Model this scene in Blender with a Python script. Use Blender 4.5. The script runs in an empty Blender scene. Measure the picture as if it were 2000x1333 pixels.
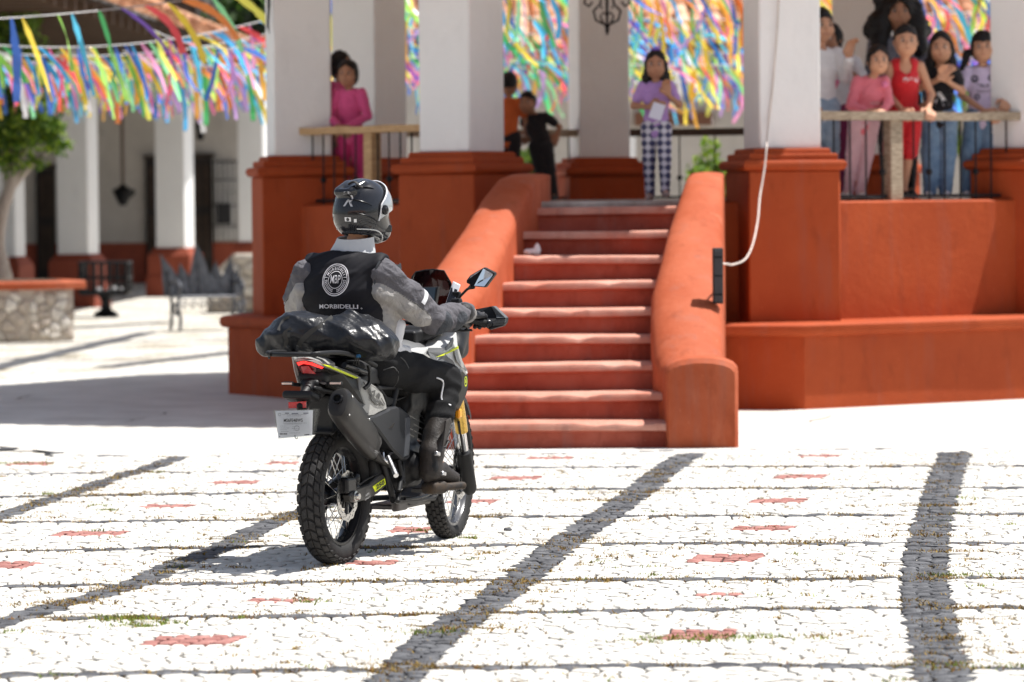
import bpy, math, random
import numpy as np
from mathutils import Vector, Matrix
from mathutils.bvhtree import BVHTree
random.seed(7); NR = np.random.RandomState(7)
SC = bpy.context.scene; COL = SC.collection
R = math.radians
# ---------------- camera ----------------
HC = 1.72; FPX = 7500.0; PITCH = math.atan(287.5/FPX); ROLL = R(0.5)
FW = Vector((0, math.cos(PITCH), -math.sin(PITCH))); UP0 = Vector((0, math.sin(PITCH), math.cos(PITCH)))
RT = Vector((math.cos(ROLL),0,0)) - UP0*math.sin(ROLL)
UP = UP0*math.cos(ROLL) + Vector((1,0,0))*math.sin(ROLL)
cam = bpy.data.cameras.new('camera'); co = bpy.data.objects.new('camera', cam); COL.objects.link(co)
m3 = Matrix((RT, UP, -FW)).transposed()
co.matrix_world = Matrix.Translation((0,0,HC)) @ m3.to_4x4()
cam.sensor_width = 36; cam.lens = 36*FPX/2000; cam.clip_end = 2000; cam.clip_start = .5
cam.dof.use_dof = True; cam.dof.focus_distance = 18.1; cam.dof.aperture_fstop = 3.3
SC.camera = co
# ---------------- sky and sun ----------------
SUN = Vector((.965*math.cos(R(67)), .262*math.cos(R(67)), math.sin(R(67)))).normalized()
w = bpy.data.worlds.new('World'); SC.world = w; w.use_nodes = True
nt = w.node_tree; bg = nt.nodes['Background']; sk = nt.nodes.new('ShaderNodeTexSky')
sk.sky_type = 'NISHITA'; sk.sun_disc = False
sk.sun_elevation = R(67); sk.sun_rotation = math.atan2(SUN.x, SUN.y)
sk.air_density = 1.0; sk.dust_density = 1.5
hs = nt.nodes.new('ShaderNodeHueSaturation'); hs.inputs['Saturation'].default_value = .7; nt.links.new(sk.outputs[0], hs.inputs['Color']); nt.links.new(hs.outputs[0], bg.inputs[0]); bg.inputs[1].default_value = .09
sl = bpy.data.lights.new('sun', 'SUN'); sl.energy = 4.8; sl.angle = R(.53); sl.color = (1,.97,.925)
so = bpy.data.objects.new('sun', sl); COL.objects.link(so); so.rotation_euler = SUN.to_track_quat('Z','Y').to_euler()
SC.view_settings.view_transform = 'Standard'; SC.view_settings.look = 'None'
SC.view_settings.exposure = 0.58; SC.view_settings.gamma = 1; SC.view_settings.use_curve_mapping = False
try:
    SC.cycles.max_bounces = 8; SC.cycles.diffuse_bounces = 4; SC.cycles.transparent_max_bounces = 12
    SC.cycles.use_denoising = True
except Exception: pass

# photo survey helpers: a sight line through the reference picture met with a known plane of the real place
CAMP = Vector((0,0,HC))
def ray(px, py): return FW + RT*((px-1000)/FPX) - UP*((py-666.5)/FPX)
def ground(px, py, z=0.):
    r = ray(px,py); return CAMP + r*((z-HC)/r.z)
def atY(px, py, Y):
    r = ray(px,py); return CAMP + r*(Y/r.y)
BK0 = Vector((-.83,17.85,0)); BKA = R(68.5)
FXv = Vector((math.cos(BKA), math.sin(BKA),0)); LYv = Vector((-math.sin(BKA), math.cos(BKA),0))
def bl(px, py, lat):
    r = ray(px,py); q = CAMP + r*((lat-(CAMP-BK0).dot(LYv))/r.dot(LYv)) - BK0
    return Vector((q.dot(FXv), lat, q.z))
def bx(px, py, xb):
    r = ray(px,py); q = CAMP + r*((xb-(CAMP-BK0).dot(FXv))/r.dot(FXv)) - BK0
    return Vector((xb, q.dot(LYv), q.z))

# ---------------- materials ----------------
MATS = {}
def mat(name, col, rough=.6, metal=0., var=.12, scale=6., bump=0., bscale=None, spec=.32, coat=0., trans=0., alpha=1., col2=None, sheen=0., emit=None, detail=4, stretch=None):
    if name in MATS: return MATS[name]
    m = bpy.data.materials.new(name); m.use_nodes = True; n = m.node_tree; N = n.nodes; L = n.links
    b = N['Principled BSDF']; b.inputs['Roughness'].default_value = rough; b.inputs['Metallic'].default_value = metal
    b.inputs['Specular IOR Level'].default_value = spec
    if coat: b.inputs['Coat Weight'].default_value = coat; b.inputs['Coat Roughness'].default_value = .05
    if trans: b.inputs['Transmission Weight'].default_value = trans
    if alpha < 1: b.inputs['Alpha'].default_value = alpha
    if sheen: b.inputs['Sheen Weight'].default_value = sheen
    if emit: b.inputs['Emission Color'].default_value = (*emit[0],1); b.inputs['Emission Strength'].default_value = emit[1]
    tc = N.new('ShaderNodeTexCoord'); src = tc.outputs['Object']
    if stretch:
        mp = N.new('ShaderNodeMapping'); mp.inputs['Scale'].default_value = stretch; L.new(src, mp.inputs[0]); src = mp.outputs[0]
    if var > 0 or col2:
        t = N.new('ShaderNodeTexNoise'); t.inputs['Scale'].default_value = scale; t.inputs['Detail'].default_value = detail; t.inputs['Roughness'].default_value = .6
        L.new(src, t.inputs['Vector'])
        r = N.new('ShaderNodeValToRGB'); r.color_ramp.elements[0].position = .32; r.color_ramp.elements[1].position = .68
        c2 = col2 or [min(1,c*(1+var)) for c in col]; c1 = [c*(1-var) for c in col] if not col2 else col
        r.color_ramp.elements[0].color = (*c1,1); r.color_ramp.elements[1].color = (*c2,1)
        L.new(t.outputs[0], r.inputs[0]); L.new(r.outputs[0], b.inputs['Base Color'])
        rr = N.new('ShaderNodeMapRange'); rr.inputs[3].default_value = max(0,rough-.08); rr.inputs[4].default_value = min(1,rough+.08)
        L.new(t.outputs[0], rr.inputs[0]); L.new(rr.outputs[0], b.inputs['Roughness'])
    else: b.inputs['Base Color'].default_value = (*col,1)
    if bump:
        t2 = N.new('ShaderNodeTexNoise'); t2.inputs['Scale'].default_value = bscale or scale*4; t2.inputs['Detail'].default_value = 5
        L.new(src, t2.inputs['Vector'])
        bp = N.new('ShaderNodeBump'); bp.inputs['Strength'].default_value = bump; bp.inputs['Distance'].default_value = .01
        L.new(t2.outputs[0], bp.inputs['Height']); L.new(bp.outputs[0], b.inputs['Normal'])
    MATS[name] = m; return m
def plaster(name, col, worn, dirt=.5, rough=.75, scl=1.3, dark=.72):
    # painted plaster: broad fading, chalky patches, fine trowel relief, pinprick chips
    if name in MATS: return MATS[name]
    m = bpy.data.materials.new(name); m.use_nodes = True; n = m.node_tree; N = n.nodes; L = n.links
    b = N['Principled BSDF']; b.inputs['Roughness'].default_value = rough; b.inputs['Specular IOR Level'].default_value = .3
    g = N.new('ShaderNodeNewGeometry')
    def noise(s, d=5, st=None):
        t = N.new('ShaderNodeTexNoise'); t.inputs['Scale'].default_value = s; t.inputs['Detail'].default_value = d; t.inputs['Roughness'].default_value = .65
        v = g.outputs['Position']
        if st:
            mp = N.new('ShaderNodeMapping'); mp.inputs['Scale'].default_value = st; L.new(v, mp.inputs[0]); v = mp.outputs[0]
        L.new(v, t.inputs['Vector']); return t.outputs[0]
    def ramp(f, p0, p1):
        r = N.new('ShaderNodeMapRange'); r.inputs[1].default_value = p0; r.inputs[2].default_value = p1; L.new(f, r.inputs[0]); return r.outputs[0]
    def mix(f, a, c):
        x = N.new('ShaderNodeMix'); x.data_type = 'RGBA'
        L.new(f, x.inputs[0])
        for i,v in ((6,a),(7,c)):
            if isinstance(v, tuple): x.inputs[i].default_value = (*v,1)
            else: L.new(v, x.inputs[i])
        return x.outputs[2]
    c = mix(ramp(noise(scl), .35, .7), tuple(col), tuple(worn))
    c = mix(ramp(noise(7, 6, (1,1,.35)), .56, .8), c, tuple(x*dark for x in col))
    c = mix(ramp(noise(38, 3), .70, .74), c, tuple(min(1,x*1.25+.05) for x in worn))
    c = mix(ramp(noise(1.6, 9, (3,3,.8)), .60, .66), c, tuple(x*(.8+.2*dark) for x in worn))
    mul = N.new('ShaderNodeMath'); mul.operation = 'MULTIPLY'; mul.inputs[1].default_value = dirt
    L.new(ramp(noise(3, 8, (2.2,2.2,.25)), .55, .75), mul.inputs[0])
    c = mix(mul.outputs[0], c, tuple(.5*x+.06 for x in worn))
    L.new(c, b.inputs['Base Color'])
    bp = N.new('ShaderNodeBump'); bp.inputs['Strength'].default_value = .5; bp.inputs['Distance'].default_value = .012
    L.new(noise(14, 8), bp.inputs['Height']); L.new(bp.outputs[0], b.inputs['Normal'])
    MATS[name] = m; return m

# ---------------- mesh building ----------------
class MB:
    def __init__(s): s.v = []; s.f = []; s.m = []
    def add(s, vs, fs, mi=0):
        o = len(s.v); s.v += [tuple(v) for v in vs]; s.f += [[i+o for i in f] for f in fs]; s.m += [mi]*len(fs); return s
    def box(s, c, h, rot=None, mi=0, bev=0.):
        # box with chamfered edges (24-gon shell) when bev>0
        M = rot or Matrix.Identity(3); c = Vector(c)
        if bev <= 0:
            vs = [c + M @ Vector((x*h[0],y*h[1],z*h[2])) for x in (-1,1) for y in (-1,1) for z in (-1,1)]
            return s.add(vs, [(0,1,3,2),(4,6,7,5),(0,4,5,1),(2,3,7,6),(0,2,6,4),(1,5,7,3)], mi)
        bev = min(bev, min(h)*.9); vs = []; idx = {}
        for x in (-1,1):
            for y in (-1,1):
                for z in (-1,1):
                    for a in range(3):
                        q = [h[0]*x, h[1]*y, h[2]*z]
                        for k in range(3):
                            if k != a: q[k] -= bev*(x,y,z)[k]
                        idx[x,y,z,a] = len(vs); vs.append(c + M @ Vector(q))
        F = []
        for a in range(3):
            b2, c2 = (a+1)%3, (a+2)%3
            for sg in (-1,1):
                r = []
                for u,v in ((-1,-1),(1,-1),(1,1),(-1,1)):
                    k = [0,0,0]; k[a]=sg; k[b2]=u; k[c2]=v; r.append(idx[(*k,a)])
                F.append(r if sg > 0 else r[::-1])
            for u in (-1,1):       # edge chamfers along axis a
                for v in (-1,1):
                    k0=[0,0,0]; k0[b2]=u; k0[c2]=v; k1=list(k0); k0[a]=-1; k1[a]=1
                    r = [idx[(*k0,b2)], idx[(*k1,b2)], idx[(*k1,c2)], idx[(*k0,c2)]]
                    F.append(r if u*v < 0 else r[::-1])
        for x in (-1,1):
            for y in (-1,1):
                for z in (-1,1):
                    r = [idx[x,y,z,0], idx[x,y,z,1], idx[x,y,z,2]]
                    F.append(r if x*y*z > 0 else r[::-1])
        return s.add(vs, F, mi)
    def tube(s, pts, r, n=8, mi=0, cap=True, closed=False, flat=1.):
        P = [Vector(p) for p in pts]; k = len(P); rr = r if isinstance(r,(list,tuple)) else [r]*k
        vs = []; prev = None
        for i in range(k):
            if closed: d = P[(i+1)%k]-P[i-1]
            else: d = (P[min(i+1,k-1)]-P[max(i-1,0)])
            d = d.normalized() if d.length > 1e-9 else Vector((0,0,1))
            if prev is None:
                a = Vector((0,0,1)) if abs(d.z) < .9 else Vector((1,0,0)); u = d.cross(a).normalized()
            else:
                u = (prev - d*prev.dot(d)); u = u.normalized() if u.length > 1e-6 else d.orthogonal().normalized()
            prev = u; v = d.cross(u)
            for j in range(n):
                t = 2*math.pi*j/n; vs.append(P[i] + u*(math.cos(t)*rr[i]) + v*(math.sin(t)*rr[i]*flat))
        F = []
        for i in range(k if closed else k-1):
            for j in range(n):
                a = i*n+j; b = i*n+(j+1)%n; i2 = ((i+1)%k)*n; F.append((a,b,i2+(j+1)%n,i2+j))
        if cap and not closed: F.append(tuple(range(n))[::-1]); F.append(tuple((k-1)*n+j for j in range(n)))
        return s.add(vs, F, mi)
    def lathe(s, prof, c=(0,0,0), axis='z', n=24, mi=0, a0=0, a1=2*math.pi, rot=None):
        # prof: (radius, height) pairs
        c = Vector(c); vs = []; full = abs(a1-a0-2*math.pi) < 1e-6; st = n if full else n+1
        for i in range(st):
            t = a0+(a1-a0)*i/n
            for r, h in prof:
                q = {'z':(r*math.cos(t), r*math.sin(t), h), 'x':(h, r*math.cos(t), r*math.sin(t)), 'y':(r*math.sin(t), h, r*math.cos(t))}[axis]
                q = Vector(q); 
                if rot: q = rot @ q
                vs.append(c+q)
        k = len(prof); F = []
        for i in range(n):
            i2 = (i+1) % st
            for j in range(k-1): F.append((i*k+j, i2*k+j, i2*k+j+1, i*k+j+1))
        return s.add(vs, F, mi)
    def prism(s, pts, d, mi=0, bev=0.):
        # closed polygon (3D points) extruded by vector d, optional bevelled front rim
        P = [Vector(p) for p in pts]; d = Vector(d); k = len(P)
        if bev > 0:
            c = sum(P, Vector())/k; e = d.normalized()*bev
            front = []
            for i in range(k):
                p0,p,p1 = P[i-1],P[i],P[(i+1)%k]
                a = (p0-p).normalized(); b = (p1-p).normalized(); q = a+b
                nrm = d.normalized(); t = (p1-p0).normalized().cross(nrm)
                if t.dot(c-p) < 0: t = -t
                # inward = side for which the neighbour polygon stays inside
                ar = sum((P[j].cross(P[(j+1)%k]) for j in range(k)), Vector()).dot(nrm)
                t = nrm.cross((p1-p0).normalized()) * (1 if ar > 0 else -1)
                front.append(p + t*bev)
            vs = front + [p+e for p in P] + [p+d for p in P]
            F = [tuple(range(k))]
            for lay in (0,1):
                for i in range(k):
                    j = (i+1)%k; F.append((lay*k+i, (lay+1)*k+i, (lay+1)*k+j, lay*k+j))
            F.append(tuple(range(2*k,3*k))[::-1])
        else:
            vs = P+[p+d for p in P]; F = [tuple(range(k)), tuple(range(k,2*k))[::-1]] + [(i, k+i, k+(i+1)%k, (i+1)%k) for i in range(k)]
        return s.add(vs, F, mi)
    def mesh(s, name, mats=None, smooth=None):
        me = bpy.data.meshes.new(name); me.from_pydata(s.v, [], s.f)
        if mats:
            for m in (mats if isinstance(mats,(list,tuple)) else [mats]): me.materials.append(m)
            if isinstance(mats,(list,tuple)) and len(mats) > 1: me.polygons.foreach_set('material_index', s.m)
        fix_normals(me)
        if smooth is not None:
            me.polygons.foreach_set('use_smooth', [True]*len(me.polygons))
            try: me.set_sharp_from_angle(angle=R(smooth))
            except Exception: pass
        me.update(); return me
    def build(s, name, mats, parent=None, smooth=None, loc=None, **props):
        return link(name, s.mesh(name, mats, smooth), parent, loc, **props)
import bmesh
def fix_normals(me):
    bm = bmesh.new(); bm.from_mesh(me); bmesh.ops.recalc_face_normals(bm, faces=bm.faces); bm.to_mesh(me); bm.free()
def link(name, data, parent=None, loc=None, **props):
    o = bpy.data.objects.new(name, data); COL.objects.link(o)
    if parent is not None: o.parent = parent
    if loc is not None: o.location = loc
    for k,v in props.items(): o[k] = v
    return o
def thing(name, label, cat, loc=(0,0,0), rz=0., group=None):
    o = link(name, None, None, loc, label=label, category=cat); o.rotation_euler = (0,0,rz)
    o.empty_display_size = .1
    if group: o['group'] = group
    return o
def dup(root, loc=None, rz=None, label=None):
    r = root.copy(); COL.objects.link(r)
    if loc is not None: r.location = loc
    if rz is not None: r.rotation_euler = (0,0,rz)
    if label: r['label'] = label
    for ch in list(root.children):
        c = ch.copy(); COL.objects.link(c); c.parent = r
        for g in list(ch.children):
            d = g.copy(); COL.objects.link(d); d.parent = c
    return r
def catmull(pts, n=6, closed=False):
    P = [Vector(p) for p in pts]; k = len(P); out = []
    for i in range(k if closed else k-1):
        g = (lambda j: P[j%k]) if closed else (lambda j: P[max(0,min(k-1,j))])
        p0,p1,p2,p3 = g(i-1),g(i),g(i+1),g(i+2)
        for t in [j/n for j in range(n)]:
            out.append(.5*((2*p1)+(p2-p0)*t+(2*p0-5*p1+4*p2-p3)*t*t+(3*p1-p0-3*p2+p3)*t**3))
    if not closed: out.append(P[-1])
    return out

# ---------------- smooth organic bodies: blended distance field, meshed ----------------
def V(*a): return np.array(a, float)
class Body:
    def __init__(s): s.p = []; s.k = .02
    def cap(s, a, b, ra, rb=None, k=None, mi=0): s.p.append(('c', V(*a), V(*b), ra, ra if rb is None else rb, k, mi)); return s
    def chain(s, pts, rs, k=None, mi=0):
        for i in range(len(pts)-1): s.cap(pts[i], pts[i+1], rs[i], rs[i+1], k, mi)
        return s
    def ell(s, c, r, rot=None, k=None, mi=0, sub=False): s.p.append(('e', V(*c), V(*r), np.array(rot) if rot is not None else np.eye(3), k, mi, sub)); return s
    def tor(s, a, b, side, ra, rb, k=None, mi=0): s.p.append(('t', V(*a), V(*b), V(*side), V(*ra), V(*rb), k, mi)); return s
    def box(s, c, h, rr, rot=None, k=None, mi=0, sub=False): s.p.append(('b', V(*c), V(*h), rr, np.array(rot) if rot is not None else np.eye(3), k, mi, sub)); return s
    def mesh(s, name, vox, mats, noise=None, grow=0., clip=None):
        bbs = []
        for p in s.p:
            t = p[0]
            if t == 'c': r = max(p[3],p[4])+grow; lo = np.minimum(p[1],p[2])-r; hi = np.maximum(p[1],p[2])+r
            elif t == 'e': r = max(p[2]) + grow; lo = p[1]-r; hi = p[1]+r
            elif t == 't': r = max(p[4].max(),p[5].max())+grow; lo = np.minimum(p[1],p[2])-r; hi = np.maximum(p[1],p[2])+r
            else: r = np.abs(p[4])@p[2]+grow; lo = p[1]-r; hi = p[1]+r
            bbs.append((lo,hi))
        pos = [b for b,p in zip(bbs,s.p) if not (p[0] in 'eb' and p[-1])]
        lo = np.min([b[0] for b in pos],0)-3*vox-.02; hi = np.max([b[1] for b in pos],0)+3*vox+.02
        n = np.ceil((hi-lo)/vox).astype(int)+1
        F = np.full(n, .5, np.float32); M = np.zeros(n, np.int8); Rw = np.full(n, .5, np.float32)
        for p,(l,h) in zip(s.p,bbs):
            k = p[-3] if p[0] in 'eb' else p[-2]; k = s.k if k is None else k
            mi = p[-2] if p[0] in 'eb' else p[-1]; sub = p[0] in 'eb' and p[-1]
            mg = k+2.5*vox+.01
            i0 = np.clip(np.floor((l-mg-lo)/vox).astype(int),0,n-1); i1 = np.clip(np.ceil((h+mg-lo)/vox).astype(int)+1,1,n)
            if (i1 <= i0).any(): continue
            sl_ = tuple(slice(a,b) for a,b in zip(i0,i1))
            G = np.stack(np.meshgrid(*[lo[a]+vox*np.arange(i0[a],i1[a]) for a in range(3)], indexing='ij'),-1)
            if p[0] == 'c':
                ab = p[2]-p[1]; L2 = max(ab@ab,1e-12); q = G-p[1]; t = np.clip((q@ab)/L2,0,1)
                d = np.linalg.norm(q-t[...,None]*ab,axis=-1)-(p[3]+(p[4]-p[3])*t)
            elif p[0] == 'e':
                q = (G-p[1])@p[3]; k0 = np.linalg.norm(q/p[2],axis=-1); k1 = np.linalg.norm(q/(p[2]**2),axis=-1)+1e-9; d = k0*(k0-1)/k1
            elif p[0] == 't':
                ab = p[2]-p[1]; L = np.linalg.norm(ab); w_ = ab/L; u = p[3]-w_*(p[3]@w_); u /= np.linalg.norm(u); v = np.cross(w_,u)
                q = G-p[1]; tt = q@w_; t = np.clip(tt/L,0,1); ru = p[4][0]+(p[5][0]-p[4][0])*t; rv = p[4][1]+(p[5][1]-p[4][1])*t
                dw = tt-t*L; du = q@u; dv = q@v; rm = np.minimum(ru,rv)
                k0 = np.sqrt((du/ru)**2+(dv/rv)**2+(dw/rm)**2); k1 = np.sqrt((du/ru**2)**2+(dv/rv**2)**2+(dw/rm**2)**2)+1e-9; d = k0*(k0-1)/k1
            else:
                q = np.abs((G-p[1])@p[4])-(p[2]-p[3]); d = np.linalg.norm(np.maximum(q,0),axis=-1)+np.minimum(q.max(-1),0)-p[3]
            if sub:
                a = F[sl_]; b = -d; kk = max(k,1e-6); hh = np.maximum(kk-np.abs(a-b),0)/kk; F[sl_] = np.maximum(a,b)+hh*hh*kk/4
            else:
                d = d-grow; kk = max(k,1e-6)
                a = F[sl_]; hh = np.maximum(kk-np.abs(a-d),0)/kk
                m_ = d < Rw[sl_]; M[sl_][m_] = mi; Rw[sl_] = np.minimum(Rw[sl_],d)
                F[sl_] = np.minimum(a,d)-hh*hh*kk/4
        if noise or clip:
            G = np.stack(np.meshgrid(*[lo[a]+vox*np.arange(n[a]) for a in range(3)], indexing='ij'),-1)
            if noise: near = np.abs(F) < .12; F[near] += noise(G[near]).astype(np.float32)
            if clip: F = np.maximum(F, clip(G).astype(np.float32))
        v, f, cell = nets(F, lo, vox)
        me = bpy.data.meshes.new(name); me.from_pydata(v.tolist(), [], f.tolist())
        ml = mats if isinstance(mats,(list,tuple)) else [mats]
        for m in ml: me.materials.append(m)
        if len(ml) > 1 and len(f):
            mv = M[tuple(cell.T)]; me.polygons.foreach_set('material_index', np.clip(mv[f].max(1),0,len(ml)-1).astype(np.int32))
        me.polygons.foreach_set('use_smooth', np.ones(len(f),bool)); me.update(); return me
    def dist(s, P, mis):
        # distance of points P to the prims whose material index is in mis
        out = np.full(len(P), 9.)
        for p in s.p:
            mi = p[-2] if p[0] in 'eb' else p[-1]
            if mi not in mis or (p[0] in 'eb' and p[-1]): continue
            if p[0] == 'c':
                ab = p[2]-p[1]; q = P-p[1]; t = np.clip((q@ab)/max(ab@ab,1e-12),0,1); d = np.linalg.norm(q-t[:,None]*ab,axis=1)-(p[3]+(p[4]-p[3])*t)
            elif p[0] == 'e': q = (P-p[1])@p[3]; k0 = np.linalg.norm(q/p[2],axis=1); k1 = np.linalg.norm(q/(p[2]**2),axis=1)+1e-9; d = k0*(k0-1)/k1
            elif p[0] == 't':
                ab = p[2]-p[1]; L = np.linalg.norm(ab); w_ = ab/L; u = p[3]-w_*(p[3]@w_); u /= np.linalg.norm(u); v = np.cross(w_,u); q = P-p[1]; tt = q@w_; t = np.clip(tt/L,0,1)
                ru = p[4][0]+(p[5][0]-p[4][0])*t; rv = p[4][1]+(p[5][1]-p[4][1])*t; k0 = np.sqrt((q@u/ru)**2+(q@v/rv)**2+((tt-t*L)/np.minimum(ru,rv))**2); d = (k0-1)*np.minimum(ru,rv)
            else: continue
            out = np.minimum(out, d)
        return out
    def build(s, name, vox, mats, parent=None, noise=None, grow=0., clip=None, **props):
        return link(name, s.mesh(name,vox,mats,noise,grow,clip), parent, **props)
def nets(F, lo, vox):
    S = F < 0; n = np.array(F.shape)
    c = [(i,j,k) for i in (0,1) for j in (0,1) for k in (0,1)]
    def sub(A,o): return A[o[0]:n[0]-1+o[0], o[1]:n[1]-1+o[1], o[2]:n[2]-1+o[2]]
    cnt = sum(sub(S,o).astype(np.int8) for o in c); act = (cnt > 0) & (cnt < 8)
    idx = -np.ones(n-1,np.int64); cell = np.argwhere(act); idx[tuple(cell.T)] = np.arange(len(cell))
    acc = np.zeros((len(cell),3)); num = np.zeros(len(cell))
    for a in c:
        for ax in range(3):
            if a[ax] == 1: continue
            b = list(a); b[ax] = 1
            fa = F[cell[:,0]+a[0],cell[:,1]+a[1],cell[:,2]+a[2]]; fb = F[cell[:,0]+b[0],cell[:,1]+b[1],cell[:,2]+b[2]]
            x = (fa < 0) != (fb < 0); t = np.where(x, fa/np.where(x,fa-fb,1),0)
            p = np.array(a,float)[None].repeat(len(cell),0); p[:,ax] += t
            acc[x] += p[x]; num[x] += 1
    v = lo + (cell+acc/num[:,None])*vox
    fs = []
    for ax in range(3):
        u, w_ = (ax+1)%3, (ax+2)%3
        A = [slice(None)]*3; B = [slice(None)]*3; A[ax] = slice(0,n[ax]-1); B[ax] = slice(1,n[ax])
        e = np.argwhere(S[tuple(A)] != S[tuple(B)])
        e = e[(e[:,u] > 0) & (e[:,w_] > 0) & (e[:,u] < n[u]-1) & (e[:,w_] < n[w_]-1)]
        fl = S[tuple(e.T)]
        def at(du,dw):
            q = e.copy(); q[:,u] -= du; q[:,w_] -= dw; return idx[tuple(q.T)]
        q = np.stack([at(1,1),at(0,1),at(0,0),at(1,0)],1); q[~fl] = q[~fl][:,::-1]; fs.append(q)
    f = np.concatenate(fs); f = f[(f >= 0).all(1)]
    return v, f, cell
def folds(amp, freq, seed, axis=None):
    # cloth creases: a few warped waves
    rs = np.random.RandomState(seed); ws = rs.randn(5,3); ws /= np.linalg.norm(ws,axis=1)[:,None]
    if axis is not None:
        ax = np.array(axis,float); ws = ws*.5+ax*.8*np.sign(rs.randn(5))[:,None]
    ph = rs.rand(5)*6.28; ps = rs.rand(3)*6
    def f(P):
        q = P+.03*np.sin(P[:,[1,2,0]]*freq*.35+ps)
        s_ = sum(np.abs(np.sin(q@(w_*freq*(.5+.25*i))+h_))-.6 for i,(w_,h_) in enumerate(zip(ws,ph)))
        return amp*s_/2.5
    return f
# ================= GROUND =================
from mathutils.geometry import delaunay_2d_cdt
M_white_stone = mat('whitewashed_stone', (.49,.465,.42), .85, var=.1, scale=5, bump=.7, bscale=60, col2=(.71,.685,.63), detail=9)
M_dark_stone = mat('dark_basalt', (.04,.04,.045), .85, var=.3, scale=9, bump=.8, bscale=70, col2=(.16,.162,.17), spec=.2)
M_red_stone = mat('red_cantera_stone', (.26,.10,.085), .85, scale=12, bump=.6, bscale=60, col2=(.44,.22,.19))
def bed_material():
    m = mat('painted_joints', (.8,.79,.75), .85, var=0); n = m.node_tree; N = n.nodes; L = n.links; b = N['Principled BSDF']
    g = N.new('ShaderNodeNewGeometry'); t = N.new('ShaderNodeTexNoise'); t.inputs['Scale'].default_value = 9; t.inputs['Detail'].default_value = 6
    L.new(g.outputs['Position'], t.inputs['Vector']); r = N.new('ShaderNodeValToRGB'); e = r.color_ramp.elements
    e[0].position = .50; e[0].color = (.035,.03,.024,1); e[1].position = .60; e[1].color = (.55,.52,.47,1)
    L.new(t.outputs[0], r.inputs[0]); L.new(r.outputs[0], b.inputs['Base Color']); return m
M_bed = bed_material()
def far_paving():
    m = bpy.data.materials.new('far_paving'); m.use_nodes = True; n = m.node_tree; N = n.nodes; L = n.links; b = N['Principled BSDF']; b.inputs['Roughness'].default_value = .85
    g = N.new('ShaderNodeNewGeometry'); v = N.new('ShaderNodeTexVoronoi'); v.feature = 'DISTANCE_TO_EDGE'; v.inputs['Scale'].default_value = 9
    L.new(g.outputs['Position'], v.inputs['Vector']); r = N.new('ShaderNodeValToRGB'); e = r.color_ramp.elements
    e[0].position = .0; e[0].color = (.16,.14,.11,1); e[1].position = .09; e[1].color = (.66,.63,.57,1); L.new(v.outputs[0], r.inputs[0])
    t = N.new('ShaderNodeTexNoise'); t.inputs['Scale'].default_value = 1.1; t.inputs['Detail'].default_value = 8; L.new(g.outputs['Position'], t.inputs['Vector'])
    r2 = N.new('ShaderNodeMapRange'); r2.inputs[1].default_value = .5; r2.inputs[2].default_value = .72; L.new(t.outputs[0], r2.inputs[0])
    x = N.new('ShaderNodeMix'); x.data_type = 'RGBA'; L.new(r2.outputs[0], x.inputs[0]); L.new(r.outputs[0], x.inputs[6]); x.inputs[7].default_value = (.3,.25,.16,1)
    L.new(x.outputs[2], b.inputs['Base Color']); bp = N.new('ShaderNodeBump'); bp.inputs['Distance'].default_value = .02
    L.new(v.outputs[0], bp.inputs['Height']); L.new(bp.outputs[0], b.inputs['Normal']); return m
def sheet(name, pts, z, m, **k):
    b = MB(); b.add([(p[0],p[1],z) for p in pts], [tuple(range(len(pts)))]); return b.build(name, m, **k)
sheet('ground', [(-300,-60),(300,-60),(300,500),(-300,500)], -.012, far_paving(), kind='structure')
sheet('paving_bed', [(-2.75,11.6),(2.95,11.6),(4.7,25.6),(-4.6,25.6)], -.004, M_bed, kind='structure')
APR = [(-2.7,25.35),(4.75,25.2),(9.5,30),(9.5,38.5),(5.0,42),(-1.8,42),(-4.6,37.2),(-6.2,30.2)]
M_apron = mat('apron_concrete', (.50,.48,.44), .85, var=.1, scale=1.8, bump=.35, bscale=20, col2=(.66,.645,.60), detail=9)
sheet('kiosk_apron', APR, .006, M_apron, kind='structure')
# paving seams of the apron: slabs with ragged joints
b = MB()
for i in range(26):
    x = -5+NR.rand()*10; y = 25.8+NR.rand()**1.5*10; L_ = .25+NR.rand()*.7; a = NR.rand()*.5-.25 if i%3 else 1.2+NR.rand()*.4; w_ = .004+.004*NR.rand()
    P = [Vector((x+math.cos(a)*t*L_+.02*math.sin(9*t+i), y+math.sin(a)*t*L_+.03*math.sin(7*t+2*i), .0095)) for t in (0,.25,.5,.75,1)]
    n_ = Vector((-math.sin(a),math.cos(a),0))
    vs = [p+n_*w_*(1 if k in (0,4) else 2) for k,p in enumerate(P)]+[p-n_*w_ for p in P]
    b.add(vs, [(k,k+1,k+6,k+5) for k in range(4)])
b.build('apron_crack', mat('crack', (.22,.2,.17), .9), kind='stuff')
LINES = [[(0,876),(200,893),(850,893),(1450,880),(2000,879)],[(0,929),(580,923),(935,916),(1300,915),(2000,913)],[(0,973),(580,965),(932,959),(1300,957),(2000,956)],
 [(0,1024),(580,1018),(722,1013),(1120,1012),(1300,1011),(2000,1007)],[(0,1080),(590,1069),(705,1073),(1063,1067),(1300,1064),(2000,1065)],
 [(0,1149),(700,1139),(1380,1135),(2000,1133)],[(0,1212),(700,1206),(1380,1194),(2000,1190)],[(0,1324),(680,1312),(1380,1303),(2000,1311)]]
LD = []
for l in LINES:
    g = [ground(*p) for p in l]; LD.append((np.array([p.x for p in g]), np.array([p.y for p in g])))
d8 = LD[-1]; LD.append((d8[0], d8[1]-.95)); LD.append((d8[0], d8[1]-1.9))
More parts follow.
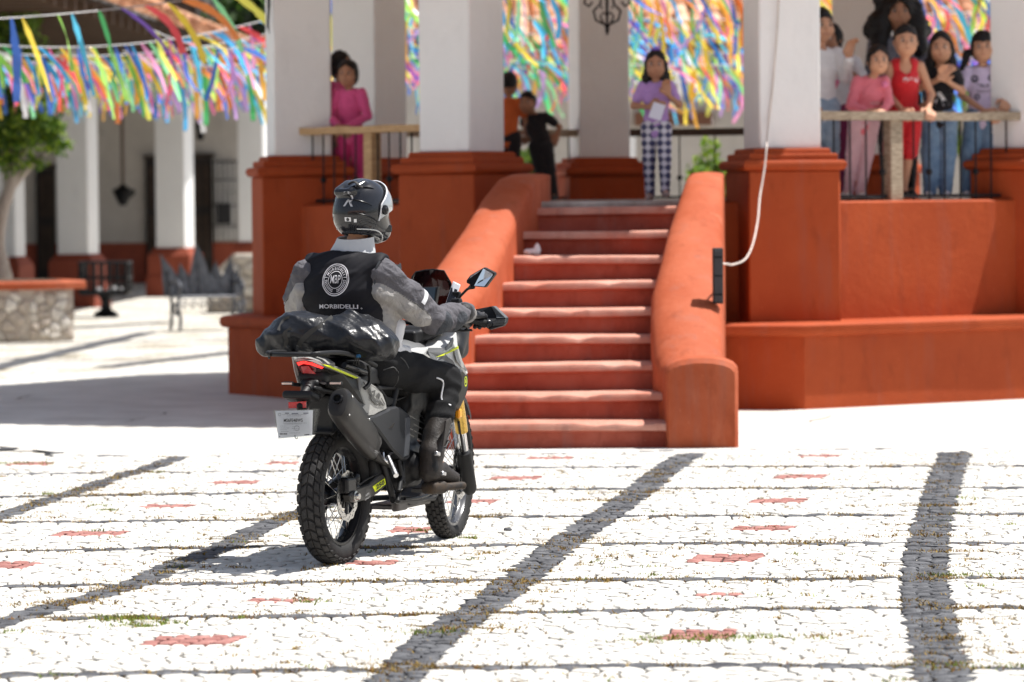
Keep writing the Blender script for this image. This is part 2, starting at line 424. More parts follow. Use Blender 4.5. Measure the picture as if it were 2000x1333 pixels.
def lineD(i, x):
    X,D = LD[i]; x0,x1 = X[0],X[-1]
    if x < x0: return D[0]+(x-x0)*(D[1]-D[0])/(X[1]-X[0])*.5
    if x > x1: return D[-1]
    return float(np.interp(x,X,D))
BANDS = [([(348,896),(280,920),(224,936),(156,960),(92,980),(0,1012),(-120,1052)],.055),
 ([(640,985),(576,1008),(512,1032),(436,1072),(340,1108),(272,1140),(200,1164),(120,1184),(0,1220),(-150,1260)],.065),
 ([(1347,890),(1294,924),(1248,963),(1191,1002),(1134,1041),(1081,1080),(1024,1126),(964,1172),(900,1215),(840,1257),(797,1303),(769,1333),(700,1430)],.08),
 ([(1864,887),(1843,945),(1824,1010),(1809,1080),(1805,1144),(1815,1210),(1830,1270),(1843,1333),(1862,1430)],.088)]
BD = [(catmull([ground(*p) for p in l],3), w_) for l,w_ in BANDS]
PATCH = []
for sx,sy,sc,L_ in ((0,800,2.5,[(150,271,210,14),(1140,362,230,16),(820,478,240,18),(440,612,330,24),(60,768,220,30),(1370,940,330,14),(940,1135,440,42),(1380,266,160,12)]),
 (680,860,2.818,[(1110,105,250,14),(920,215,270,18),(690,343,260,22),(340,500,250,30),(130,682,260,22)]),
 (1300,860,2.818,[(835,93,250,12),(740,207,280,20),(620,340,290,24),(530,492,340,26),(330,657,380,42),(280,858,270,10),(180,1080,380,56)])):
    for cx,cy,w_,h_ in L_:
        px,py = sx+cx/sc, sy+cy/sc; c = ground(px,py); e = ground(px+w_/sc/2,py); f = ground(px,py-h_/sc/2); PATCH.append((c.x,c.y,abs(e.x-c.x),abs(f.y-c.y),.22))
def segd(x, y, P):
    best = 9
    for a,b_ in zip(P,P[1:]):
        dx,dy = b_.x-a.x,b_.y-a.y; t = max(0,min(1,((x-a.x)*dx+(y-a.y)*dy)/(dx*dx+dy*dy))); d = math.hypot(x-a.x-t*dx,y-a.y-t*dy); best = min(best,d)
    return best
seeds = []; S_ = .082
def inside(x, y, m_=0.): return abs(x-.1) < .1345*y+1.15+m_ and 11.9-m_ < y
rowy = 11.7
def structured(x, y):
    for BP,w_ in BD:
        if segd(x,y,BP) < w_+.095: return True
    for (qx,qy,hx,hy,sk_) in PATCH:
        if abs(y-qy) < max(hy,.05)+.10 and abs(x-qx-(y-qy)*sk_) < hx+.09: return True
    return False
forced = {}
def fseed(x, y, c):
    if inside(x,y,.15) and y < lineD(0,x)-.03: seeds.append((x,y)); forced[(round(x,5),round(y,5))] = c
for BP,w_ in BD:
    acc = 0.
    for a,b_ in zip(BP,BP[1:]):
        d = (b_-a); L_ = d.length; d.normalize(); n_ = Vector((-d.y,d.x,0)); t = acc
        while t < L_:
            p = a+d*t
            for o_,c in ((-w_-.055,0),(-w_+.022,1),(0,1),(w_-.022,1),(w_+.055,0)):
                if w_ < .07 and o_ == 0: continue
                q = p+n_*(o_+(NR.rand()-.5)*.034)+d*(NR.rand()-.5)*.07; fseed(q.x,q.y,c)
            t += .07+.03*NR.rand()
        acc = t-L_
for (qx,qy,hx,hy,sk_) in PATCH:
    hy = max(hy,.05); ny = max(1,round(2*hy/.075)); nx = max(3,round(2*hx/.075))
    for j in range(-1,ny+1):
        for i in range(-1,nx+1):
            y = qy-hy+(j+.5)*2*hy/ny; x = qx-hx+(i+.5)*2*hx/nx+(y-qy)*sk_; fseed(x+(NR.rand()-.5)*.03,y+(NR.rand()-.5)*.02,2 if 0 <= j < ny and 0 <= i < nx else 0)
i = 0
while rowy < 25.5:
    x = -5.0+(i%2)*S_*.5
    while x < 5.1:
        px_ = x+(NR.rand()-.5)*S_*.75; py_ = rowy+(NR.rand()-.5)*S_*.75
        if inside(px_,py_,.15):
            dmin = min(abs(py_-lineD(k,px_)) for k in range(len(LD)))
            if dmin > .115 and py_ < lineD(0,px_)-.09 and not structured(px_,py_): seeds.append((px_,py_))
        x += S_*(.85+.4*NR.rand())
    rowy += S_*.93; i += 1
for k in range(len(LD)):
    x = -5.0
    while x < 5.1:
        d = lineD(k,x)+(NR.rand()-.5)*.02
        for off in ((0,),(-.135,0,.135))[k > 0]:
            yy = d+off*(1 if k != 0 else 1)+(NR.rand()-.5)*.02*(off != 0)
            if inside(x,yy,.15) and not structured(x,yy): seeds.append((x+(NR.rand()-.5)*.02+(.05 if off else 0),yy))
        if k == 0 and inside(x,d,.15): seeds.append((x+.03,d-.11)); seeds.append((x+.01,d+.1))
        x += .1+.06*NR.rand()
sv = [Vector(p) for p in seeds]
res = delaunay_2d_cdt(sv, [], [], 0, 1e-4); cv, _, tris = res[0], res[1], res[2]; orig = res[3]
cc = []
for t in tris:
    a,b_,c = (cv[j] for j in t); d = 2*(a.x*(b_.y-c.y)+b_.x*(c.y-a.y)+c.x*(a.y-b_.y))
    if abs(d) < 1e-12: cc.append(None); continue
    a2,b2,c2 = a.length_squared,b_.length_squared,c.length_squared
    cc.append(((a2*(b_.y-c.y)+b2*(c.y-a.y)+c2*(a.y-b_.y))/d, (a2*(c.x-b_.x)+b2*(a.x-c.x)+c2*(b_.x-a.x))/d))
inc = [[] for _ in cv]
for ti,t in enumerate(tris):
    if cc[ti]:
        for j in t: inc[j].append(ti)
stones = []
for j,v in enumerate(cv):
    if len(inc[j]) < 3 or not inside(v.x,v.y): continue
    P = [cc[t] for t in inc[j]]
    if max(math.hypot(p[0]-v.x,p[1]-v.y) for p in P) > .17: continue
    P.sort(key=lambda p: math.atan2(p[1]-v.y,p[0]-v.x))
    cxm = sum(p[0] for p in P)/len(P); cym = sum(p[1] for p in P)/len(P)
    dl = min((abs(v.y-lineD(k,v.x)),k) for k in range(len(LD)))
    if v.y > lineD(0,v.x)+.05: continue
    col = 0
    fc = forced.get((round(v.x,5),round(v.y,5)))
    if dl[0] < .066: col = 1
    for BP,w_ in BD:
        if segd(v.x,v.y,BP) < w_: col = 1
    if col == 0:
        for (qx,qy,hx,hy,sk_) in PATCH:
            if abs(v.y-qy) < max(hy,.05) and abs(v.x-qx-(v.y-qy)*sk_) < hx: col = 2
    if fc is not None and not (dl[0] < .05 and fc == 0): col = fc
    if dl[1] == 0 and dl[0] < .045: col = 1 if NR.rand() < .5 else 0
    stones.append((v.y, cxm, cym, P, col))
stones.sort(key=lambda s_: s_[0])
def stone(mb, cx, cy, P, col, ox, oy):
    g = .004+.006*NR.rand()**2; h = .006+.007*NR.rand(); ty = (NR.rand()-.5)*.10; tx = (NR.rand()-.5)*.10; k = len(P); vs = []
    for ring,(f,z) in enumerate(((1.,-.012),(.97,h*.55),(.74,h))):
        for p in P:
            dx,dy = p[0]-cx,p[1]-cy; d = math.hypot(dx,dy)+1e-6; q = max(.3,(d-g)/d)*f; jx = 1+(NR.rand()-.5)*.08
            vs.append((cx+dx*q*jx-ox, cy+dy*q*jx-oy, z+(dx*q*tx+dy*q*ty if ring else 0)))
    F = [(r*k+i_, r*k+(i_+1)%k, (r+1)*k+(i_+1)%k, (r+1)*k+i_) for r in (0,1) for i_ in range(k)]+[tuple(range(2*k,3*k))]
    mb.add(vs, F, col)
SM = [M_white_stone, M_dark_stone, M_red_stone]
pave = link('paving', None, None, kind='structure')
big = MB(); near_vis = [s_ for s_ in stones if s_[0] > 13.25 and abs(s_[1]) < s_[0]*.134][:300]; nid = set(id(s_) for s_ in near_vis)
for s_ in stones:
    if id(s_) in nid:
        mb = MB(); stone(mb, s_[1], s_[2], s_[3], 0, s_[1], s_[2]); me = mb.mesh('cobblestone', SM[s_[4]], 50)
        link('cobblestone', me, pave, (s_[1],s_[2],0))
    else: stone(big, s_[1], s_[2], s_[3], s_[4], 0, 0)
o = big.build('cobbles', SM, pave, 50, kind='stuff')
# moss and dry grass in the joints
mo = MB(); spots = []
def spot(px, py, w_, n_, g_): spots.append((ground(px,py), w_, n_, g_))
for px,py,w_,n_,g_ in [(20,908,.25,160,1),(240,1212,.12,260,1),(260,1228,.1,120,1),(310,1222,.1,120,1),(185,992,.06,60,1),(210,1000,.05,50,1),(92,968,.05,40,1),(160,957,.2,150,0),(240,925,.2,160,0),(120,985,.3,180,0),(40,1015,.25,160,0),
 (345,1139,.15,120,0),(200,1155,.15,140,0),(120,1182,.3,200,0),(350,1120,.1,60,0),(545,1008,.15,100,0),(310,1014,.12,60,0),(440,1015,.1,60,0),(96,1005,.1,60,0),(130,1188,.2,80,0),(610,1180,.1,80,1),(400,1210,.4,220,0),(900,1230,.25,300,0),(850,1240,.15,160,1),(930,1205,.2,160,0),
 (1030,1145,.2,160,0),(960,1140,.3,200,0),(1150,980,.3,240,0),(1250,965,.3,300,0),(1270,930,.15,120,0),(1200,1020,.2,120,0),(1130,1060,.15,100,0),(1210,1090,.2,100,0),(945,1084,.12,90,0),(1020,1160,.2,130,0),(830,1040,.05,70,1),(915,1055,.05,60,1),(800,1305,.4,240,0),
 (1860,910,.25,260,0),(1830,990,.25,220,0),(1790,1050,.25,220,0),(1870,1128,.15,160,1),(1860,1080,.2,160,0),(1600,1060,.2,120,0),(1480,1065,.2,100,0),(1900,1215,.2,160,0),(1900,1280,.25,220,0),(1830,1300,.2,160,0),(1940,1190,.2,160,0),(1990,1135,.1,60,0),
 (1680,1130,.25,150,0),(1500,1138,.3,160,0),(1400,1250,.3,260,1),(1340,1255,.25,160,1),(1580,1250,.1,80,0),(1640,1245,.12,80,0),(1880,1250,.15,120,0),(1950,1305,.3,200,1),(1600,955,.15,80,0),(1720,955,.15,80,0),(1660,915,.15,60,0),(1550,1100,.2,60,0),(500,960,.25,70,0),(290,965,.1,50,0)]: spot(px,py,w_,n_,g_)
for _ in range(170):
    BP_ = BD[NR.randint(4)][0]; p_ = BP_[NR.randint(len(BP_))]; spots.append((Vector((p_.x+NR.randn()*.08,p_.y+NR.randn()*.15,0)), .05+.09*NR.rand(), 14+NR.randint(40), 0))
for _ in range(230):
    k = NR.randint(1,8); x = (NR.rand()-.5)*5.5; spots.append((Vector((x,lineD(k,x),0)), .08+.1*NR.rand(), 20+NR.randint(50), 0))
for _ in range(420):
    y = 13.2+NR.rand()*12; x = (NR.rand()-.5)*.27*y; spots.append((Vector((x,y,0)), .03+.05*NR.rand(), 8+NR.randint(16), 0 if NR.rand() < .85 else 1))
for c,w_,n_,g_ in spots:
    for _ in range(int(n_*1.3)):
        x = c.x+NR.randn()*w_*.6; y = c.y+NR.randn()*min(.05,w_*.4); h = (.006+.012*NR.rand())*(1.3 if g_ else 1); a = NR.rand()*6.28; l_ = .003+.003*NR.rand(); tx,ty = NR.randn()*.01,NR.randn()*.01
        mi = (1 if NR.rand() < .8 else 0) if g_ else (0 if NR.rand() < .8 else 2)
        dx,dy = math.cos(a)*l_,math.sin(a)*l_
        mo.add([(x-dx,y-dy,.002),(x+dx,y+dy,.002),(x+tx,y+ty,.004+h)], [(0,1,2)], mi)
mo.build('joint_moss', [mat('dry_moss',(.30,.20,.05),.9,var=.3,scale=20), mat('green_grass',(.20,.26,.04),.8,var=.3,scale=20), mat('brown_moss',(.22,.10,.035),.9,var=.2)], kind='stuff')
# far dark bands on the left side of the plaza
for k,(p,q,w_) in enumerate([((-60,728),(290,648),.3),((200,716),(480,684),.28),((-40,650),(330,628),.3),((0,700),(150,694),.12),((0,672),(460,662),.14)]):
    a,b_ = ground(*p,.002),ground(*q,.002); n_ = (b_-a).normalized().cross(Vector((0,0,1)))*w_/2
    mb = MB(); K = 14; vs = []
    for i in range(K+1):
        c = a.lerp(b_, i/K); r1 = 1+.35*(NR.rand()-.5); vs += [c+n_*r1, c-n_*r1]
    mb.add([(v.x,v.y,-.006+k*.001) for v in vs], [(2*i,2*i+1,2*i+3,2*i+2) for i in range(K)]); mb.build('paving_band', M_dark_stone, kind='structure')
# loose pebbles
def pebble(px, py, r, m, label, z=0.):
    c = ground(px,py,z); B = Body(); B.ell((0,0,r*.45),(r,r*.8,r*.55),k=.01); B.ell((r*.5,.2*r,r*.4),(r*.6,r*.5,r*.45),k=.01); B.ell((-.5*r,0,r*.7),(r*.4,r*.4,r*.4),k=.005)
    o = B.build('stone', r/6, m, noise=folds(r*.1,60/r*.02,3)); o.location = (c.x,c.y,c.z+.006); o['label'] = label; o['category'] = 'stone'
pebble(991,1041,.02, M_dark_stone, 'small dark loose stone lying on the white cobbles beside the front wheel')
pebble(995,877,.03, mat('pale_stone',(.7,.62,.55),.8), 'small pale stone lying at the foot of the bottom step')
# ================= KIOSK =================
ORANGE = plaster('orange_plaster', (.33,.050,.009), (.40,.070,.015), .4)
STAIRC = plaster('stair_red_plaster', (.29,.05,.026), (.42,.11,.07), .6, scl=2.5)
TREADC = plaster('tread_dusty_sunlit', (.50,.19,.13), (.64,.35,.27), .7, scl=3)  # dusty tread tops, with their sunlit paleness also put into the colour
WHITEP = plaster('white_plaster', (.82,.82,.81), (.86,.86,.85), .05, dark=.95)
DARKR = plaster('oxide_plaster', (.22,.045,.024), (.30,.07,.035), .25)
IRON = mat('black_iron', (.02,.02,.022), .5, metal=.6, var=.2)
WOOD = mat('weathered_wood', (.20,.15,.10), .8, scale=5, bump=.6, col2=(.46,.38,.28), stretch=(3,3,14), bscale=9)
WOODL = mat('raw_pine', (.40,.24,.11), .75, scale=4, bump=.4, col2=(.58,.38,.2), stretch=(2,2,9), bscale=9)
CONC = mat('worn_concrete', (.24,.2,.17), .85, scale=5, bump=.5, col2=(.48,.44,.4))
KC = Vector((1.52,34.1,0)); KR = 3.42
KA = [R(a-1) for a in (-168,-123,-78,-33,12,57,102,147)]
def kp(i, r=KR, z=0.): a = KA[i%8]; return Vector((KC.x+r*math.cos(a), KC.y+r*math.sin(a), z))
ZF = 1.655
kiosk = thing('bandstand', 'octagonal orange bandstand with white columns in the plaza', 'bandstand', (KC.x,KC.y,0))
def kb(mb, name, m, smooth=None, **k):
    me = mb.mesh(name, m, smooth); me.transform(Matrix.Translation(-KC)); return link(name, me, kiosk, **k)
# base wall ring, bench ring
def ring(rs_z, name, m, smooth=None, seg=3, wob=.006):
    mb = MB(); n_ = 8*seg; vs = []
    for r, z in rs_z:
        for i in range(8):
            a,b_ = kp(i,r,z),kp(i+1,r,z)
            for j in range(seg):
                p = a.lerp(b_, j/seg); rad = (p-Vector((KC.x,KC.y,z))).normalized(); vs.append(p+rad*(wob*(NR.rand()-.5) if 0 < j else 0))
    F = []
    for k in range(len(rs_z)-1):
        for i in range(n_): F.append((k*n_+i,k*n_+(i+1)%n_,(k+1)*n_+(i+1)%n_,(k+1)*n_+i))
    mb.add(vs, F); return kb(mb, name, m, smooth)
ring([(4.06,-.05),(4.06,.58),(4.10,.585),(4.125,.60),(4.135,.63),(4.13,.665),(4.10,.685),(4.0,.69),(3.4,.69)], 'bench', ORANGE, 45)
ring([(3.62,.6),(3.62,1.625),(3.60,1.64),(0.01,1.64)], 'base_wall', ORANGE, 35)
mb = MB(); mb.add([kp(i,3.3,ZF) for i in range(8)], [tuple(range(8))]); kb(mb, 'floor', CONC)
cols = MB()
for i in range(8):
    a = KA[i]; rot = Matrix.Rotation(a,3,'Z'); c = kp(i)
    pb = MB(); zb = .60
    pb.box((c.x,c.y,(zb+1.885)/2), (.375,.375,(1.885-zb)/2), rot, bev=.012)
    pd = kb(pb, 'pedestal', ORANGE, 40)
    q = MB()
    prof = [(.385,1.885),(.405,1.895),(.42,1.92),(.418,1.945),(.40,1.965),(.36,1.968),(.36,1.972),(.362,2.005),(.352,2.02),(.315,2.022),(.315,2.028),(.312,2.05),(.30,2.062),(.245,2.064)]
    vs = []
    for h_, z in prof:
        for sx,sy in ((1,1),(-1,1),(-1,-1),(1,-1)): vs.append(c+Vector((0,0,z))+rot@Vector((h_*sx,h_*sy,0)))
    q.add(vs, [(k*4+j,k*4+(j+1)%4,(k+1)*4+(j+1)%4,(k+1)*4+j) for k in range(len(prof)-1) for j in range(4)]+[tuple(range(len(vs)-4,len(vs)))]+[(3,2,1,0)])
    me = q.mesh('capping', ORANGE, 40); me.transform(Matrix.Translation(-KC)); link('capping', me, pd)
    q = MB(); 
    q.box((c.x,c.y,(2.055+4.3)/2), (.252,.252,(4.3-2.055)/2), rot, bev=.015); kb(q, 'column', WHITEP, 40)
# entablature and roof (unseen above the frame, eave outline shaped to throw the shade)
ring([(3.72,4.25),(3.78,4.75),(3.1,4.75),(3.1,4.25),(3.72,4.25)], 'entablature', WHITEP)
eave = [(-3.2,31.2),(-2.1,29.7),(-.5,29.0),(2.0,28.55),(3.1,30.6),(3.96,31.6),(5.3,32.6),(6.2,34.2),(5.5,36.6),(3.6,38.2),(.6,38.6),(-1.6,37.6),(-3.1,35.2)]
mb = MB(); n_ = len(eave); tile = []
fine = []
for i in range(n_):
    a,b_ = Vector((*eave[i],0)),Vector((*eave[(i+1)%n_],0)); K = max(2,int((b_-a).length/.11))
    for k in range(K):
        p = a.lerp(b_,k/K); rd = (p-KC).normalized(); fine.append(p+rd*(.06 if k%2 else -.02))
n_ = len(fine)
mb.add([(p.x,p.y,4.62) for p in fine]+[(p.x,p.y,4.68) for p in fine]+[(KC.x,KC.y,6.4),(KC.x,KC.y,4.62)], [(i,(i+1)%n_,n_+(i+1)%n_,n_+i) for i in range(n_)]+[(n_+i,n_+(i+1)%n_,2*n_) for i in range(n_)]+[((i+1)%n_,i,2*n_+1) for i in range(n_)])
TILE = mat('clay_tile', (.36,.14,.07), .8, scale=3, bump=.4, col2=(.62,.32,.18))
kb(mb, 'roof', [TILE])
# ---------------- railings between the columns ----------------
def railing(i, m, zt=2.30, off=.0, a_ext=0., b_ext=0., label='', thick=.045, post=.5, pm=None, bars=14, dz=0., skipfront=False):
    a,b_ = kp(i,KR+off,0),kp(i+1,KR+off,0); d = (b_-a).normalized(); L_ = (b_-a).length
    n_ = Vector((d.y,-d.x,0)); mid = (a+b_)/2; t = thing('railing', label, 'railing', (mid.x,mid.y,ZF), 0, 'wood and iron railings between the white columns')
    ang = math.atan2(d.y,d.x); rot = Matrix.Rotation(ang,3,'Z')
    def L(v): return Vector(v)-Vector((mid.x,mid.y,ZF))
    mb = MB(); p0 = a-d*a_ext+Vector((0,0,zt)); p1 = b_+d*b_ext+Vector((0,0,zt+dz)); c = (p0+p1)/2
    half = (p1-p0).length/2; K = 10; vs = []
    for k in range(K+1):
        p = p0.lerp(p1,k/K); w1 = (NR.rand()-.5)*.012; w2 = (NR.rand()-.5)*.01
        for u,v in ((-.075,-thick/2),(.075+w1,-thick/2+w2),(.08+w1,thick/2+w2),(-.075,thick/2+w2)): vs.append(L(p)+n_*u+Vector((0,0,v)))
    mb.add(vs, [(4*k+j,4*k+(j+1)%4,4*k+4+(j+1)%4,4*k+4+j) for k in range(K) for j in range(4)]+[(3,2,1,0),(4*K,4*K+1,4*K+2,4*K+3)])
    mb.build('handrail', m, t, 30)
    mb = MB(); mb.box(L(a+d*L_*post+Vector((0,0,(ZF-.03+zt-thick/2+dz*.5)/2))), (.065,.05,(zt-thick/2+dz*.5-ZF+.03)/2), rot, bev=.006); mb.build('post', pm or m, t)
    bar = MB(); H_ = zt-ZF-.02
    bar.tube([(0,0,-.03),(0,0,H_+dz*.5)], .0085, 6)
    me = bar.mesh('iron_bar', IRON); kn = MB(); kn.add(*ballvf(.028, (0,0,H_*.33))); kn.tube([(0,0,-.03),(0,0,H_+dz*.5)], .0085, 6); me2 = kn.mesh('iron_bar', IRON, 60)
    for k in range(bars):
        f = (k+.6)/(bars+.2)*.82+.09
        if abs(f-post) < .03: continue
        q = L(a+d*L_*f+Vector((0,0,ZF))); link('iron_bar', me2 if k%3 == 1 else me, t, q)
    mb = MB(); mb.box(L(mid+Vector((0,0,ZF+.02))), (L_*.43,.008,.012), rot); mb.build('bottom_bar', IRON, t)
    return t
def ballvf(r, c=(0,0,0), n=8, m=6):
    vs = [(c[0],c[1],c[2]+r)]; F = []
    for i in range(1,m):
        for j in range(n): t = math.pi*i/m; p = 2*math.pi*j/n; vs.append((c[0]+r*math.sin(t)*math.cos(p), c[1]+r*math.sin(t)*math.sin(p), c[2]+r*math.cos(t)))
    vs.append((c[0],c[1],c[2]-r)); e = len(vs)-1
    for j in range(n):
        F.append((0,1+j,1+(j+1)%n)); F.append((e,e-n+(j+1)%n,e-n+j))
        for i in range(m-2): a = 1+i*n; F.append((a+j,a+n+j,a+n+(j+1)%n,a+(j+1)%n))
    return vs, F
railing(0, WOODL, 2.27, .06, -.25, -.02, 'pale raw wood railing with post behind the rider helmet, left of the stairs', .06, .50, WOODL, 12)
railing(2, WOOD, 2.325, .06, -.2, -.05, 'weathered grey wood railing that the group of children leans over, right side', .07, .42, WOOD, 13)
DKW = mat('dark_wood', (.07,.045,.03), .7, var=.3)
railing(5, DKW, 2.30, 0, 0, 0, 'dark wood railing at the back of the bandstand behind the girl in lilac', .07, .18, DKW, 6)
railing(6, WOOD, 2.30, 0, 0, 0, 'brown wood railing at the back left where a boy in black leans', .07, .5, DKW, 10)
railing(7, DKW, 2.30, 0, 0, 0, 'dark back railing seen behind the girls in pink', .06, .5, DKW, 10)
# ---------------- stairs ----------------
st = thing('stairs', 'red painted masonry stairs leading up to the bandstand floor', 'stairs', (.6,25.75,0))
SO = Vector((.6,25.75,0))
Lx = [-.48,-.39,-.292,-.192,-.103,-.027,.055,.136,.223,.27]; Rx = [1.05,1.01,1.005,1.017,1.046,1.121,1.182,1.256,1.332,1.36]
for k in range(1,10):
    d0 = 25.75+.4*(k-1); z1 = .18*k if k < 9 else 1.612; z0 = .18*(k-1); zn = z1-.065
    xl,xr = Lx[k-1]-.12, Rx[k-1]+.12; d1 = d0+.42 if k < 9 else 30.9; K = 26
    mb = MB(); prof = [(d0+.03,z0-.02),(d0+.03,zn-.005),(d0+.002,zn),(d0-.012,zn+.012),(d0-.014,zn+.035),(d0-.004,z1-.008),(d0+.015,z1),(d0+.06,z1+.001),(d1,z1-.002)]
    vs = []; chip = {NR.randint(3,K-3):.02*NR.rand()+.008 for _ in range(2)}; off = [0]*(K+1)
    for c_,h_ in chip.items():
        for e_ in (-1,0,1): off[c_+e_] = h_*(1 if e_ == 0 else .5)
    for i in range(K+1):
        x = xl+(xr-xl)*i/K; wv = .006*math.sin(3*x+k)+(NR.rand()-.5)*.005; wz = .005*math.sin(2.3*x+2*k)
        for j,(d,z) in enumerate(prof):
            o_ = (off[i] if 2 <= j <= 6 else 0)
            vs.append((x, d+(wv if j < 8 else 0)+o_*.9, z+(wz if j > 1 else 0)-(o_*.8 if 4 <= j <= 6 else 0)))
    n_ = len(prof); mb.add(vs, [(i*n_+j,(i+1)*n_+j,(i+1)*n_+j+1,i*n_+j+1) for i in range(K) for j in range(n_-1)])
    mb.m = [1 if j >= 3 else 0 for i in range(K) for j in range(n_-1)]; me = mb.mesh('step', [STAIRC,TREADC], 40); me.transform(Matrix.Translation(-SO)); link('step', me, st)
mb = MB(); mb.box((.8,30.0,1.628), (.62,.93,.03), bev=.012); me = mb.mesh('landing', CONC); me.transform(Matrix.Translation(-SO)); link('landing', me, st)
def sidewall(name, stn, label):
    # stations: D, xL, xR, ztop, roundness
    mb = MB(); K = 9; vs = []; n_ = K+4
    for (d,xl,xr,zt,rd) in stn:
        vs.append((xl-.0,d,-.03)); vs.append((xl,d,zt-rd))
        for j in range(K):
            t = math.pi*(1-(j+.5)/K); vs.append(((xl+xr)/2+math.cos(t)*(xr-xl)/2*(1 if rd > .02 else 1), d, zt-rd+math.sin(t)**.8*rd))
        vs.append((xr,d,zt-rd)); vs.append((xr,d,-.03))
    S = len(stn); mb.add(vs, [(s_*n_+j,s_*n_+j+1,(s_+1)*n_+j+1,(s_+1)*n_+j) for s_ in range(S-1) for j in range(n_-1)]+[tuple(range(n_)),tuple(range((S-1)*n_,S*n_))[::-1]])
    me = mb.mesh(name, ORANGE2, 38); me.transform(Matrix.Translation(-SO)); o = link(name, me, st, label=label)
ORANGE2 = plaster('orange_wall_faded', (.36,.065,.018), (.46,.115,.05), .5, scl=1.8)
def interp_st(rows, sub=5):
    out = []
    for a,b_ in zip(rows,rows[1:]):
        for k in range(sub): t = k/sub; t2 = t; out.append(tuple(a[i]+(b_[i]-a[i])*t2 for i in range(5)))
    return out+[rows[-1]]
sidewall('side_wall', [(25.70,1.045,1.49,.575,.085),(25.73,1.03,1.515,.61,.095),(26.05,1.03,1.53,.615,.10),(26.14,1.02,1.53,.60,.11),(26.17,1.0,1.45,.60,.13)]+interp_st([(26.3,.975,1.445,.68,.15),(26.7,.965,1.465,.90,.16),(27.1,.985,1.49,1.09,.15),(27.6,1.07,1.515,1.30,.13),(28.1,1.15,1.55,1.51,.11),(28.6,1.25,1.575,1.72,.09),(28.95,1.32,1.60,1.85,.06),(29.3,1.36,1.62,1.875,.03),(30.35,1.42,1.69,1.88,.02)]), 'right side wall with rounded top and block end')
sidewall('side_wall', [(25.70,-.95,-.50,.575,.085),(25.73,-.97,-.48,.60,.095),(26.05,-.97,-.48,.605,.10),(26.22,-.97,-.45,.62,.14)]+interp_st([(26.3,-.95,-.42,.68,.15),(26.7,-.82,-.32,.90,.15),(27.1,-.68,-.22,1.09,.14),(27.6,-.52,-.09,1.30,.13),(28.1,-.36,.01,1.51,.11),(28.6,-.22,.10,1.72,.08),(28.95,-.10,.20,1.85,.05),(29.3,-.02,.29,1.875,.03),(30.6,.0,.32,1.88,.02)]), 'left side wall, sunlit low down and shaded at the top')
# black electric box and cable
bxo = thing('electric_box', 'narrow black box fixed to the right stair wall where the cable ends', 'box', (1.443,26.85,1.135))
BLK = mat('black_plastic', (.018,.018,.02), .45, var=.2)
mb = MB(); mb.box((0,0,.0), (.036,.05,.195), bev=.006); mb.build('housing', BLK, bxo)
mb = MB(); mb.box((0,-.053,.0), (.028,.004,.18), bev=.002); mb.build('door', mat('dark_grey_plastic',(.05,.05,.055),.5), bxo)
for z in (.13,-.13,.0):
    mb = MB(); mb.box((.0,-.058,z), (.03,.003,.006)); mb.build('hinge', IRON, bxo)
cpts = [Vector((1.47,26.9,1.22)),atY(1420,516,27.2)]+[atY(px,py,Y) for px,py,Y in ((1432,517,28.0),(1455,507,28.6),(1470,478,29.2),(1480,430,29.7),(1484,385,30.0),(1493,330,30.15),(1497,288,30.22),(1500,250,30.42),(1509,170,30.45),(1518,60,30.45),(1522,-30,30.45))]
mb = MB(); mb.tube(catmull(cpts,5), .0075, 8); me = mb.mesh('power_cable', mat('white_cable',(.62,.55,.5),.5,var=.15), 60)
link('power_cable', me, None, label='pale cable hanging down the right column to the black box', category='cable')
t = thing('iron_bracket', 'black wrought iron bracket on the leftmost white column at the top of the picture', 'bracket', tuple(atY(523,20,33.15)))
mb = MB(); mb.tube(catmull([(0,0,.3),(-.02,0,.15),(-.05,0,.1),(-.07,0,.18),(-.04,0,.22)],4), .014, 6); mb.build('scroll', IRON, t, 60)
mb = MB(); mb.tube(catmull([(0,0,.3),(.01,0,.05),(.0,0,-.12),(.012,0,-.2)],4), [.016]*5+[.013]*5+[.006]*3, 6); mb.build('stem', IRON, t, 60)
# crumpled white paper on a step
B = Body(); B.ell((0,0,.03),(.05,.03,.025)); B.ell((.03,0,.05),(.02,.02,.045)); B.ell((-.04,.0,.03),(.03,.02,.02))
o = B.build('paper', .006, mat('white_paper',(.75,.75,.77),.7), noise=folds(.012,90,4)); p = atY(1042,497,28.15); o.location = (p.x,28.3,1.263); o['label'] = 'crumpled white paper lying on a step by the left stair wall'; o['category'] = 'litter'
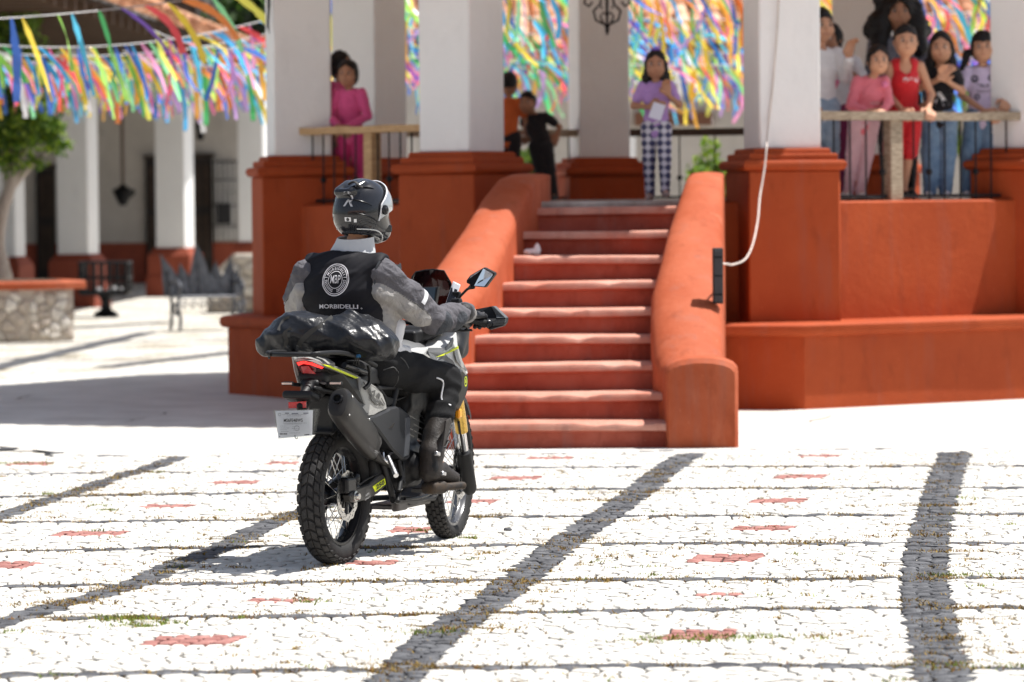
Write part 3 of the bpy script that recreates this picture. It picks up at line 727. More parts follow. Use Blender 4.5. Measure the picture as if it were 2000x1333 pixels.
# hanging iron lantern bracket
def scroll(c, r, turns, a0, sgn, n=22, rr=.012):
    return [c+Vector((sgn*(r*(1-.75*i/n))*math.cos(a0+turns*6.28*i/n), 0, (r*(1-.75*i/n))*math.sin(a0+turns*6.28*i/n))) for i in range(n+1)]
def chandelier(px, Y, label, ztip=None):
    p = atY(px, 66, Y); t = thing('iron_lantern', label, 'lantern', (p.x,p.y,p.z))
    for s in (-1,1):
        mb = MB(); mb.tube([(0,0,.03),(s*.02,0,.08),(s*.10,0,.12),(s*.12,0,.2),(s*.06,0,.26),(s*.045,0,.22)], .012, 6); mb.build('scroll', IRON, t)
        mb = MB(); mb.tube([(s*.06,0,.26),(s*.05,0,.34),(s*.12,0,.38),(s*.19,0,.34),(s*.20,0,.27),(s*.16,0,.24),(s*.13,0,.28)], .012, 6); mb.build('scroll', IRON, t)
        mb = MB(); mb.tube([(s*.03,0,.09),(s*.06,0,.15),(s*.03,0,.19),(s*.005,0,.16)], .01, 6); mb.build('scroll', IRON, t)
    mb = MB(); mb.lathe([(0,-.02),(.012,0),(.02,.03),(.012,.08),(.014,.3),(.06,.34),(.07,.36),(.06,.5),(.02,.6),(.01,1.1)], n=10); mb.build('stem', IRON, t, 40)
chandelier(1186, 34.1, 'black wrought iron lantern with scrolls hanging in the middle of the bandstand')
# ================= BACKGROUND BUILDINGS, TREE, STREET FURNITURE =================
SHADEW = plaster('limewash_wall', (.46,.425,.38), (.55,.51,.46), .3, dark=.9)
TILES = [mat('clay_tile_%s'%n_, c, .8, scale=4, var=.2, bump=.3, col2=c2) for n_,c,c2 in (('a',(.42,.17,.08),(.66,.36,.2)),('b',(.5,.24,.13),(.74,.5,.34)),('c',(.3,.12,.06),(.5,.24,.13)))]
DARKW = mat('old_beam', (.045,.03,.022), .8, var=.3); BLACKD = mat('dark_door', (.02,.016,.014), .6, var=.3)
def voro(seeds, ok=lambda p: True, mx=9):
    r = delaunay_2d_cdt([Vector(p) for p in seeds], [], [], 0, 1e-5); cv, tr = r[0], r[2]; inc = {}
    for t in tr:
        a,b_,c = (cv[j] for j in t); d = 2*(a.x*(b_.y-c.y)+b_.x*(c.y-a.y)+c.x*(a.y-b_.y))
        if abs(d) < 1e-12: continue
        a2,b2,c2 = a.length_squared,b_.length_squared,c.length_squared
        q = ((a2*(b_.y-c.y)+b2*(c.y-a.y)+c2*(a.y-b_.y))/d, (a2*(c.x-b_.x)+b2*(a.x-c.x)+c2*(b_.x-a.x))/d)
        for j in t: inc.setdefault(j,[]).append(q)
    out = []
    for j,P in inc.items():
        v = cv[j]
        if len(P) < 3 or not ok(v): continue
        P = sorted(P, key=lambda p: math.atan2(p[1]-v.y,p[0]-v.x)); out.append((v,P))
    return out
RUB = [mat('rubble_stone_%d'%i, c, .9, scale=8, bump=.6, var=.2) for i,c in enumerate([(.55,.50,.43),(.44,.38,.32),(.62,.58,.52)])]
MORTAR = mat('mortar', (.46,.41,.35), .95, var=.2, scale=12, bump=.5)
def stonework(parent, O, u, v, n_, W, H_, sp, lift=.035, ok=None):
    O,u,v,n_ = Vector(O),Vector(u),Vector(v),Vector(n_); S = []
    y = -sp
    while y < H_+sp:
        x = -sp
        while x < W+sp: S.append((x+(NR.rand()-.5)*sp*.7, y+(NR.rand()-.5)*sp*.6)); x += sp*(.8+.5*NR.rand())
        y += sp*.72
    for c,P in voro(S, lambda p: 0 < p.x < W and 0 < p.y < H_):
        if ok and not ok(c): continue
        k = len(P); vs = []
        cx_ = sum(min(max(p[0],0),W) for p in P)/k; cy_ = sum(min(max(p[1],0),H_) for p in P)/k
        l = lift*(.6+.7*NR.rand())
        for f,z in ((.93,-.02),(.9,l*.6),(.66,l)):
            for p in P:
                px_,py_ = min(max(p[0],0),W),min(max(p[1],0),H_); q = O+u*(cx_+(px_-cx_)*f)+v*(cy_+(py_-cy_)*f)+n_*z; vs.append(q)
        mb = MB(); mb.add(vs, [(r*k+i_,r*k+(i_+1)%k,(r+1)*k+(i_+1)%k,(r+1)*k+i_) for r in (0,1) for i_ in range(k)]+[tuple(range(2*k,3*k))])
        mb.build('stone', RUB[NR.randint(3)], parent, 60)
# ---- barrel tiles ----
def tile_mesh(L_, r):
    mb = MB(); vs = []
    for y,rr in ((0,r*1.08),(L_,r*.92)):
        for j in range(7): t = math.pi*j/6; vs.append((math.cos(t)*rr,y,math.sin(t)*rr*.8)); 
        for j in range(7): t = math.pi*j/6; vs.append((math.cos(t)*(rr-.018),y,math.sin(t)*(rr-.018)*.8))
    F = [(j,j+1,14+j+1,14+j) for j in range(6)]+[(7+j+1,7+j,21+j,21+j+1) for j in range(6)]+[(j+1,j,7+j,7+j+1) for j in range(6)]
    mb.add(vs,F); return mb
TMS = [tile_mesh(.42,.105).mesh('roof_tile', m, 50) for m in TILES]
def tile_roof(parent, O, u, up, nrm, W, rows, pitch=.22, expo=.36, skip=0.):
    M_ = Matrix((u,up,nrm)).transposed().to_4x4()
    for r_ in range(rows):
        for k in range(int(W/pitch)):
            if NR.rand() < skip: continue
            o = link('roof_tile', TMS[NR.randint(3)], parent); jit = Matrix.Rotation((NR.rand()-.5)*.12,4,'Z')
            o.matrix_local = Matrix.Translation(Vector(O)+u*((k+.5)*pitch+(NR.rand()-.5)*.02)+up*(r_*expo+(NR.rand()-.5)*.05)+nrm*(.012+.01*NR.rand())) @ M_ @ jit
# ---- building straight behind the bandstand ----
hb = thing('tiled_house', 'cream house with clay tile roof straight behind the bandstand', 'house', (8.2,54,0))
mb = MB(); mb.box((0,3,1.85), (9.5,3,1.9)); mb.build('wall', SHADEW, hb)
mb = MB(); mb.box((0,-.02,.4), (9.52,.05,.42)); mb.build('dado', DARKR, hb)
up = Vector((0,math.cos(R(24)),math.sin(R(24)))); nr = Vector((0,-math.sin(R(24)),math.cos(R(24))))
mb = MB(); mb.prism([(-9.6,-.9,3.62),(9.6,-.9,3.62),(9.6,-.9,3.70),(-9.6,-.9,3.70)], up*6.5); mb.build('roof_bed', TILES[2], hb)
tile_roof(hb, (-9.5,-.93,3.705), Vector((1,0,0)), up, nr, 8.4, 7, .225, .37)
mb = MB(); mb.box((-5.9,-.05,2.75), (.55,.1,.09)); mb.build('shelf_sign', mat('brown_board',(.16,.07,.04),.7), hb)
mb = MB(); mb.box((-6.5,-.3,1.9), (.05,.05,.6)); mb.build('pipe', WHITEP, hb)
# ---- arcade on the left ----
ar = thing('arcade', 'long shaded arcade with white square pillars, oxide red plinths and tile eave on the left', 'arcade', (-7,60,0))
AO = Vector((-7,60,0))
def A(p): return Vector(p)-AO
rot = Matrix.Rotation(R(-13),3,'Z')
for (pl,pr,yb,D_,wb) in ((-30,45,505,58.,.62),(108,190,500,60.5,.62),(301,378,487,66.5,.66),(463,530,475,73,.6),(600,660,470,80,.6)):
    a_ = atY(pl,yb,D_); b_ = atY(pr,yb,D_); w_ = (b_.x-a_.x); c = Vector(((a_.x+b_.x)/2,D_+.3,0)); h = w_/2/(math.cos(R(19))+math.sin(R(19)))
    zb = max(.75,a_.z)
    mb = MB(); mb.box(A((c.x,c.y,(zb+4.3)/2)), (h,h,(4.3-zb)/2), rot, bev=.02); pc = mb.build('pillar', WHITEP, ar)
    mb = MB(); vs = []
    for hh,z in ((h*1.55,-.02),(h*1.5,zb*.42),(h*1.42,zb*.46),(h*1.42,zb*.86),(h*1.08,zb+.02)):
        for sx,sy in ((1,1),(-1,1),(-1,-1),(1,-1)): vs.append(A((c.x,c.y,z))+rot@Vector((hh*sx,hh*sy,0)))
    mb.add(vs, [(k*4+j,k*4+(j+1)%4,k*4+4+(j+1)%4,k*4+4+j) for k in range(4) for j in range(4)]+[(16,17,18,19)]); mb.build('plinth', DARKR, pc)
WY = 77.
def wp(px, py, dy=0): return A(atY(px,py,WY-dy))
mb = MB(); mb.box(A((-8,WY+.3,2.2)), (9,.3,2.2)); mb.build('wall', SHADEW, ar)
z_d = atY(250,475,WY).z
mb = MB(); mb.box(A((-8,WY+.27,z_d/2)), (9,.3,z_d/2)); mb.build('dado', DARKR, ar)
def wbox(name, x0, y0, x1, y1, m, dy=.05, th=.05, parent=None, **k):
    a_,b_ = wp(x0,y1,dy),wp(x1,y0,dy); mb = MB(); mb.box((a_+b_)/2, (abs(b_.x-a_.x)/2,th,abs(b_.z-a_.z)/2)); return mb.build(name, m, parent or ar, **k)
for (x0,y0,x1,y1) in ((74,330,107,615),(288,312,306,600),(374,308,414,600)):
    dr = wbox('door', x0, y0, x1, y1, BLACKD, .04)
    q = wbox('lintel', x0-6, y0-8, x1+6, y0, DARKW, .1, .08); q.parent = dr
    for k in range(2):
        xx = x0+(x1-x0)*(.28+.44*k)
        for (ya,yb2) in ((y0+12,y0+95),(y0+110,y0+200)): q = wbox('panel', xx-(x1-x0)*.16, ya, xx+(x1-x0)*.16, yb2, DARKW, .1, .02); q.parent = dr
# window with iron grille, and a small dark box
wn = wbox('window', 418, 318, 462, 470, mat('window_pale',(.75,.72,.68),.6), .05)
for k in range(5): q = wbox('grille_bar', 419+k*10, 312, 421.2+k*10, 475, IRON, .35, .012); q.parent = wn
for yy in (315,350,400,440): q = wbox('grille_bar', 416, yy, 464, yy+3, IRON, .37, .012); q.parent = wn
q = wbox('meter_box', 424, 397, 451, 438, BLK, .5, .06)
for px_,y0,y1 in ((240,200,372),):
    t = thing('hanging_lantern', 'dark lantern hanging on a long rod in front of the shaded arcade wall', 'lantern', tuple(AO+wp(px_,y1,4)))
    mb = MB(); mb.tube([(0,0,0),(0,0,1.9)], .035, 6); mb.build('rod', mat('rusty_rod',(.12,.08,.06),.7), t)
    mb = MB(); mb.lathe([(.0,-.3),(.08,-.28),(.1,-.22),(.2,-.02),(.22,0),(.12,.04),(.03,.12),(0,.13)], n=8); mb.tube([(0,0,-.1),(.12,0,-.14),(.22,0,-.06),(.2,0,.02)], .025, 6); mb.build('lamp', IRON, t, 40)
t = thing('wall_lamp', 'small black lamp on the arcade wall right of the dark door', 'lamp', tuple(AO+wp(391,256,.3)))
mb = MB(); mb.lathe([(0,-.2),(.07,-.17),(.09,.08),(.11,.1),(.03,.2),(0,.2)], n=6); mb.build('lamp_body', IRON, t, 40); mb = MB(); mb.tube([(0,0,.18),(0,.1,.26),(0,.25,.2)], .015, 6); mb.build('bracket', IRON, t)
# eave: dark boarded ceiling, beams, tiles
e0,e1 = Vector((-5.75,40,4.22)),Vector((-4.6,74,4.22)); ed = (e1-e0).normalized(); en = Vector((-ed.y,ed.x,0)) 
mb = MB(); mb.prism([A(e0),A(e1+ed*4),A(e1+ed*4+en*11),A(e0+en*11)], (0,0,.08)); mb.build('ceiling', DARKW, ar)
bmz = MB(); bmz.box((0,4.2,0), (.07,4.3,.09)); bme = bmz.mesh('beam', mat('beam_brown',(.09,.055,.035),.8))
Lr = (e1-e0).length
for k in range(int(Lr/.85)):
    o = link('beam', bme, ar, A(e0+ed*(k*.85+.2))-Vector((0,0,.1))); o.rotation_euler = (0,0,math.atan2(en.y,en.x)-math.pi/2)
up = (en*math.cos(R(26))+Vector((0,0,math.sin(R(26))))).normalized(); nr = ed.cross(up).normalized(); nr = nr if nr.z > 0 else -nr
mb = MB(); a_ = A(e0)-en*.15+Vector((0,0,.1)); mb.prism([a_,a_+ed*Lr,a_+ed*Lr+up*9,a_+up*9], nr*.07); mb.build('roof_bed', TILES[0], ar)
tile_roof(ar, a_+nr*.09, ed, up, nr, Lr, 1, .27, .38)
# under-tiles that close the eave edge
for k in range(int(Lr/.27)):
    o = link('roof_tile', TMS[NR.randint(3)], ar); o.matrix_local = Matrix.Translation(a_+ed*(k*.27)+nr*.06-up*.06) @ Matrix((ed,up,nr)).transposed().to_4x4() @ Matrix.Rotation(math.pi,4,'Y')
# ---- white upper building and dark trees far left ----
t = thing('white_house', 'two storey white house with balcony rising behind the arcade roof', 'house', (-7.6,96,0))
mb = MB(); mb.box((0,4,4.5), (4.5,4,4.5)); mb.build('wall', SHADEW, t)
for x in (-1.5,0.55,2.3):
    mb = MB(); mb.box((x,-.8,4.5), (.28,.28,4.5)); mb.build('pillar', WHITEP, t)
mb = MB(); mb.box((0,-.9,5.65), (4.5,.5,.12)); mb.build('balcony', DARKW, t)
rb = MB(); rb.box((0,0,.5),(.03,.03,.5)); rbm = rb.mesh('baluster', DARKW)
for k in range(26): link('baluster', rbm, t, (-3.2+k*.25,-1.35,5.7))
mb = MB(); mb.box((0,-1.35,6.75), (4.5,.06,.06)); mb.build('handrail', DARKW, t)
for x in (-.7,1.5):
    mb = MB(); mb.box((x,-.03,6.6), (.5,.05,1.0)); mb.build('shutter', mat('brown_shutter',(.12,.07,.05),.7), t)
# house closing the square behind the photographer (seen in mirror and glossy things)
t = thing('far_arcade_house', 'tiled house with arches closing the other side of the square', 'house', (0,-14,0))
mb = MB(); mb.box((0,-3,2.6), (26,3,2.6)); mb.build('wall', plaster('ochre_wall',(.55,.33,.2),(.62,.42,.28)), t)
mb = MB(); mb.prism([(-26.5,.9,5.1),(26.5,.9,5.1),(26.5,.9,5.25),(-26.5,.9,5.25)], (0,-5,2.3)); mb.build('roof', TILES[0], t)
am = MB(); am.add([(math.cos(math.pi*j/10)*1.2,.02,1.9+math.sin(math.pi*j/10)*1.2) for j in range(11)]+[(-1.2,.02,0),(1.2,.02,0)], [tuple(range(13))]); ame = am.mesh('arch', BLACKD)
for k in range(14): link('arch', ame, t, (-21.5+k*3.3,0,0))
# ---- foliage ----
def foliage(name, spots_, n_, size, mats_, parent, seed=1, bias=.6):
    rs = np.random.RandomState(seed); mb = MB()
    tot = sum(r[0]*r[1]*r[2] for _,r in spots_)
    for c,r in spots_:
        k = int(n_*r[0]*r[1]*r[2]/tot)
        cl = rs.randn(max(3,k//45),3); cl /= np.linalg.norm(cl,axis=1)[:,None]; cl *= (.45+.6*rs.rand(len(cl)))[:,None]
        for i in range(k):
            q = cl[rs.randint(len(cl))]+rs.randn(3)*.17; p = Vector((c[0]+q[0]*r[0],c[1]+q[1]*r[1],c[2]+q[2]*r[2]))
            d = Vector(rs.randn(3)); d.z -= .5; d.normalize(); s_ = d.cross(Vector(rs.randn(3))).normalized(); l = size*(.6+.8*rs.rand())
            mb.add([p, p+d*l*.5+s_*l*.28, p+d*l, p+d*l*.5-s_*l*.28], [(0,1,2,3)], rs.randint(len(mats_)))
    return mb.build(name, mats_, parent)
def leafmat(n_, c):
    m = mat(n_, c, .5, var=.2, scale=3); b = m.node_tree.nodes['Principled BSDF']; b.inputs['Subsurface Weight'].default_value = 0
    N = m.node_tree.nodes; L = m.node_tree.links; tr = N.new('ShaderNodeBsdfTranslucent'); tr.inputs[0].default_value = (c[0]*2.2,c[1]*2.2,c[2]*1.2,1); mx = N.new('ShaderNodeMixShader'); mx.inputs[0].default_value = .35
    L.new(b.outputs[0], mx.inputs[1]); L.new(tr.outputs[0], mx.inputs[2]); L.new(mx.outputs[0], N['Material Output'].inputs[0]); return m
LV = [leafmat('leaf_dark',(.035,.075,.014)), leafmat('leaf_mid',(.085,.15,.022)), leafmat('leaf_bright',(.19,.27,.035))]
BARK = mat('bark', (.28,.24,.2), .9, scale=6, bump=.8, col2=(.45,.4,.36), stretch=(1,1,.3))
tp = ground(30,640); TY = 48.2
t = thing('fig_tree', 'small bushy tree growing out of the stone planter at the left edge', 'tree', (-6.9,TY,.4)); TO = Vector((-6.9,TY,.4))
tk = [atY(px,py,TY)-TO for px,py in ((12,590),(6,540),(-6,480),(2,420),(18,370),(28,330))]
tb = MB(); tb.tube(catmull(tk,4), [.125-.003*i for i in range(len(catmull(tk,4)))], 10)
for e in ((60,250),(-30,240),(20,180),(90,300)):
    q = atY(*e,TY)-TO; tb.tube(catmull([tk[4], (tk[4]+q)/2+Vector((.05,.1,.1)), q],4), [.07-.006*i for i in range(9)], 7)
tb.build('trunk', BARK, t, 60)
foliage('crown', [(atY(px,py,TY)-TO, r) for px,py,r in ((10,235,(.58,.6,.46)),(58,285,(.42,.45,.30)),(-30,190,(.6,.7,.5)),(22,100,(.5,.5,.42)),(90,258,(.27,.3,.22)),(20,318,(.46,.4,.19)),(70,195,(.34,.4,.30)),(106,290,(.17,.2,.11)),(112,240,(.15,.15,.09)),(-5,45,(.45,.4,.26)))], 9500, .085, LV, t, 3)
t = thing('dark_tree', 'dark trees filling the gap beyond the arcade roof, top left', 'tree', (-5.4,92,0))
tb = MB(); tb.tube([(0,0,0),(0.1,0,3),(.2,0,5)], [.25,.2,.1], 8); tb.build('trunk', BARK, t)
foliage('crown', [((0,0,5.6),(1.6,1.2,1.2)),((1.2,0,5.2),(1.,1,.9)),((-1,0,6.4),(1,1,.8))], 3500, .28, LV[:1]+[mat('leaf_black',(.012,.02,.008),.7)], t, 5)
for px,py,D_,s_,lab in ((1382,338,46,.5,'green shrub behind the bandstand right of the girl in lilac'),(1015,330,47,.35,'pale green shrub seen under the back railing, left of the stairs'),(1880,210,50,.5,'green shrub behind the girl with the white bow')):
    p = atY(px,py,D_); t = thing('shrub', lab, 'shrub', (p.x,p.y,0)); mb = MB(); mb.tube([(0,0,0),(0,0,p.z)], .03, 6); mb.build('stem', BARK, t)
    foliage('leaves', [((0,0,p.z),(s_*.6,s_*.5,s_*.8)),((0.1,0,p.z-.4),(s_*.5,s_*.4,s_*.6))], 900, .1, LV[1:], t, int(px))
# ---- stone planter ----
c = ground(58,667); t = thing('stone_planter', 'octagonal rubble stone planter with an orange coping around the tree', 'planter', (c.x,c.y,0))
HT = .62; th1 = R(12); u1 = Vector((math.cos(R(10)),math.sin(R(10)),0))*-1; u2 = Vector((math.cos(R(35)),math.sin(R(35)),0))
W1,W2 = 1.0,.60
e2 = u2*W2; e1_ = u1*W1; back = Vector((0,1.5,0))
poly = [Vector(), e2, e2+Vector((-.25,.75,0)), e2+Vector((-1.0,1.1,0)), e1_+Vector((-.4,1.0,0)), e1_]
mb = MB(); mb.prism([p+Vector((0,0,-.03)) for p in poly], (0,0,HT+.03)); mb.build('core', MORTAR, t)
n1 = Vector((u1.y,-u1.x,0)); n1 = n1 if n1.y < 0 else -n1; n2 = Vector((u2.y,-u2.x,0)); n2 = n2 if n2.y < 0 else -n2
stonework(t, (0,0,0), u1, (0,0,1), n1, W1, HT-.02, .17); stonework(t, (0,0,0), u2, (0,0,1), n2, W2, HT-.02, .16)
cpm = Vector((sum(p.x for p in poly)/6, sum(p.y for p in poly)/6, 0)); big_ = [cpm+(p-cpm)*1.13 for p in poly]; big_[1] += u2*.06
mb = MB(); q = [p+Vector((0,0,HT)) for p in big_]; mb.prism([p+Vector((0,0,.1)) for p in q], (0,0,-.1), bev=.025); mb.build('coping', ORANGE2, t, 40)
mb = MB(); mb.prism([cpm+(p-cpm)*.85+Vector((0,0,HT+.09)) for p in poly], (0,0,.015)); mb.build('soil', mat('soil',(.09,.06,.04),.95), t)
# ---- rubble retaining wall behind the bench ----
c = atY(470,640,57); t = thing('rubble_wall', 'sunlit rubble stone wall with a sloping end behind the iron bench', 'wall', (c.x,57,0))
P = [(-.5,0,0),(1.4,0,0),(1.4,0,.86),(-.1,0,.86),(-.38,0,.60),(-.5,0,.25)]
mb = MB(); mb.prism(P, (0,.8,0)); mb.build('core', MORTAR, t)
stonework(t, (-.5,0,0), (1,0,0), (0,0,1), (0,-1,0), 1.5, .86, .24, .05, lambda c_: c_.y < .3+1.5*c_.x)
# ---- cast iron bench ----
c = ground(418,645); t = thing('iron_bench', 'ornate grey cast iron bench with pointed leaf back, left of the bandstand', 'bench', (c.x-.1,c.y+.1,0), R(20))
GI = mat('grey_cast_iron', (.09,.093,.105), .45, metal=.3, var=.3, scale=12)
for k in range(5):
    mb = MB(); mb.box((0,-.18+k*.09,.43), (.42,.036,.012), bev=.005); mb.build('seat_slat', GI, t)
for s in (-1,1):
    mb = MB(); mb.tube(catmull([(s*.42,-.22,0),(s*.40,-.2,.15),(s*.44,-.24,.3),(s*.42,-.2,.42),(s*.42,-.26,.56),(s*.42,-.1,.64),(s*.42,.18,.6)],4), .022, 8); mb.build('arm_leg', GI, t, 60)
    mb = MB(); mb.tube(catmull([(s*.42,.24,0),(s*.41,.2,.2),(s*.42,.18,.43),(s*.44,.22,.75)],4), .022, 8); mb.build('leg', GI, t, 60)
    mb = MB(); mb.tube([Vector((s*.42,-.05,.25))+Vector((0,math.cos(a_*.6)*.12*(1-a_/14),math.sin(a_*.6)*.12*(1-a_/14))) for a_ in range(12)], .015, 6); mb.build('scroll', GI, t, 60)
for k,(x,h_,w_,ln) in enumerate(((-.40,.98,.11,-.14),(-.22,.86,.13,-.06),(-.02,1.12,.14,-.04),(.18,.88,.13,.02),(.36,.95,.11,.04),(.46,.8,.07,.05))):
    mb = MB(); P = [(x-w_,.2,.44),(x-w_*1.1,.21,.62),(x-w_*.5+ln*.5,.235,h_*.82),(x+ln,.25,h_),(x+w_*.6+ln*.3,.235,h_*.8),(x+w_*1.1,.21,.6),(x+w_,.2,.44)]
    mb.prism(P, (0,.02,0)); mb.tube([(x,.19,.46),(x+ln*.5,.225,h_*.7),(x+ln,.24,h_)], .01, 5); mb.build('leaf_panel', GI, t)
for k in range(7):
    mb = MB(); x = -.36+k*.12; mb.tube([Vector((x,-.23,.33))+Vector((math.cos(a_*.7)*.05*(1-a_/13),0,math.sin(a_*.7)*.07*(1-a_/13))) for a_ in range(11)], .01, 5); mb.build('apron_scroll', GI, t, 60)
# ---- iron basket ----
c = ground(207,618); t = thing('iron_basket', 'black wrought iron basket on a turned foot, in front of the arcade pillar', 'basket', (c.x,c.y,0))
mb = MB(); mb.lathe([(0,0),(.17,0),(.18,.04),(.08,.1),(.06,.2),(.09,.27),(.12,.3),(0,.3)], n=16); mb.build('foot', IRON, t, 40)
mb = MB(); mb.box((0,0,.33),(.34,.34,.02)); mb.build('tray', IRON, t)
for z in (.36,.56,.78):
    mb = MB(); s_ = .35 if z > .4 else .33; mb.tube([(-s_,-s_,z),(s_,-s_,z),(s_,s_,z),(-s_,s_,z)], .016, 6, closed=True); mb.build('hoop', IRON, t)
vb = MB(); vb.box((0,0,.57),(.016,.016,.22)); vbm = vb.mesh('bar', IRON)
for k in range(7):
    for s in (-1,1): link('bar', vbm, t, (-.34+k*.113,s*.34,0)); link('bar', vbm, t, (s*.34,-.34+k*.113,0))
mb = MB()
for k in range(14): mb.add(*ballvf(.03+.02*NR.rand(), ((NR.rand()-.5)*.5,(NR.rand()-.5)*.5,.37+.02*NR.rand()),6,4))
mb.build('ashes', mat('ash',(.4,.4,.4),.9), t)
# ================= RIBBONS =================
RC = [('pink',(.85,.12,.32)),('sky',(.02,.36,.72)),('yellow',(.9,.55,.01)),('green',(.03,.42,.1)),('orange',(.9,.2,.01)),('violet',(.16,.05,.48)),('blue',(.01,.11,.5)),('rose',(.82,.25,.48)),('red',(.75,.04,.05)),('lime',(.32,.66,.08)),('lilac',(.48,.28,.62)),('amber',(.95,.36,.01))]
def ribmat(n_, c):
    m = bpy.data.materials.new('ribbon_'+n_); m.use_nodes = True; N = m.node_tree.nodes; L = m.node_tree.links; b = N['Principled BSDF']
    b.inputs['Base Color'].default_value = (*c,1); b.inputs['Roughness'].default_value = .25; b.inputs['Coat Weight'].default_value = .6; b.inputs['Coat Roughness'].default_value = .1
    tr = N.new('ShaderNodeBsdfTranslucent'); tr.inputs[0].default_value = (*[min(1,x*1.1+.08) for x in c],1); mx = N.new('ShaderNodeMixShader'); mx.inputs[0].default_value = .7
    L.new(b.outputs[0], mx.inputs[1]); L.new(tr.outputs[0], mx.inputs[2]); L.new(mx.outputs[0], N['Material Output'].inputs[0]); return m
RC += [('white',(.82,.82,.84)),('lemon',(.95,.75,.08)),('mint',(.25,.75,.35)),('azure',(.05,.5,.9))]  # pale extras: white glints and overexposed brightness put into the ribbon colours
RM = [ribmat(n_,[min(.95,x*1.12+.02) for x in c]) for n_,c in RC]
ORD = [1,2,3,4,6,9,0,14,13,15,12,2,11,5,1,7,3,8,10,6,13,15]
def rib(seed, wild):
    rs = np.random.RandomState(seed); L_ = .48+.25*rs.rand(); w_ = .016+.014*rs.rand(); K = 11; mb = MB(); vs = []
    p = Vector((0,0,0)); ang = .35+.35*rs.randn()*(1+wild*.7)+.15; az = rs.rand()*.8-.4; tw = rs.rand()*6.28; tws = (rs.rand()-.5)*1.1
    for k in range(K+1):
        f = k/K; a_ = ang*(1-.75*f)+wild*.5*math.sin(f*5+rs.rand()*.6+tw)*f
        d = Vector((math.sin(a_)*math.cos(az), math.sin(a_)*math.sin(az)+.1*math.sin(6*f+tw), -math.cos(a_))).normalized()
        t = tw*.12+tws*k*.32; s_ = Vector((math.cos(t),math.sin(t),.1*math.sin(3*f))); s_ = (s_-d*s_.dot(d)).normalized()
        ww = w_*(.35+.65*min(1,f*5))*(1+.15*math.sin(k*2.1+seed)); q = d.cross(s_)*.006*math.sin(k*1.7)
        vs += [p-s_*ww, p+q, p+s_*ww]; p = p+d*(L_/K)
    mb.add(vs, [(3*k+j,3*k+j+1,3*k+4+j,3*k+3+j) for k in range(K) for j in (0,1)]); return mb
RV = []
for i in range(30):
    mb = rib(i, 0 if i < 14 else 1)
    RV.append([mb.mesh('ribbon', RM[c], 80) for c in (ORD[(i*5)%22],ORD[(i*5+3)%22],ORD[(i*5+7)%22],ORD[(i*5+11)%22],ORD[(i*5+14)%22])])
STR = mat('string', (.6,.6,.6), .6)
def ribstring(p0, p1, n_, label, wild=0, sag=.15, sc=1.):
    p0,p1 = Vector(p0),Vector(p1); mid = (p0+p1)/2; t = thing('ribbon_string', label, 'ribbon string', mid, 0, 'strings of coloured plastic ribbons over the plaza')
    pts = [p0.lerp(p1,k/12)-mid-Vector((0,0,sag*4*(k/12)*(1-k/12))) for k in range(13)]
    mb = MB(); mb.tube(pts, .006, 4); mb.build('string', STR, t)
    for k in range(n_):
        f = (k+.2+.6*NR.rand())/n_; p = p0.lerp(p1,f)-mid-Vector((0,0,sag*4*f*(1-f)))
        m = RV[NR.randint(14) if (not wild or NR.rand() < .25) else 14+NR.randint(16)]; o = link('ribbon', m[NR.randint(5)], t, p)
        s_ = sc*(.74+.36*NR.rand()); o.scale = (s_,s_,s_); o.rotation_euler = (0,(NR.rand()-.5)*.5*(1+wild),(NR.rand()-.5)*.9)
def pstr(x0, y0, x1, y1, D0, D1, n_, label, **k): ribstring(atY(x0,y0,D0), atY(x1,y1,D1), n_, label, **k)
# left of the bandstand
pstr(-60,40,545,-30,33,36,14,'nearest ribbon string, highest on the left, ribbons hanging far apart',sag=.05,sc=1.15)
pstr(-60,84,545,32,37,39,34,'second ribbon string on the left, just under the sparse top one')
pstr(-60,98,545,62,40,42,60,'third ribbon string down on the left, in front of the tile eave')
pstr(-60,112,545,80,43,45,75,'fourth ribbon string down on the left, crossing the dark eave')
pstr(-60,118,545,96,46,48,85,'lowest ribbon string on the left, its ribbons ending over the arcade pillars')
pstr(-60,128,560,118,50,52,80,'farthest ribbon string on the left, small ribbons behind the others')
pstr(240,100,560,105,41,41,50,'short dense ribbon string beside the first white column')
pstr(300,60,560,70,38,38,14,'short ribbon string tangled beside the first white column',wild=1)
# behind the bandstand
for i,(x0,y0,x1,y1,D_,n_,lab) in enumerate((
  (600,-40,2050,-35,41,60,'highest ribbon string seen between the white columns'),
  (600,10,2050,15,43,62,'ribbon string just under the highest one behind the bandstand'),
  (600,45,2050,50,45,62,'ribbon string in the middle height behind the bandstand, nearer one'),
  (600,78,2050,82,47,62,'ribbon string in the middle height behind the bandstand, farther one'),
  (600,100,2050,104,43.6,62,'lower ribbon string behind the bandstand, ribbons ending above the girl in lilac'),
  (600,122,2050,128,49,62,'lowest ribbon string behind the bandstand, close to the house wall'))):
    pstr(x0,y0,x1,y1,D_,D_+.8,n_+110,lab,wild=1,sc=1.0)
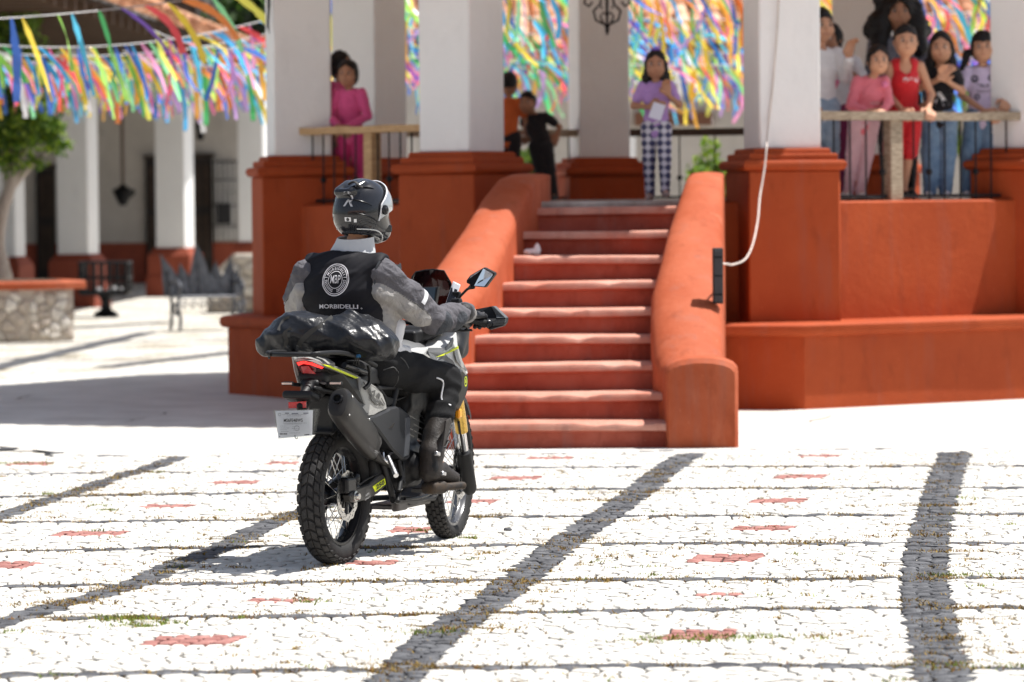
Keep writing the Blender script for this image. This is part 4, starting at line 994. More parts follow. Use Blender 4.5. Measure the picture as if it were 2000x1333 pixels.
# ================= PEOPLE =================
def skin(n_, c):
    m = mat(n_, c, .55, var=.06, scale=9); b = m.node_tree.nodes['Principled BSDF']; b.inputs['Subsurface Weight'].default_value = .06; b.inputs['Subsurface Radius'].default_value = (.02,.008,.004); return m
SK1 = skin('skin_tan',(.55,.29,.18)); SK2 = skin('skin_brown',(.40,.20,.12)); 
HAIR = mat('black_hair', (.008,.006,.006), .42, var=.3, scale=30, stretch=(1,1,.15), bump=.5)
EYEW = mat('eye_white',(.7,.68,.65),.3,var=0); EYEB = mat('iris_dark',(.02,.01,.008),.2,var=0); LIP = mat('lips',(.33,.1,.08),.5,var=0)
def cloth(n_, c, c2=None, **k): return mat(n_, c, k.pop('rough',.85), var=k.pop('var',.08), scale=10, bump=.25, bscale=60, col2=c2, sheen=.2, **k)
def pattern(n_, c1, c2, kind, sc, rough=.8):
    m = bpy.data.materials.new(n_); m.use_nodes = True; N = m.node_tree.nodes; L = m.node_tree.links; b = N['Principled BSDF']; b.inputs['Roughness'].default_value = rough
    tc = N.new('ShaderNodeTexCoord'); mp = N.new('ShaderNodeMapping'); L.new(tc.outputs['Object'], mp.inputs[0])
    if kind == 'stripe':
        w_ = N.new('ShaderNodeTexWave'); w_.bands_direction = 'Z'; w_.inputs['Scale'].default_value = sc; w_.inputs['Distortion'].default_value = .4; L.new(mp.outputs[0], w_.inputs[0])
        r = N.new('ShaderNodeValToRGB'); r.color_ramp.interpolation = 'CONSTANT'; r.color_ramp.elements[0].color = (*c1,1); r.color_ramp.elements[1].position = .72; r.color_ramp.elements[1].color = (*c2,1); L.new(w_.outputs[0], r.inputs[0]); L.new(r.outputs[0], b.inputs['Base Color'])
    else:
        mp.inputs['Rotation'].default_value = (0,R(45),0); w_ = N.new('ShaderNodeTexChecker'); w_.inputs['Scale'].default_value = sc; w_.inputs[1].default_value = (*c1,1); w_.inputs[2].default_value = (*c2,1)
        mp.inputs['Scale'].default_value = (1,.01,1); L.new(mp.outputs[0], w_.inputs[0]); L.new(w_.outputs[0], b.inputs['Base Color'])
    return m
def add_hand(B, w, d, side, s, mi=0, curl=.5, down=None):
    # w wrist, d direction of the hand, side = direction across the palm toward the thumb
    w = Vector(w); d = Vector(d).normalized(); sd = Vector(side); sd = (sd-d*sd.dot(d)).normalized(); nn = d.cross(sd); nn = nn if down is None or nn.dot(Vector(down)) > 0 else -nn
    B.tor(tuple(w+d*.015*s), tuple(w+d*.062*s), tuple(sd), (.026*s,.014*s), (.036*s,.014*s), k=.012*s, mi=mi)
    for j,(off,l) in enumerate(((.027,.066),(.009,.075),(-.010,.070),(-.027,.055))):
        b0 = w+d*.07*s+sd*off*s; b1 = b0+(d*math.cos(curl*.6)+nn*math.sin(curl*.6))*l*.5*s; b2 = b1+(d*math.cos(curl*1.5)+nn*math.sin(curl*1.5))*l*.5*s
        B.chain([tuple(b0-d*.02*s),tuple(b0),tuple(b1),tuple(b2)], [.0095*s,.009*s,.0085*s,.007*s], k=.004*s, mi=mi)
    t0 = w+d*.025*s+sd*.022*s; t1 = t0+(sd*.8+d*.6+nn*.3)*.035*s; t2 = t1+(d*.9+sd*.1+nn*.4).normalized()*.03*s
    B.chain([tuple(t0),tuple(t1),tuple(t2)], [.012*s,.0105*s,.008*s], k=.008*s, mi=mi)
def person(label, X, D, z0, h, yaw=0, skinm=SK1, hair='long', top=('tee',None), bottom=('pants',None), shoe=None, arms=None, chest=(0,0,0), head=(0,0,0), pel=(0,0,0), feet=None, group=None, age=0, face=(0,0), wide=1., hands=(None,None)):
    t = thing('person', label, 'person', (X,D,z0), yaw, group)
    s = h; a = age     # age 0 child .. 1 adult
    pv = Vector(pel); cv = Vector(chest)+pv; hv = Vector(head)+cv
    P = Vector((0,0,.495))+pv; Cc = Vector((0,0,.68))+cv; N_ = Vector((0,0,.805))+cv; H_ = Vector((0,-.012,.908+.012*a))+hv
    hr = (.0655-.012*a); hz = .087-.018*a
    sw = (.088+.012*a)*wide
    SH = {-1: Vector((-sw,0,.765))+cv, 1: Vector((sw,0,.765))+cv}
    arms = arms or {}; AR = {}
    for sd in (-1,1):
        e, w_ = arms.get(sd, ((sd*.135,.0,.62),(sd*.14,-.03,.48))); AR[sd] = (Vector(e),Vector(w_))
    feet = feet or {-1:(-.05,0,0),1:(.05,0,0)}; LG = {}
    for sd in (-1,1):
        f = Vector(feet[sd]); hp = P+Vector((sd*.047*wide,0,-.01)); an = f+Vector((0,0,.045)); kn = hp.lerp(an,.5)+Vector((sd*.004,-.012,.01)); LG[sd] = (hp,kn,an)
    def S(v): return tuple(Vector(v)*s)
    B = Body(); B.k = .018*s
    B.tor(S(P), S(P+Vector((0,0,.05))), (1,0,0), (.078*s*wide,.052*s), (.07*s*wide,.048*s)); B.tor(S(P+Vector((0,0,.05))), S(Cc), (1,0,0), (.068*s*wide,.045*s), (.08*s*wide,.05*s)); B.tor(S(Cc), S(N_-Vector((0,0,.045))), (1,0,0), (.08*s*wide,.05*s), (.07*s*wide,.038*s))
    B.cap(S(N_-Vector((0,0,.04))), S(H_-Vector((0,-.005,.04))), .027*s, .025*s)
    for sd in (-1,1):
        e,w_ = AR[sd]; B.chain([S(SH[sd]),S(e),S(w_)], [.029*s,.022*s,.0155*s], k=.012*s)
        dr = (w_-e).normalized(); dr = (dr+Vector((0,-.35,0))).normalized() if hands[(sd+1)//2] is None else Vector(hands[(sd+1)//2]).normalized(); add_hand(B, S(w_), dr, (-sd*.9,-.4,.3), s*.93, curl=.7, down=(0,0,-1))
        hp,kn,an = LG[sd]; B.chain([S(hp),S(kn),S(an)], [.05*s,.034*s,.021*s], k=.015*s)
        B.chain([S(an),S(an+Vector((sd*.01,-.05,-.025)))], [.02*s,.016*s])
    # head with face
    B.ell(S(H_), (hr*s,(hr+.008)*s,hz*s), k=.01*s)
    B.ell(S(H_+Vector((0,-.012,-.038))), (hr*.74*s,hr*.85*s,.045*s), k=.03*s)
    B.cap(S(H_+Vector((0,-hr-.006,-.004))), S(H_+Vector((0,-hr-.016,-.022))), .0055*s, .0095*s, k=.01*s)
    B.ell(S(H_+Vector((0,-hr-.004,-.045))), (.021*s,.008*s,.007*s), k=.006*s)
    for sd in (-1,1):
        B.ell(S(H_+Vector((sd*(hr+.001),.004,-.01))), (.007*s,.012*s,.019*s), k=.004*s)
        B.ell(S(H_+Vector((sd*.025,-hr-.012,.002))), (.014*s,.010*s,.009*s), k=.008*s, sub=True)
        B.ell(S(H_+Vector((sd*.033,-hr+.012,-.028))), (.02*s,.016*s,.018*s), k=.02*s)
    body = B.build('body', max(.0058,.0052*s), skinm, t)
    for sd in (-1,1):
        c = H_+Vector((sd*.025,-hr+.0005,.0015)); mb = MB(); mb.add(*ballvf(.0095*s, S(c),8,6)); e = mb.build('eye', EYEW, t, 60); mb = MB(); mb.add(*ballvf(.0078*s, S(c+Vector((0,-.004,0))),8,6)); mb.build('iris', EYEB, e, 60)
        mb = MB(); mb.tube([S(H_+Vector((sd*.014,-hr-.004,.017))),S(H_+Vector((sd*.026,-hr-.002,.022))),S(H_+Vector((sd*.038,-hr+.008,.017)))], .0028*s, 5); mb.build('eyebrow', HAIR, t, 60)
    mb = MB(); mb.tube([S(H_+Vector((-.02,-hr-.004,-.043))),S(H_+Vector((0,-hr-.0125,-.046))),S(H_+Vector((.02,-hr-.004,-.043)))], .0036*s, 6, flat=.7); mb.build('mouth', LIP, t, 60)
    # clothes
    kind, m = top[0], top[1]
    B = Body(); B.k = .018*s
    zb = .455 if kind != 'crop' else .52
    B.tor(S(P+Vector((0,0,zb-.495))), S(P+Vector((0,0,.06))), (1,0,0), (.083*s*wide,.056*s), (.075*s*wide,.052*s)); B.tor(S(P+Vector((0,0,.05))), S(Cc), (1,0,0), (.074*s*wide,.05*s), (.083*s*wide,.053*s)); B.tor(S(Cc), S(N_-Vector((0,0,.042))), (1,0,0), (.083*s*wide,.053*s), (.074*s*wide,.043*s))
    if kind == 'tank': B.cap(S(Vector((-.05,0,.775))+cv), S(Vector((.05,0,.775))+cv), .033*s)
    for sd in (-1,1):
        e,w_ = AR[sd]
        if kind == 'tank': continue
        if kind == 'long': B.chain([S(SH[sd]),S(e),S(w_.lerp(e,.06))], [.035*s,.028*s,.021*s], k=.012*s)
        else: q = SH[sd].lerp(e,.62); B.chain([S(SH[sd]),S(q)], [.036*s,.033*s], k=.012*s)
    if kind == 'tank':
        for sd in (-1,1): B.ell(S(SH[sd]+Vector((sd*.012,0,-.03))), (.03*s,.06*s,.06*s), k=.004*s, sub=True)
        B.ell(S(N_+Vector((0,-.04,-.03))), (.035*s,.05*s,.055*s), k=.005*s, sub=True)
    else: B.ell(S(N_+Vector((0,-.02,.012))), (.036*s,.045*s,.035*s), k=.004*s, sub=True)
    tp_ = B.build('shirt', .0065*s, m, t, grow=.004*s, noise=folds(.006*s,55,int(abs(X)*977)%1000,(0,0,1)))
    kind, m = bottom[0], bottom[1]
    B = Body(); B.k = .016*s; sc_ = {'pants':1.,'leggings':.95,'wide':1.3,'shorts':1.2}[kind]
    B.tor(S(P-Vector((0,0,.02))), S(P+Vector((0,0,.03))), (1,0,0), (.084*s*wide,.058*s), (.078*s*wide,.054*s))
    for sd in (-1,1):
        hp,kn,an = LG[sd]
        if kind == 'shorts': B.chain([S(hp),S(hp.lerp(kn,1.0))], [.062*s,.055*s])
        else: B.chain([S(hp),S(kn),S(an+Vector((0,0,.0)))], [.058*s*(sc_ if sc_ < 1 else 1.03),.043*s*sc_,.031*s*sc_], k=.012*s)
    bt_ = B.build('shorts' if kind == 'shorts' else 'trousers', .0065*s, m, t, grow=.0035*s, noise=folds(.0045*s,60,int(abs(X)*577)%1000,(0,0,1)))
    for sd in (-1,1):
        an = LG[sd][2]; B = Body(); B.chain([S(an+Vector((0,.012,-.022))),S(an+Vector((sd*.008,-.035,-.026))),S(an+Vector((sd*.014,-.075,-.031)))], [.024*s,.022*s,.017*s], k=.01*s); B.cap(S(an+Vector((0,.005,-.02))), S(an+Vector((0,.002,.01))), .024*s,.022*s)
        B.build('shoe', .005, shoe or mat('white_shoe',(.75,.73,.72),.6), t, clip=(lambda G, z_=(an.z-.045)*s: z_+.001-G[...,2]))
    # hair
    B = Body(); Hh = H_+Vector((0,.006,.008)); front = lambda G, y_=(H_.y-hr*.45)*s, zt=(H_.z+hz*.42)*s: np.where((G[...,2] < zt), y_-G[...,1], -1.)
    if hair == 'curly':
        rs = np.random.RandomState(3)
        for i in range(70):
            u = rs.rand()*6.28; v = rs.rand()*2.3-1.3; rr = .075+.03*rs.rand(); spread = 1+.5*max(0,-v)
            B.ell(S(H_+Vector((math.cos(u)*rr*spread, abs(math.sin(u))*rr*.9+.01, v*.085))), (.026*s,.026*s,.03*s), k=.012*s)
        B.ell(S(Hh), ((hr+.02)*s,(hr+.022)*s,(hz+.018)*s))
        for sd in (-1,1): B.chain([S(H_+Vector((sd*.05,.02,.03))),S(H_+Vector((sd*.085,.02,-.06))),S(H_+Vector((sd*.10,-.01,-.18)))], [.045*s,.055*s,.045*s], k=.03*s)
    else:
        g_ = {'short':.006}.get(hair,.010); B.ell(S(Hh), ((hr+g_)*s,(hr+g_+.006)*s,(hz+g_)*s), k=.01*s)
        if hair == 'short': B.ell(S(Hh+Vector((0,-.02,.03))), (.05*s,.052*s,.058*s))
        if hair in ('long','pony','braids','tied'):
            B.ell(S(Hh+Vector((0,.02,-.02))), (.06*s,.055*s,.075*s), k=.02*s)
        if hair == 'long':
            for sd in (-1,1): B.chain([S(H_+Vector((sd*.055,.015,.0))),S(H_+Vector((sd*.068,.01,-.09))),S(H_+Vector((sd*.078,-.008,-.17)))], [.022*s,.026*s,.014*s], k=.02*s)
            B.chain([S(H_+Vector((0,.04,0))),S(H_+Vector((0,.055,-.15)))], [.05*s,.04*s])
        if hair == 'pony': B.chain([S(H_+Vector((-.01,.05,.045))),S(H_+Vector((-.075,.06,.0))),S(H_+Vector((-.09,.05,-.14)))], [.02*s,.025*s,.012*s])
        if hair == 'braids':
            for sd in (-1,1): B.chain([S(H_+Vector((sd*.05,.02,-.02))),S(H_+Vector((sd*.095,.02,-.04))),S(H_+Vector((sd*.115,.0,-.13))),S(H_+Vector((sd*(.125+.03*(sd > 0)),-.005,-.22)))], [.016*s,.026*s,.02*s,.009*s])
            B.ell(S(H_+Vector((0,-hr*.82,.042))), (.048*s,.016*s,.022*s), k=.008*s)
    if hair == 'short': cl = lambda G, y_=(H_.y-hr*.35)*s, zt=(H_.z+hz*.55)*s, zb2=(H_.z-.03)*s, x0=H_.x*s: np.maximum(np.where(G[...,2] < zt-.35*np.abs(G[...,0]-x0), y_-G[...,1], -1.), zb2-G[...,2])
    elif hair in ('braids',): cl = lambda G, y_=(H_.y-hr*.5)*s, zt=(H_.z+hz*.30)*s, xw=hr*.85*s, x0=H_.x*s: np.where((G[...,2] < zt+.15*np.abs(G[...,0]-x0))&(np.abs(G[...,0]-x0) < xw), y_-G[...,1], -1.)
    else: cl = lambda G, y_=(H_.y-hr*.42)*s, zt=(H_.z+hz*.74)*s, xw=hr*.86*s, x0=H_.x*s: np.where((G[...,2] < zt-.75*np.abs(G[...,0]-x0))&(np.abs(G[...,0]-x0) < xw), y_-G[...,1], -1.)
    B.build('hair', .006*s, HAIR, t, noise=folds(.009*s,95,5,(0,0,1)), clip=cl)
    return t, tp_, bt_, H_*s
def text_polys(txt, size, bold=0., shear=0., sx=1., align='CENTER'):
    c = bpy.data.curves.new('t','FONT'); c.body = txt; c.size = size; c.offset = bold; c.shear = shear; c.align_x = align; c.align_y = 'CENTER'; c.resolution_u = 3
    o = bpy.data.objects.new('t', c); COL.objects.link(o); dg = bpy.context.evaluated_depsgraph_get(); dg.update()
    me = bpy.data.meshes.new_from_object(o.evaluated_get(dg)); vs = [(v.co.x*sx,v.co.y) for v in me.vertices]; fs = [tuple(p.vertices) for p in me.polygons]
    bpy.data.objects.remove(o); bpy.data.curves.remove(c); bpy.data.meshes.remove(me); return vs, fs
def decal(name, parent, target, O, u, v, shapes, m, lift=.0015, far=.4, xf=None, double=True):
    # flat print laid on the surface of target (same local space): 2D shapes cast along -normal
    O,u,v = Vector(O),Vector(u).normalized(),Vector(v).normalized(); n_ = u.cross(v)
    me = target.data; bt = BVHTree.FromPolygons([w_.co[:] for w_ in me.vertices],[tuple(p.vertices) for p in me.polygons]); mb = MB()
    for vs,fs in shapes:
        out = []
        for x,y in vs:
            q = O+u*x+v*y; hit = bt.ray_cast(q+n_*far, -n_, far*2)
            out.append(hit[0]+n_*lift if hit[0] is not None else q)
        mb.add(out, fs)
    me2 = bpy.data.meshes.new(name); me2.from_pydata(mb.v,[],mb.f); me2.materials.append(m)
    return link(name, me2, parent)
def disc2(r, n=20, c=(0,0), sy=1.): return [(c[0]+r*math.cos(6.2832*i/n), c[1]+sy*r*math.sin(6.2832*i/n)) for i in range(n)], [tuple(range(n))]
def ring2(r0, r1, n=40, c=(0,0), a0=0, a1=6.28319):
    vs = []; 
    for i in range(n+1): a = a0+(a1-a0)*i/n; vs += [(c[0]+r0*math.cos(a),c[1]+r0*math.sin(a)),(c[0]+r1*math.cos(a),c[1]+r1*math.sin(a))]
    return vs, [(2*i,2*i+1,2*i+3,2*i+2) for i in range(n)]
def poly2(*p): return list(p), [tuple(range(len(p)))]
def XD(px, D): return (px-1000)*D/7500.
LIL = cloth('lilac_cotton',(.42,.25,.55)); WHT = cloth('white_cotton',(.76,.75,.76)); PNK = cloth('pink_cotton',(.75,.19,.24)); MAG = cloth('magenta_cotton',(.55,.04,.18)); HPK = cloth('bright_pink_cotton',(.72,.10,.28))
RED = cloth('red_jersey',(.58,.012,.02),rough=.6); BLKC = cloth('black_cotton',(.014,.013,.016)); JEAN = cloth('blue_denim',(.09,.17,.30),(.2,.31,.45)); JEAN2 = cloth('pale_denim',(.2,.3,.42),(.38,.48,.58))
PPK = cloth('pale_pink_leggings',(.68,.45,.50)); ORG = cloth('orange_cotton',(.62,.13,.03)); PUR = cloth('plum_cotton',(.2,.02,.08)); LT = cloth('pale_lilac_cotton',(.62,.52,.70))
STRP = pattern('striped_knit',(.015,.02,.04),(.45,.45,.5),'stripe',24); CHK = pattern('check_leggings',(.62,.6,.66),(.06,.06,.13),'check',22)
SHB = mat('beige_shoe',(.42,.32,.28),.7); SHD = mat('dark_shoe',(.03,.03,.03),.6)
PRW = mat('print_white',(.8,.8,.8),.6,var=0); PRB = mat('print_black',(.03,.03,.035),.6,var=0); PRP = mat('print_pink',(.75,.2,.35),.6,var=0)
G1 = 'children watching from the bandstand'
# girl at the top of the stairs
g,tp_,bt_,hp = person('girl in lilac t-shirt and checked leggings standing at the top of the stairs', XD(1285,30.5),30.5,1.66,1.18,R(-4),SK2,'long',('tee',LIL),('leggings',CHK),SHB,
   arms={-1:((-.15,.0,.635),(-.05,-.10,.625)),1:((.155,.0,.64),(.085,-.09,.70))}, feet={-1:(-.045,.02,0),1:(.06,-.09,.02)}, hands=((.8,-.4,.1),(-.2,-.2,.9)), group=G1)
mb = MB(); mb.tube([(-.03,.01,0),(0,0,.02),(.03,.01,0)], .018, 6); mb.add(*ballvf(.02,(0,0,.01),8,6)); mb.build('hair_bow', mat('violet_bow',(.2,.12,.6),.5), g, 60, loc=hp+Vector((0,-.01,.11)))
mb = MB(); mb.box((0,0,0),(.05,.002,.065)); o = mb.build('paper_card', mat('card_white',(.72,.72,.82),.6,var=.03), None, label='white paper card held by the girl in lilac at the stair top', category='card'); o.location = (XD(1287,30.3),30.32,1.66+.70); o.rotation_euler = (R(-12),R(18),R(-10))
# pink girls left
person('girl in pink long-sleeved top leaning with folded arms on the pale wood railing', XD(690,33.35),33.35,1.655,1.24,R(-15),SK2,'tied',('long',HPK),('leggings',MAG),None,arms={-1:((-.14,-.06,.60),(-.02,-.17,.52)),1:((.14,-.06,.60),(.02,-.17,.525))},chest=(0,-.03,0),head=(0,-.02,-.01),group=G1)
person('dark-haired girl in profile, half hidden by the leftmost white column', XD(660,33.75),33.75,1.655,1.32,R(62),SK2,'tied',('tee',HPK),('pants',MAG),None,chest=(0,-.03,0),group=G1)
# boys at the back rail
person('boy in orange shirt seen from behind, looking over the back railing', XD(995,36.5),36.5,1.655,1.22,R(165),SK2,'short',('tee',ORG),('pants',BLKC),SHD,arms={-1:((-.13,-.08,.62),(-.1,-.17,.53)),1:((.13,-.08,.62),(.1,-.17,.53))},chest=(0,-.04,0),group=G1)
person('boy in black t-shirt and trousers slouching against the back railing', XD(1064,36.55),36.55,1.655,1.16,R(-22),SK2,'short',('tee',BLKC),('pants',BLKC),SHD,arms={-1:((-.2,.05,.63),(-.17,.1,.56)),1:((.13,.04,.60),(.12,.02,.545))},pel=(.0,-.05,-.05),chest=(-.05,.02,-.03),head=(-.05,-.04,-.03),feet={-1:(.06,-.1,0),1:(.12,-.06,0)},group=G1)
# group at the right railing
g,tp_,_,hp = person('smiling girl in pink long-sleeved top leaning on the grey rail, leftmost in the front row', XD(1697,31.5),31.5,1.655,1.27,R(6),SK1,'tied',('long',PNK),('leggings',PPK),None,arms={-1:((-.12,-.05,.60),(-.03,-.14,.56)),1:((.13,-.05,.62),(.07,-.15,.56))},hands=((.2,-1,-.1),(-.2,-1,-.1)),pel=(-.02,.02,0),chest=(.04,-.04,-.01),head=(.035,-.05,-.01),feet={-1:(-.12,.03,0),1:(-.05,.0,0)},group=G1)
decal('print', g, tp_, (.05,0,.78), (1,0,0), (0,0,1), [text_polys('LOVE',.03)], PRW); mb = MB(); mb.add(*ballvf(.03,(.12,-.12,.93),8,6)); mb.build('brooch', PRP, g, 60)
g,tp_,_,hp = person('boy in red sleeveless basketball shirt with both hands on the grey rail', XD(1778,31.72),31.72,1.655,1.42,R(2),SK1,'short',('tank',RED),('shorts',RED),SHD,arms={-1:((-.125,-.04,.60),(-.06,-.15,.51)),1:((.125,-.04,.60),(.09,-.15,.51))},hands=((.1,-1,-.25),(.1,-1,-.25)),chest=(.0,-.05,0),head=(0,-.03,0),feet={-1:(-.115,.0,0),1:(-.03,.03,0)},pel=(-.03,0,0),group=G1)
decal('print', g, tp_, (.0,0,.98), (1,0,0), (0,0,1), [poly2((-.07,-.02),(-.045,-.03),(-.02,-.01),(-.045,-.005),(-.06,.01)),poly2((.07,-.02),(.045,-.03),(.02,-.01),(.045,-.005),(.06,.01)),poly2((-.06,.05),(-.04,.04),(-.0,.062),(-.04,.047)),text_polys('BULLS',.035,sx=1.2)], PRW)
mb = MB(); mb.tube([(-.21,-.0,.42),(-.13,-.09,.42),(-.05,-.0,.42)], .006, 6); mb.build('hem_stripe', PRW, g)
g,tp_,_,hp = person('girl in black t-shirt with a big white bow print, hands together in front', XD(1838,31.95),31.95,1.655,1.37,R(-8),SK1,'long',('tee',BLKC),('wide',JEAN),None,arms={-1:((-.13,-.06,.66),(.0,-.13,.715)),1:((.135,-.05,.645),(.055,-.13,.70))},head=(.01,-.02,0),feet={-1:(-.06,.0,0),1:(.03,.03,0)},hands=((.6,-.2,.7),(-.4,-.2,.8)),group=G1)
decal('print', g, tp_, (.0,0,.86), (1,0,0), (0,0,1), [poly2((0,.0),(-.09,.035),(-.10,.005),(-.06,-.005)),poly2((0,.0),(.09,.035),(.10,.005),(.06,-.005)),poly2((0,.0),(-.035,-.10),(-.085,-.09),(-.02,.0)),poly2((0,.0),(.035,-.10),(.085,-.09),(.02,.0)),disc2(.018)], PRW)
g,tp_,_,hp = person('girl with two long braids in pale lilac printed t-shirt, rightmost at the rail', XD(1922,32.2),32.2,1.655,1.385,R(-4),SK1,'braids',('tee',LT),('wide',JEAN),None,arms={-1:((-.13,-.03,.62),(-.0,-.14,.52)),1:((.145,-.0,.63),(.135,-.07,.585))},feet={-1:(-.09,.0,0),1:(.03,.0,0)},wide=1.08,group=G1)
decal('print', g, tp_, (.0,0,.93), (1,0,0), (0,0,1), [ring2(.018,.032,16,(-.07,.06)),disc2(.01,8,(-.07,.055)),ring2(.018,.030,16,(.07,.065)),disc2(.009,8,(.07,.06)),text_polys('TRUE',.045,.001),(lambda q: ([(x,y-.045) for x,y in q[0]],q[1]))(text_polys('FRIENDS',.03)),ring2(.012,.024,14,(-.05,-.09))], PRB)
mb = MB(); mb.tube([(.19,-.06,.84),(.2,-.1,.70)], .004, 5); mb.build('lollipop_stick', PRW, g)
person('woman with big curly black hair in striped top standing behind the children', XD(1757,32.7),32.7,1.655,1.72,R(4),SK2,'curly',('long',STRP),('pants',BLKC),SHD,age=1,wide=1.15,group='adults on the bandstand')
person('youth in white hooded top and pale jeans, half hidden by the right front column', XD(1606,31.7),31.7,1.655,1.56,R(20),SK1,'short',('long',WHT),('pants',JEAN2),None,age=.5,arms={-1:((-.12,-.03,.62),(-.1,-.08,.5)),1:((.125,-.05,.64),(.10,-.14,.735))},hands=((0,-.5,-.8),(0,-.2,.9)),group='adults on the bandstand')
g,tp_,_,hp = person('brown-skinned girl in white and pink t-shirt with plum trousers beside the white hooded youth', XD(1640,32.3),32.3,1.655,1.50,R(-28),SK2,'tied',('tee',WHT),('pants',PUR),None,age=.5,arms={-1:((-.13,-.06,.66),(-.06,-.14,.76)),1:((.15,.02,.645),(.05,-.1,.74))},hands=((0,-.1,.9),(-.3,-.1,.8)),head=(-.035,-.02,-.02),group='adults on the bandstand')
decal('print', g, tp_, (.0,0,.98), (1,0,0), (0,0,1), [poly2((-.06,-.05),(.02,-.06),(.05,.0),(.03,.05),(-.05,.04))], PRP)
# ================= MOTORCYCLE =================
BL_PLA = mat('matt_black_plastic', (.010,.010,.011), .5, var=.15, scale=20, bump=.15, bscale=300)
BL_GLO = mat('satin_black_paint', (.012,.012,.014), .25, metal=.2, var=.1)
GR_DK = mat('dark_grey_panel', (.038,.036,.034), .4, var=.06, scale=3)
GR_MD = mat('mid_grey_panel', (.15,.152,.155), .35, var=.04, scale=3)
GR_LT = mat('light_grey_panel', (.34,.335,.315), .33, var=.04, scale=3)
GR_WH = mat('pale_grey_panel', (.66,.66,.65), .28, var=.03, scale=3, coat=.4)
CAN = mat('exhaust_black', (.028,.026,.025), .45, metal=.4, var=.12, scale=9)
RUBBER = mat('tyre_rubber', (.02,.019,.019), .75, var=.2, scale=30, bump=.2, bscale=200)
RUBT = mat('tread_rubber', (.04,.038,.037), .85, var=.3, scale=40, bump=.3, bscale=200)
STEEL = mat('steel', (.55,.54,.52), .28, metal=1., var=.1, scale=40)
ALU = mat('aluminium', (.62,.62,.63), .32, metal=1., var=.08, scale=30)
CHROME = mat('chrome', (.8,.8,.8), .1, metal=1., var=0)
GOLD = mat('gold_anodised', (.72,.47,.12), .28, metal=.9, var=.05)
YEL = mat('acid_yellow', (.72,.80,.02), .4, var=.03)
REDL = mat('tail_light_red', (.42,.005,.01), .15, var=.1, scale=60, coat=.6)
REDE = mat('tail_light_led', (.8,.02,.02), .2, var=0, emit=((1,.02,.015),1.3), coat=.6)
REFR = mat('red_reflector', (.62,.01,.02), .2, var=.15, scale=90, coat=.5)
AMB = mat('amber_lens', (.9,.35,.02), .2, var=0)
LEDW = mat('indicator_lens', (.75,.55,.48), .15, var=.1, scale=80, coat=.5)
SEAT = mat('seat_vinyl', (.022,.022,.023), .6, var=.1, bump=.3, bscale=200)
PAPER = mat('permit_paper', (.74,.76,.82), .5, var=.03)
INK = mat('ink', (.03,.03,.05), .6, var=0); INKG = mat('ink_grey', (.25,.26,.32), .6, var=0)
def clear_mat(n_, c, k, rough=.03):
    m = bpy.data.materials.new(n_); m.use_nodes = True; N = m.node_tree.nodes; L = m.node_tree.links; N.remove(N['Principled BSDF'])
    t = N.new('ShaderNodeBsdfTransparent'); t.inputs[0].default_value = (*c,1); g = N.new('ShaderNodeBsdfGlossy'); g.inputs['Roughness'].default_value = rough; f = N.new('ShaderNodeFresnel'); f.inputs[0].default_value = k
    mx = N.new('ShaderNodeMixShader'); L.new(f.outputs[0], mx.inputs[0]); L.new(t.outputs[0], mx.inputs[1]); L.new(g.outputs[0], mx.inputs[2]); L.new(mx.outputs[0], N['Material Output'].inputs[0]); return m
SLEEVE = clear_mat('clear_plastic', (.93,.95,.95), 1.45, .12); SMOKE = clear_mat('smoked_screen', (.14,.11,.125), 1.5, .03)
bike = thing('motorcycle', 'black and grey adventure motorcycle with spoked knobbly wheels ridden across the plaza', 'motorcycle', BK0, BKA)
Y3 = Vector((0,1,0))
def panel(name, pts, lat, th, m, bev=.003, parent=None, smooth=None, **k):
    P = [bl(p[0],p[1],(p[2] if len(p) > 2 else lat)) for p in pts]
    mb = MB(); mb.prism(P, (0,th,0), bev=bev); return mb.build(name, m, parent or bike, smooth, **k)
def Zt(x0, y0, s): return lambda *pts: [(x0+p[0]/s, y0+p[1]/s, *p[2:]) for p in pts]
z1 = Zt(560,640,5.127); z2 = Zt(700,640,5.127); z3 = Zt(560,820,4.444); z4 = Zt(720,820,5.125); z5 = Zt(780,500,6.06)
def tubeo(name, pts, r, m, parent=None, n=10, sm=True, k=4, **kw):
    mb = MB(); mb.tube(catmull(pts,k) if len(pts) > 2 and sm else pts, r, n); return mb.build(name, m, parent or bike, 60, **kw)
def boxo(name, c, h, m, parent=None, rot=None, bev=.004, **kw):
    mb = MB(); mb.box(c, h, rot, bev=bev); return mb.build(name, m, parent or bike, **kw)
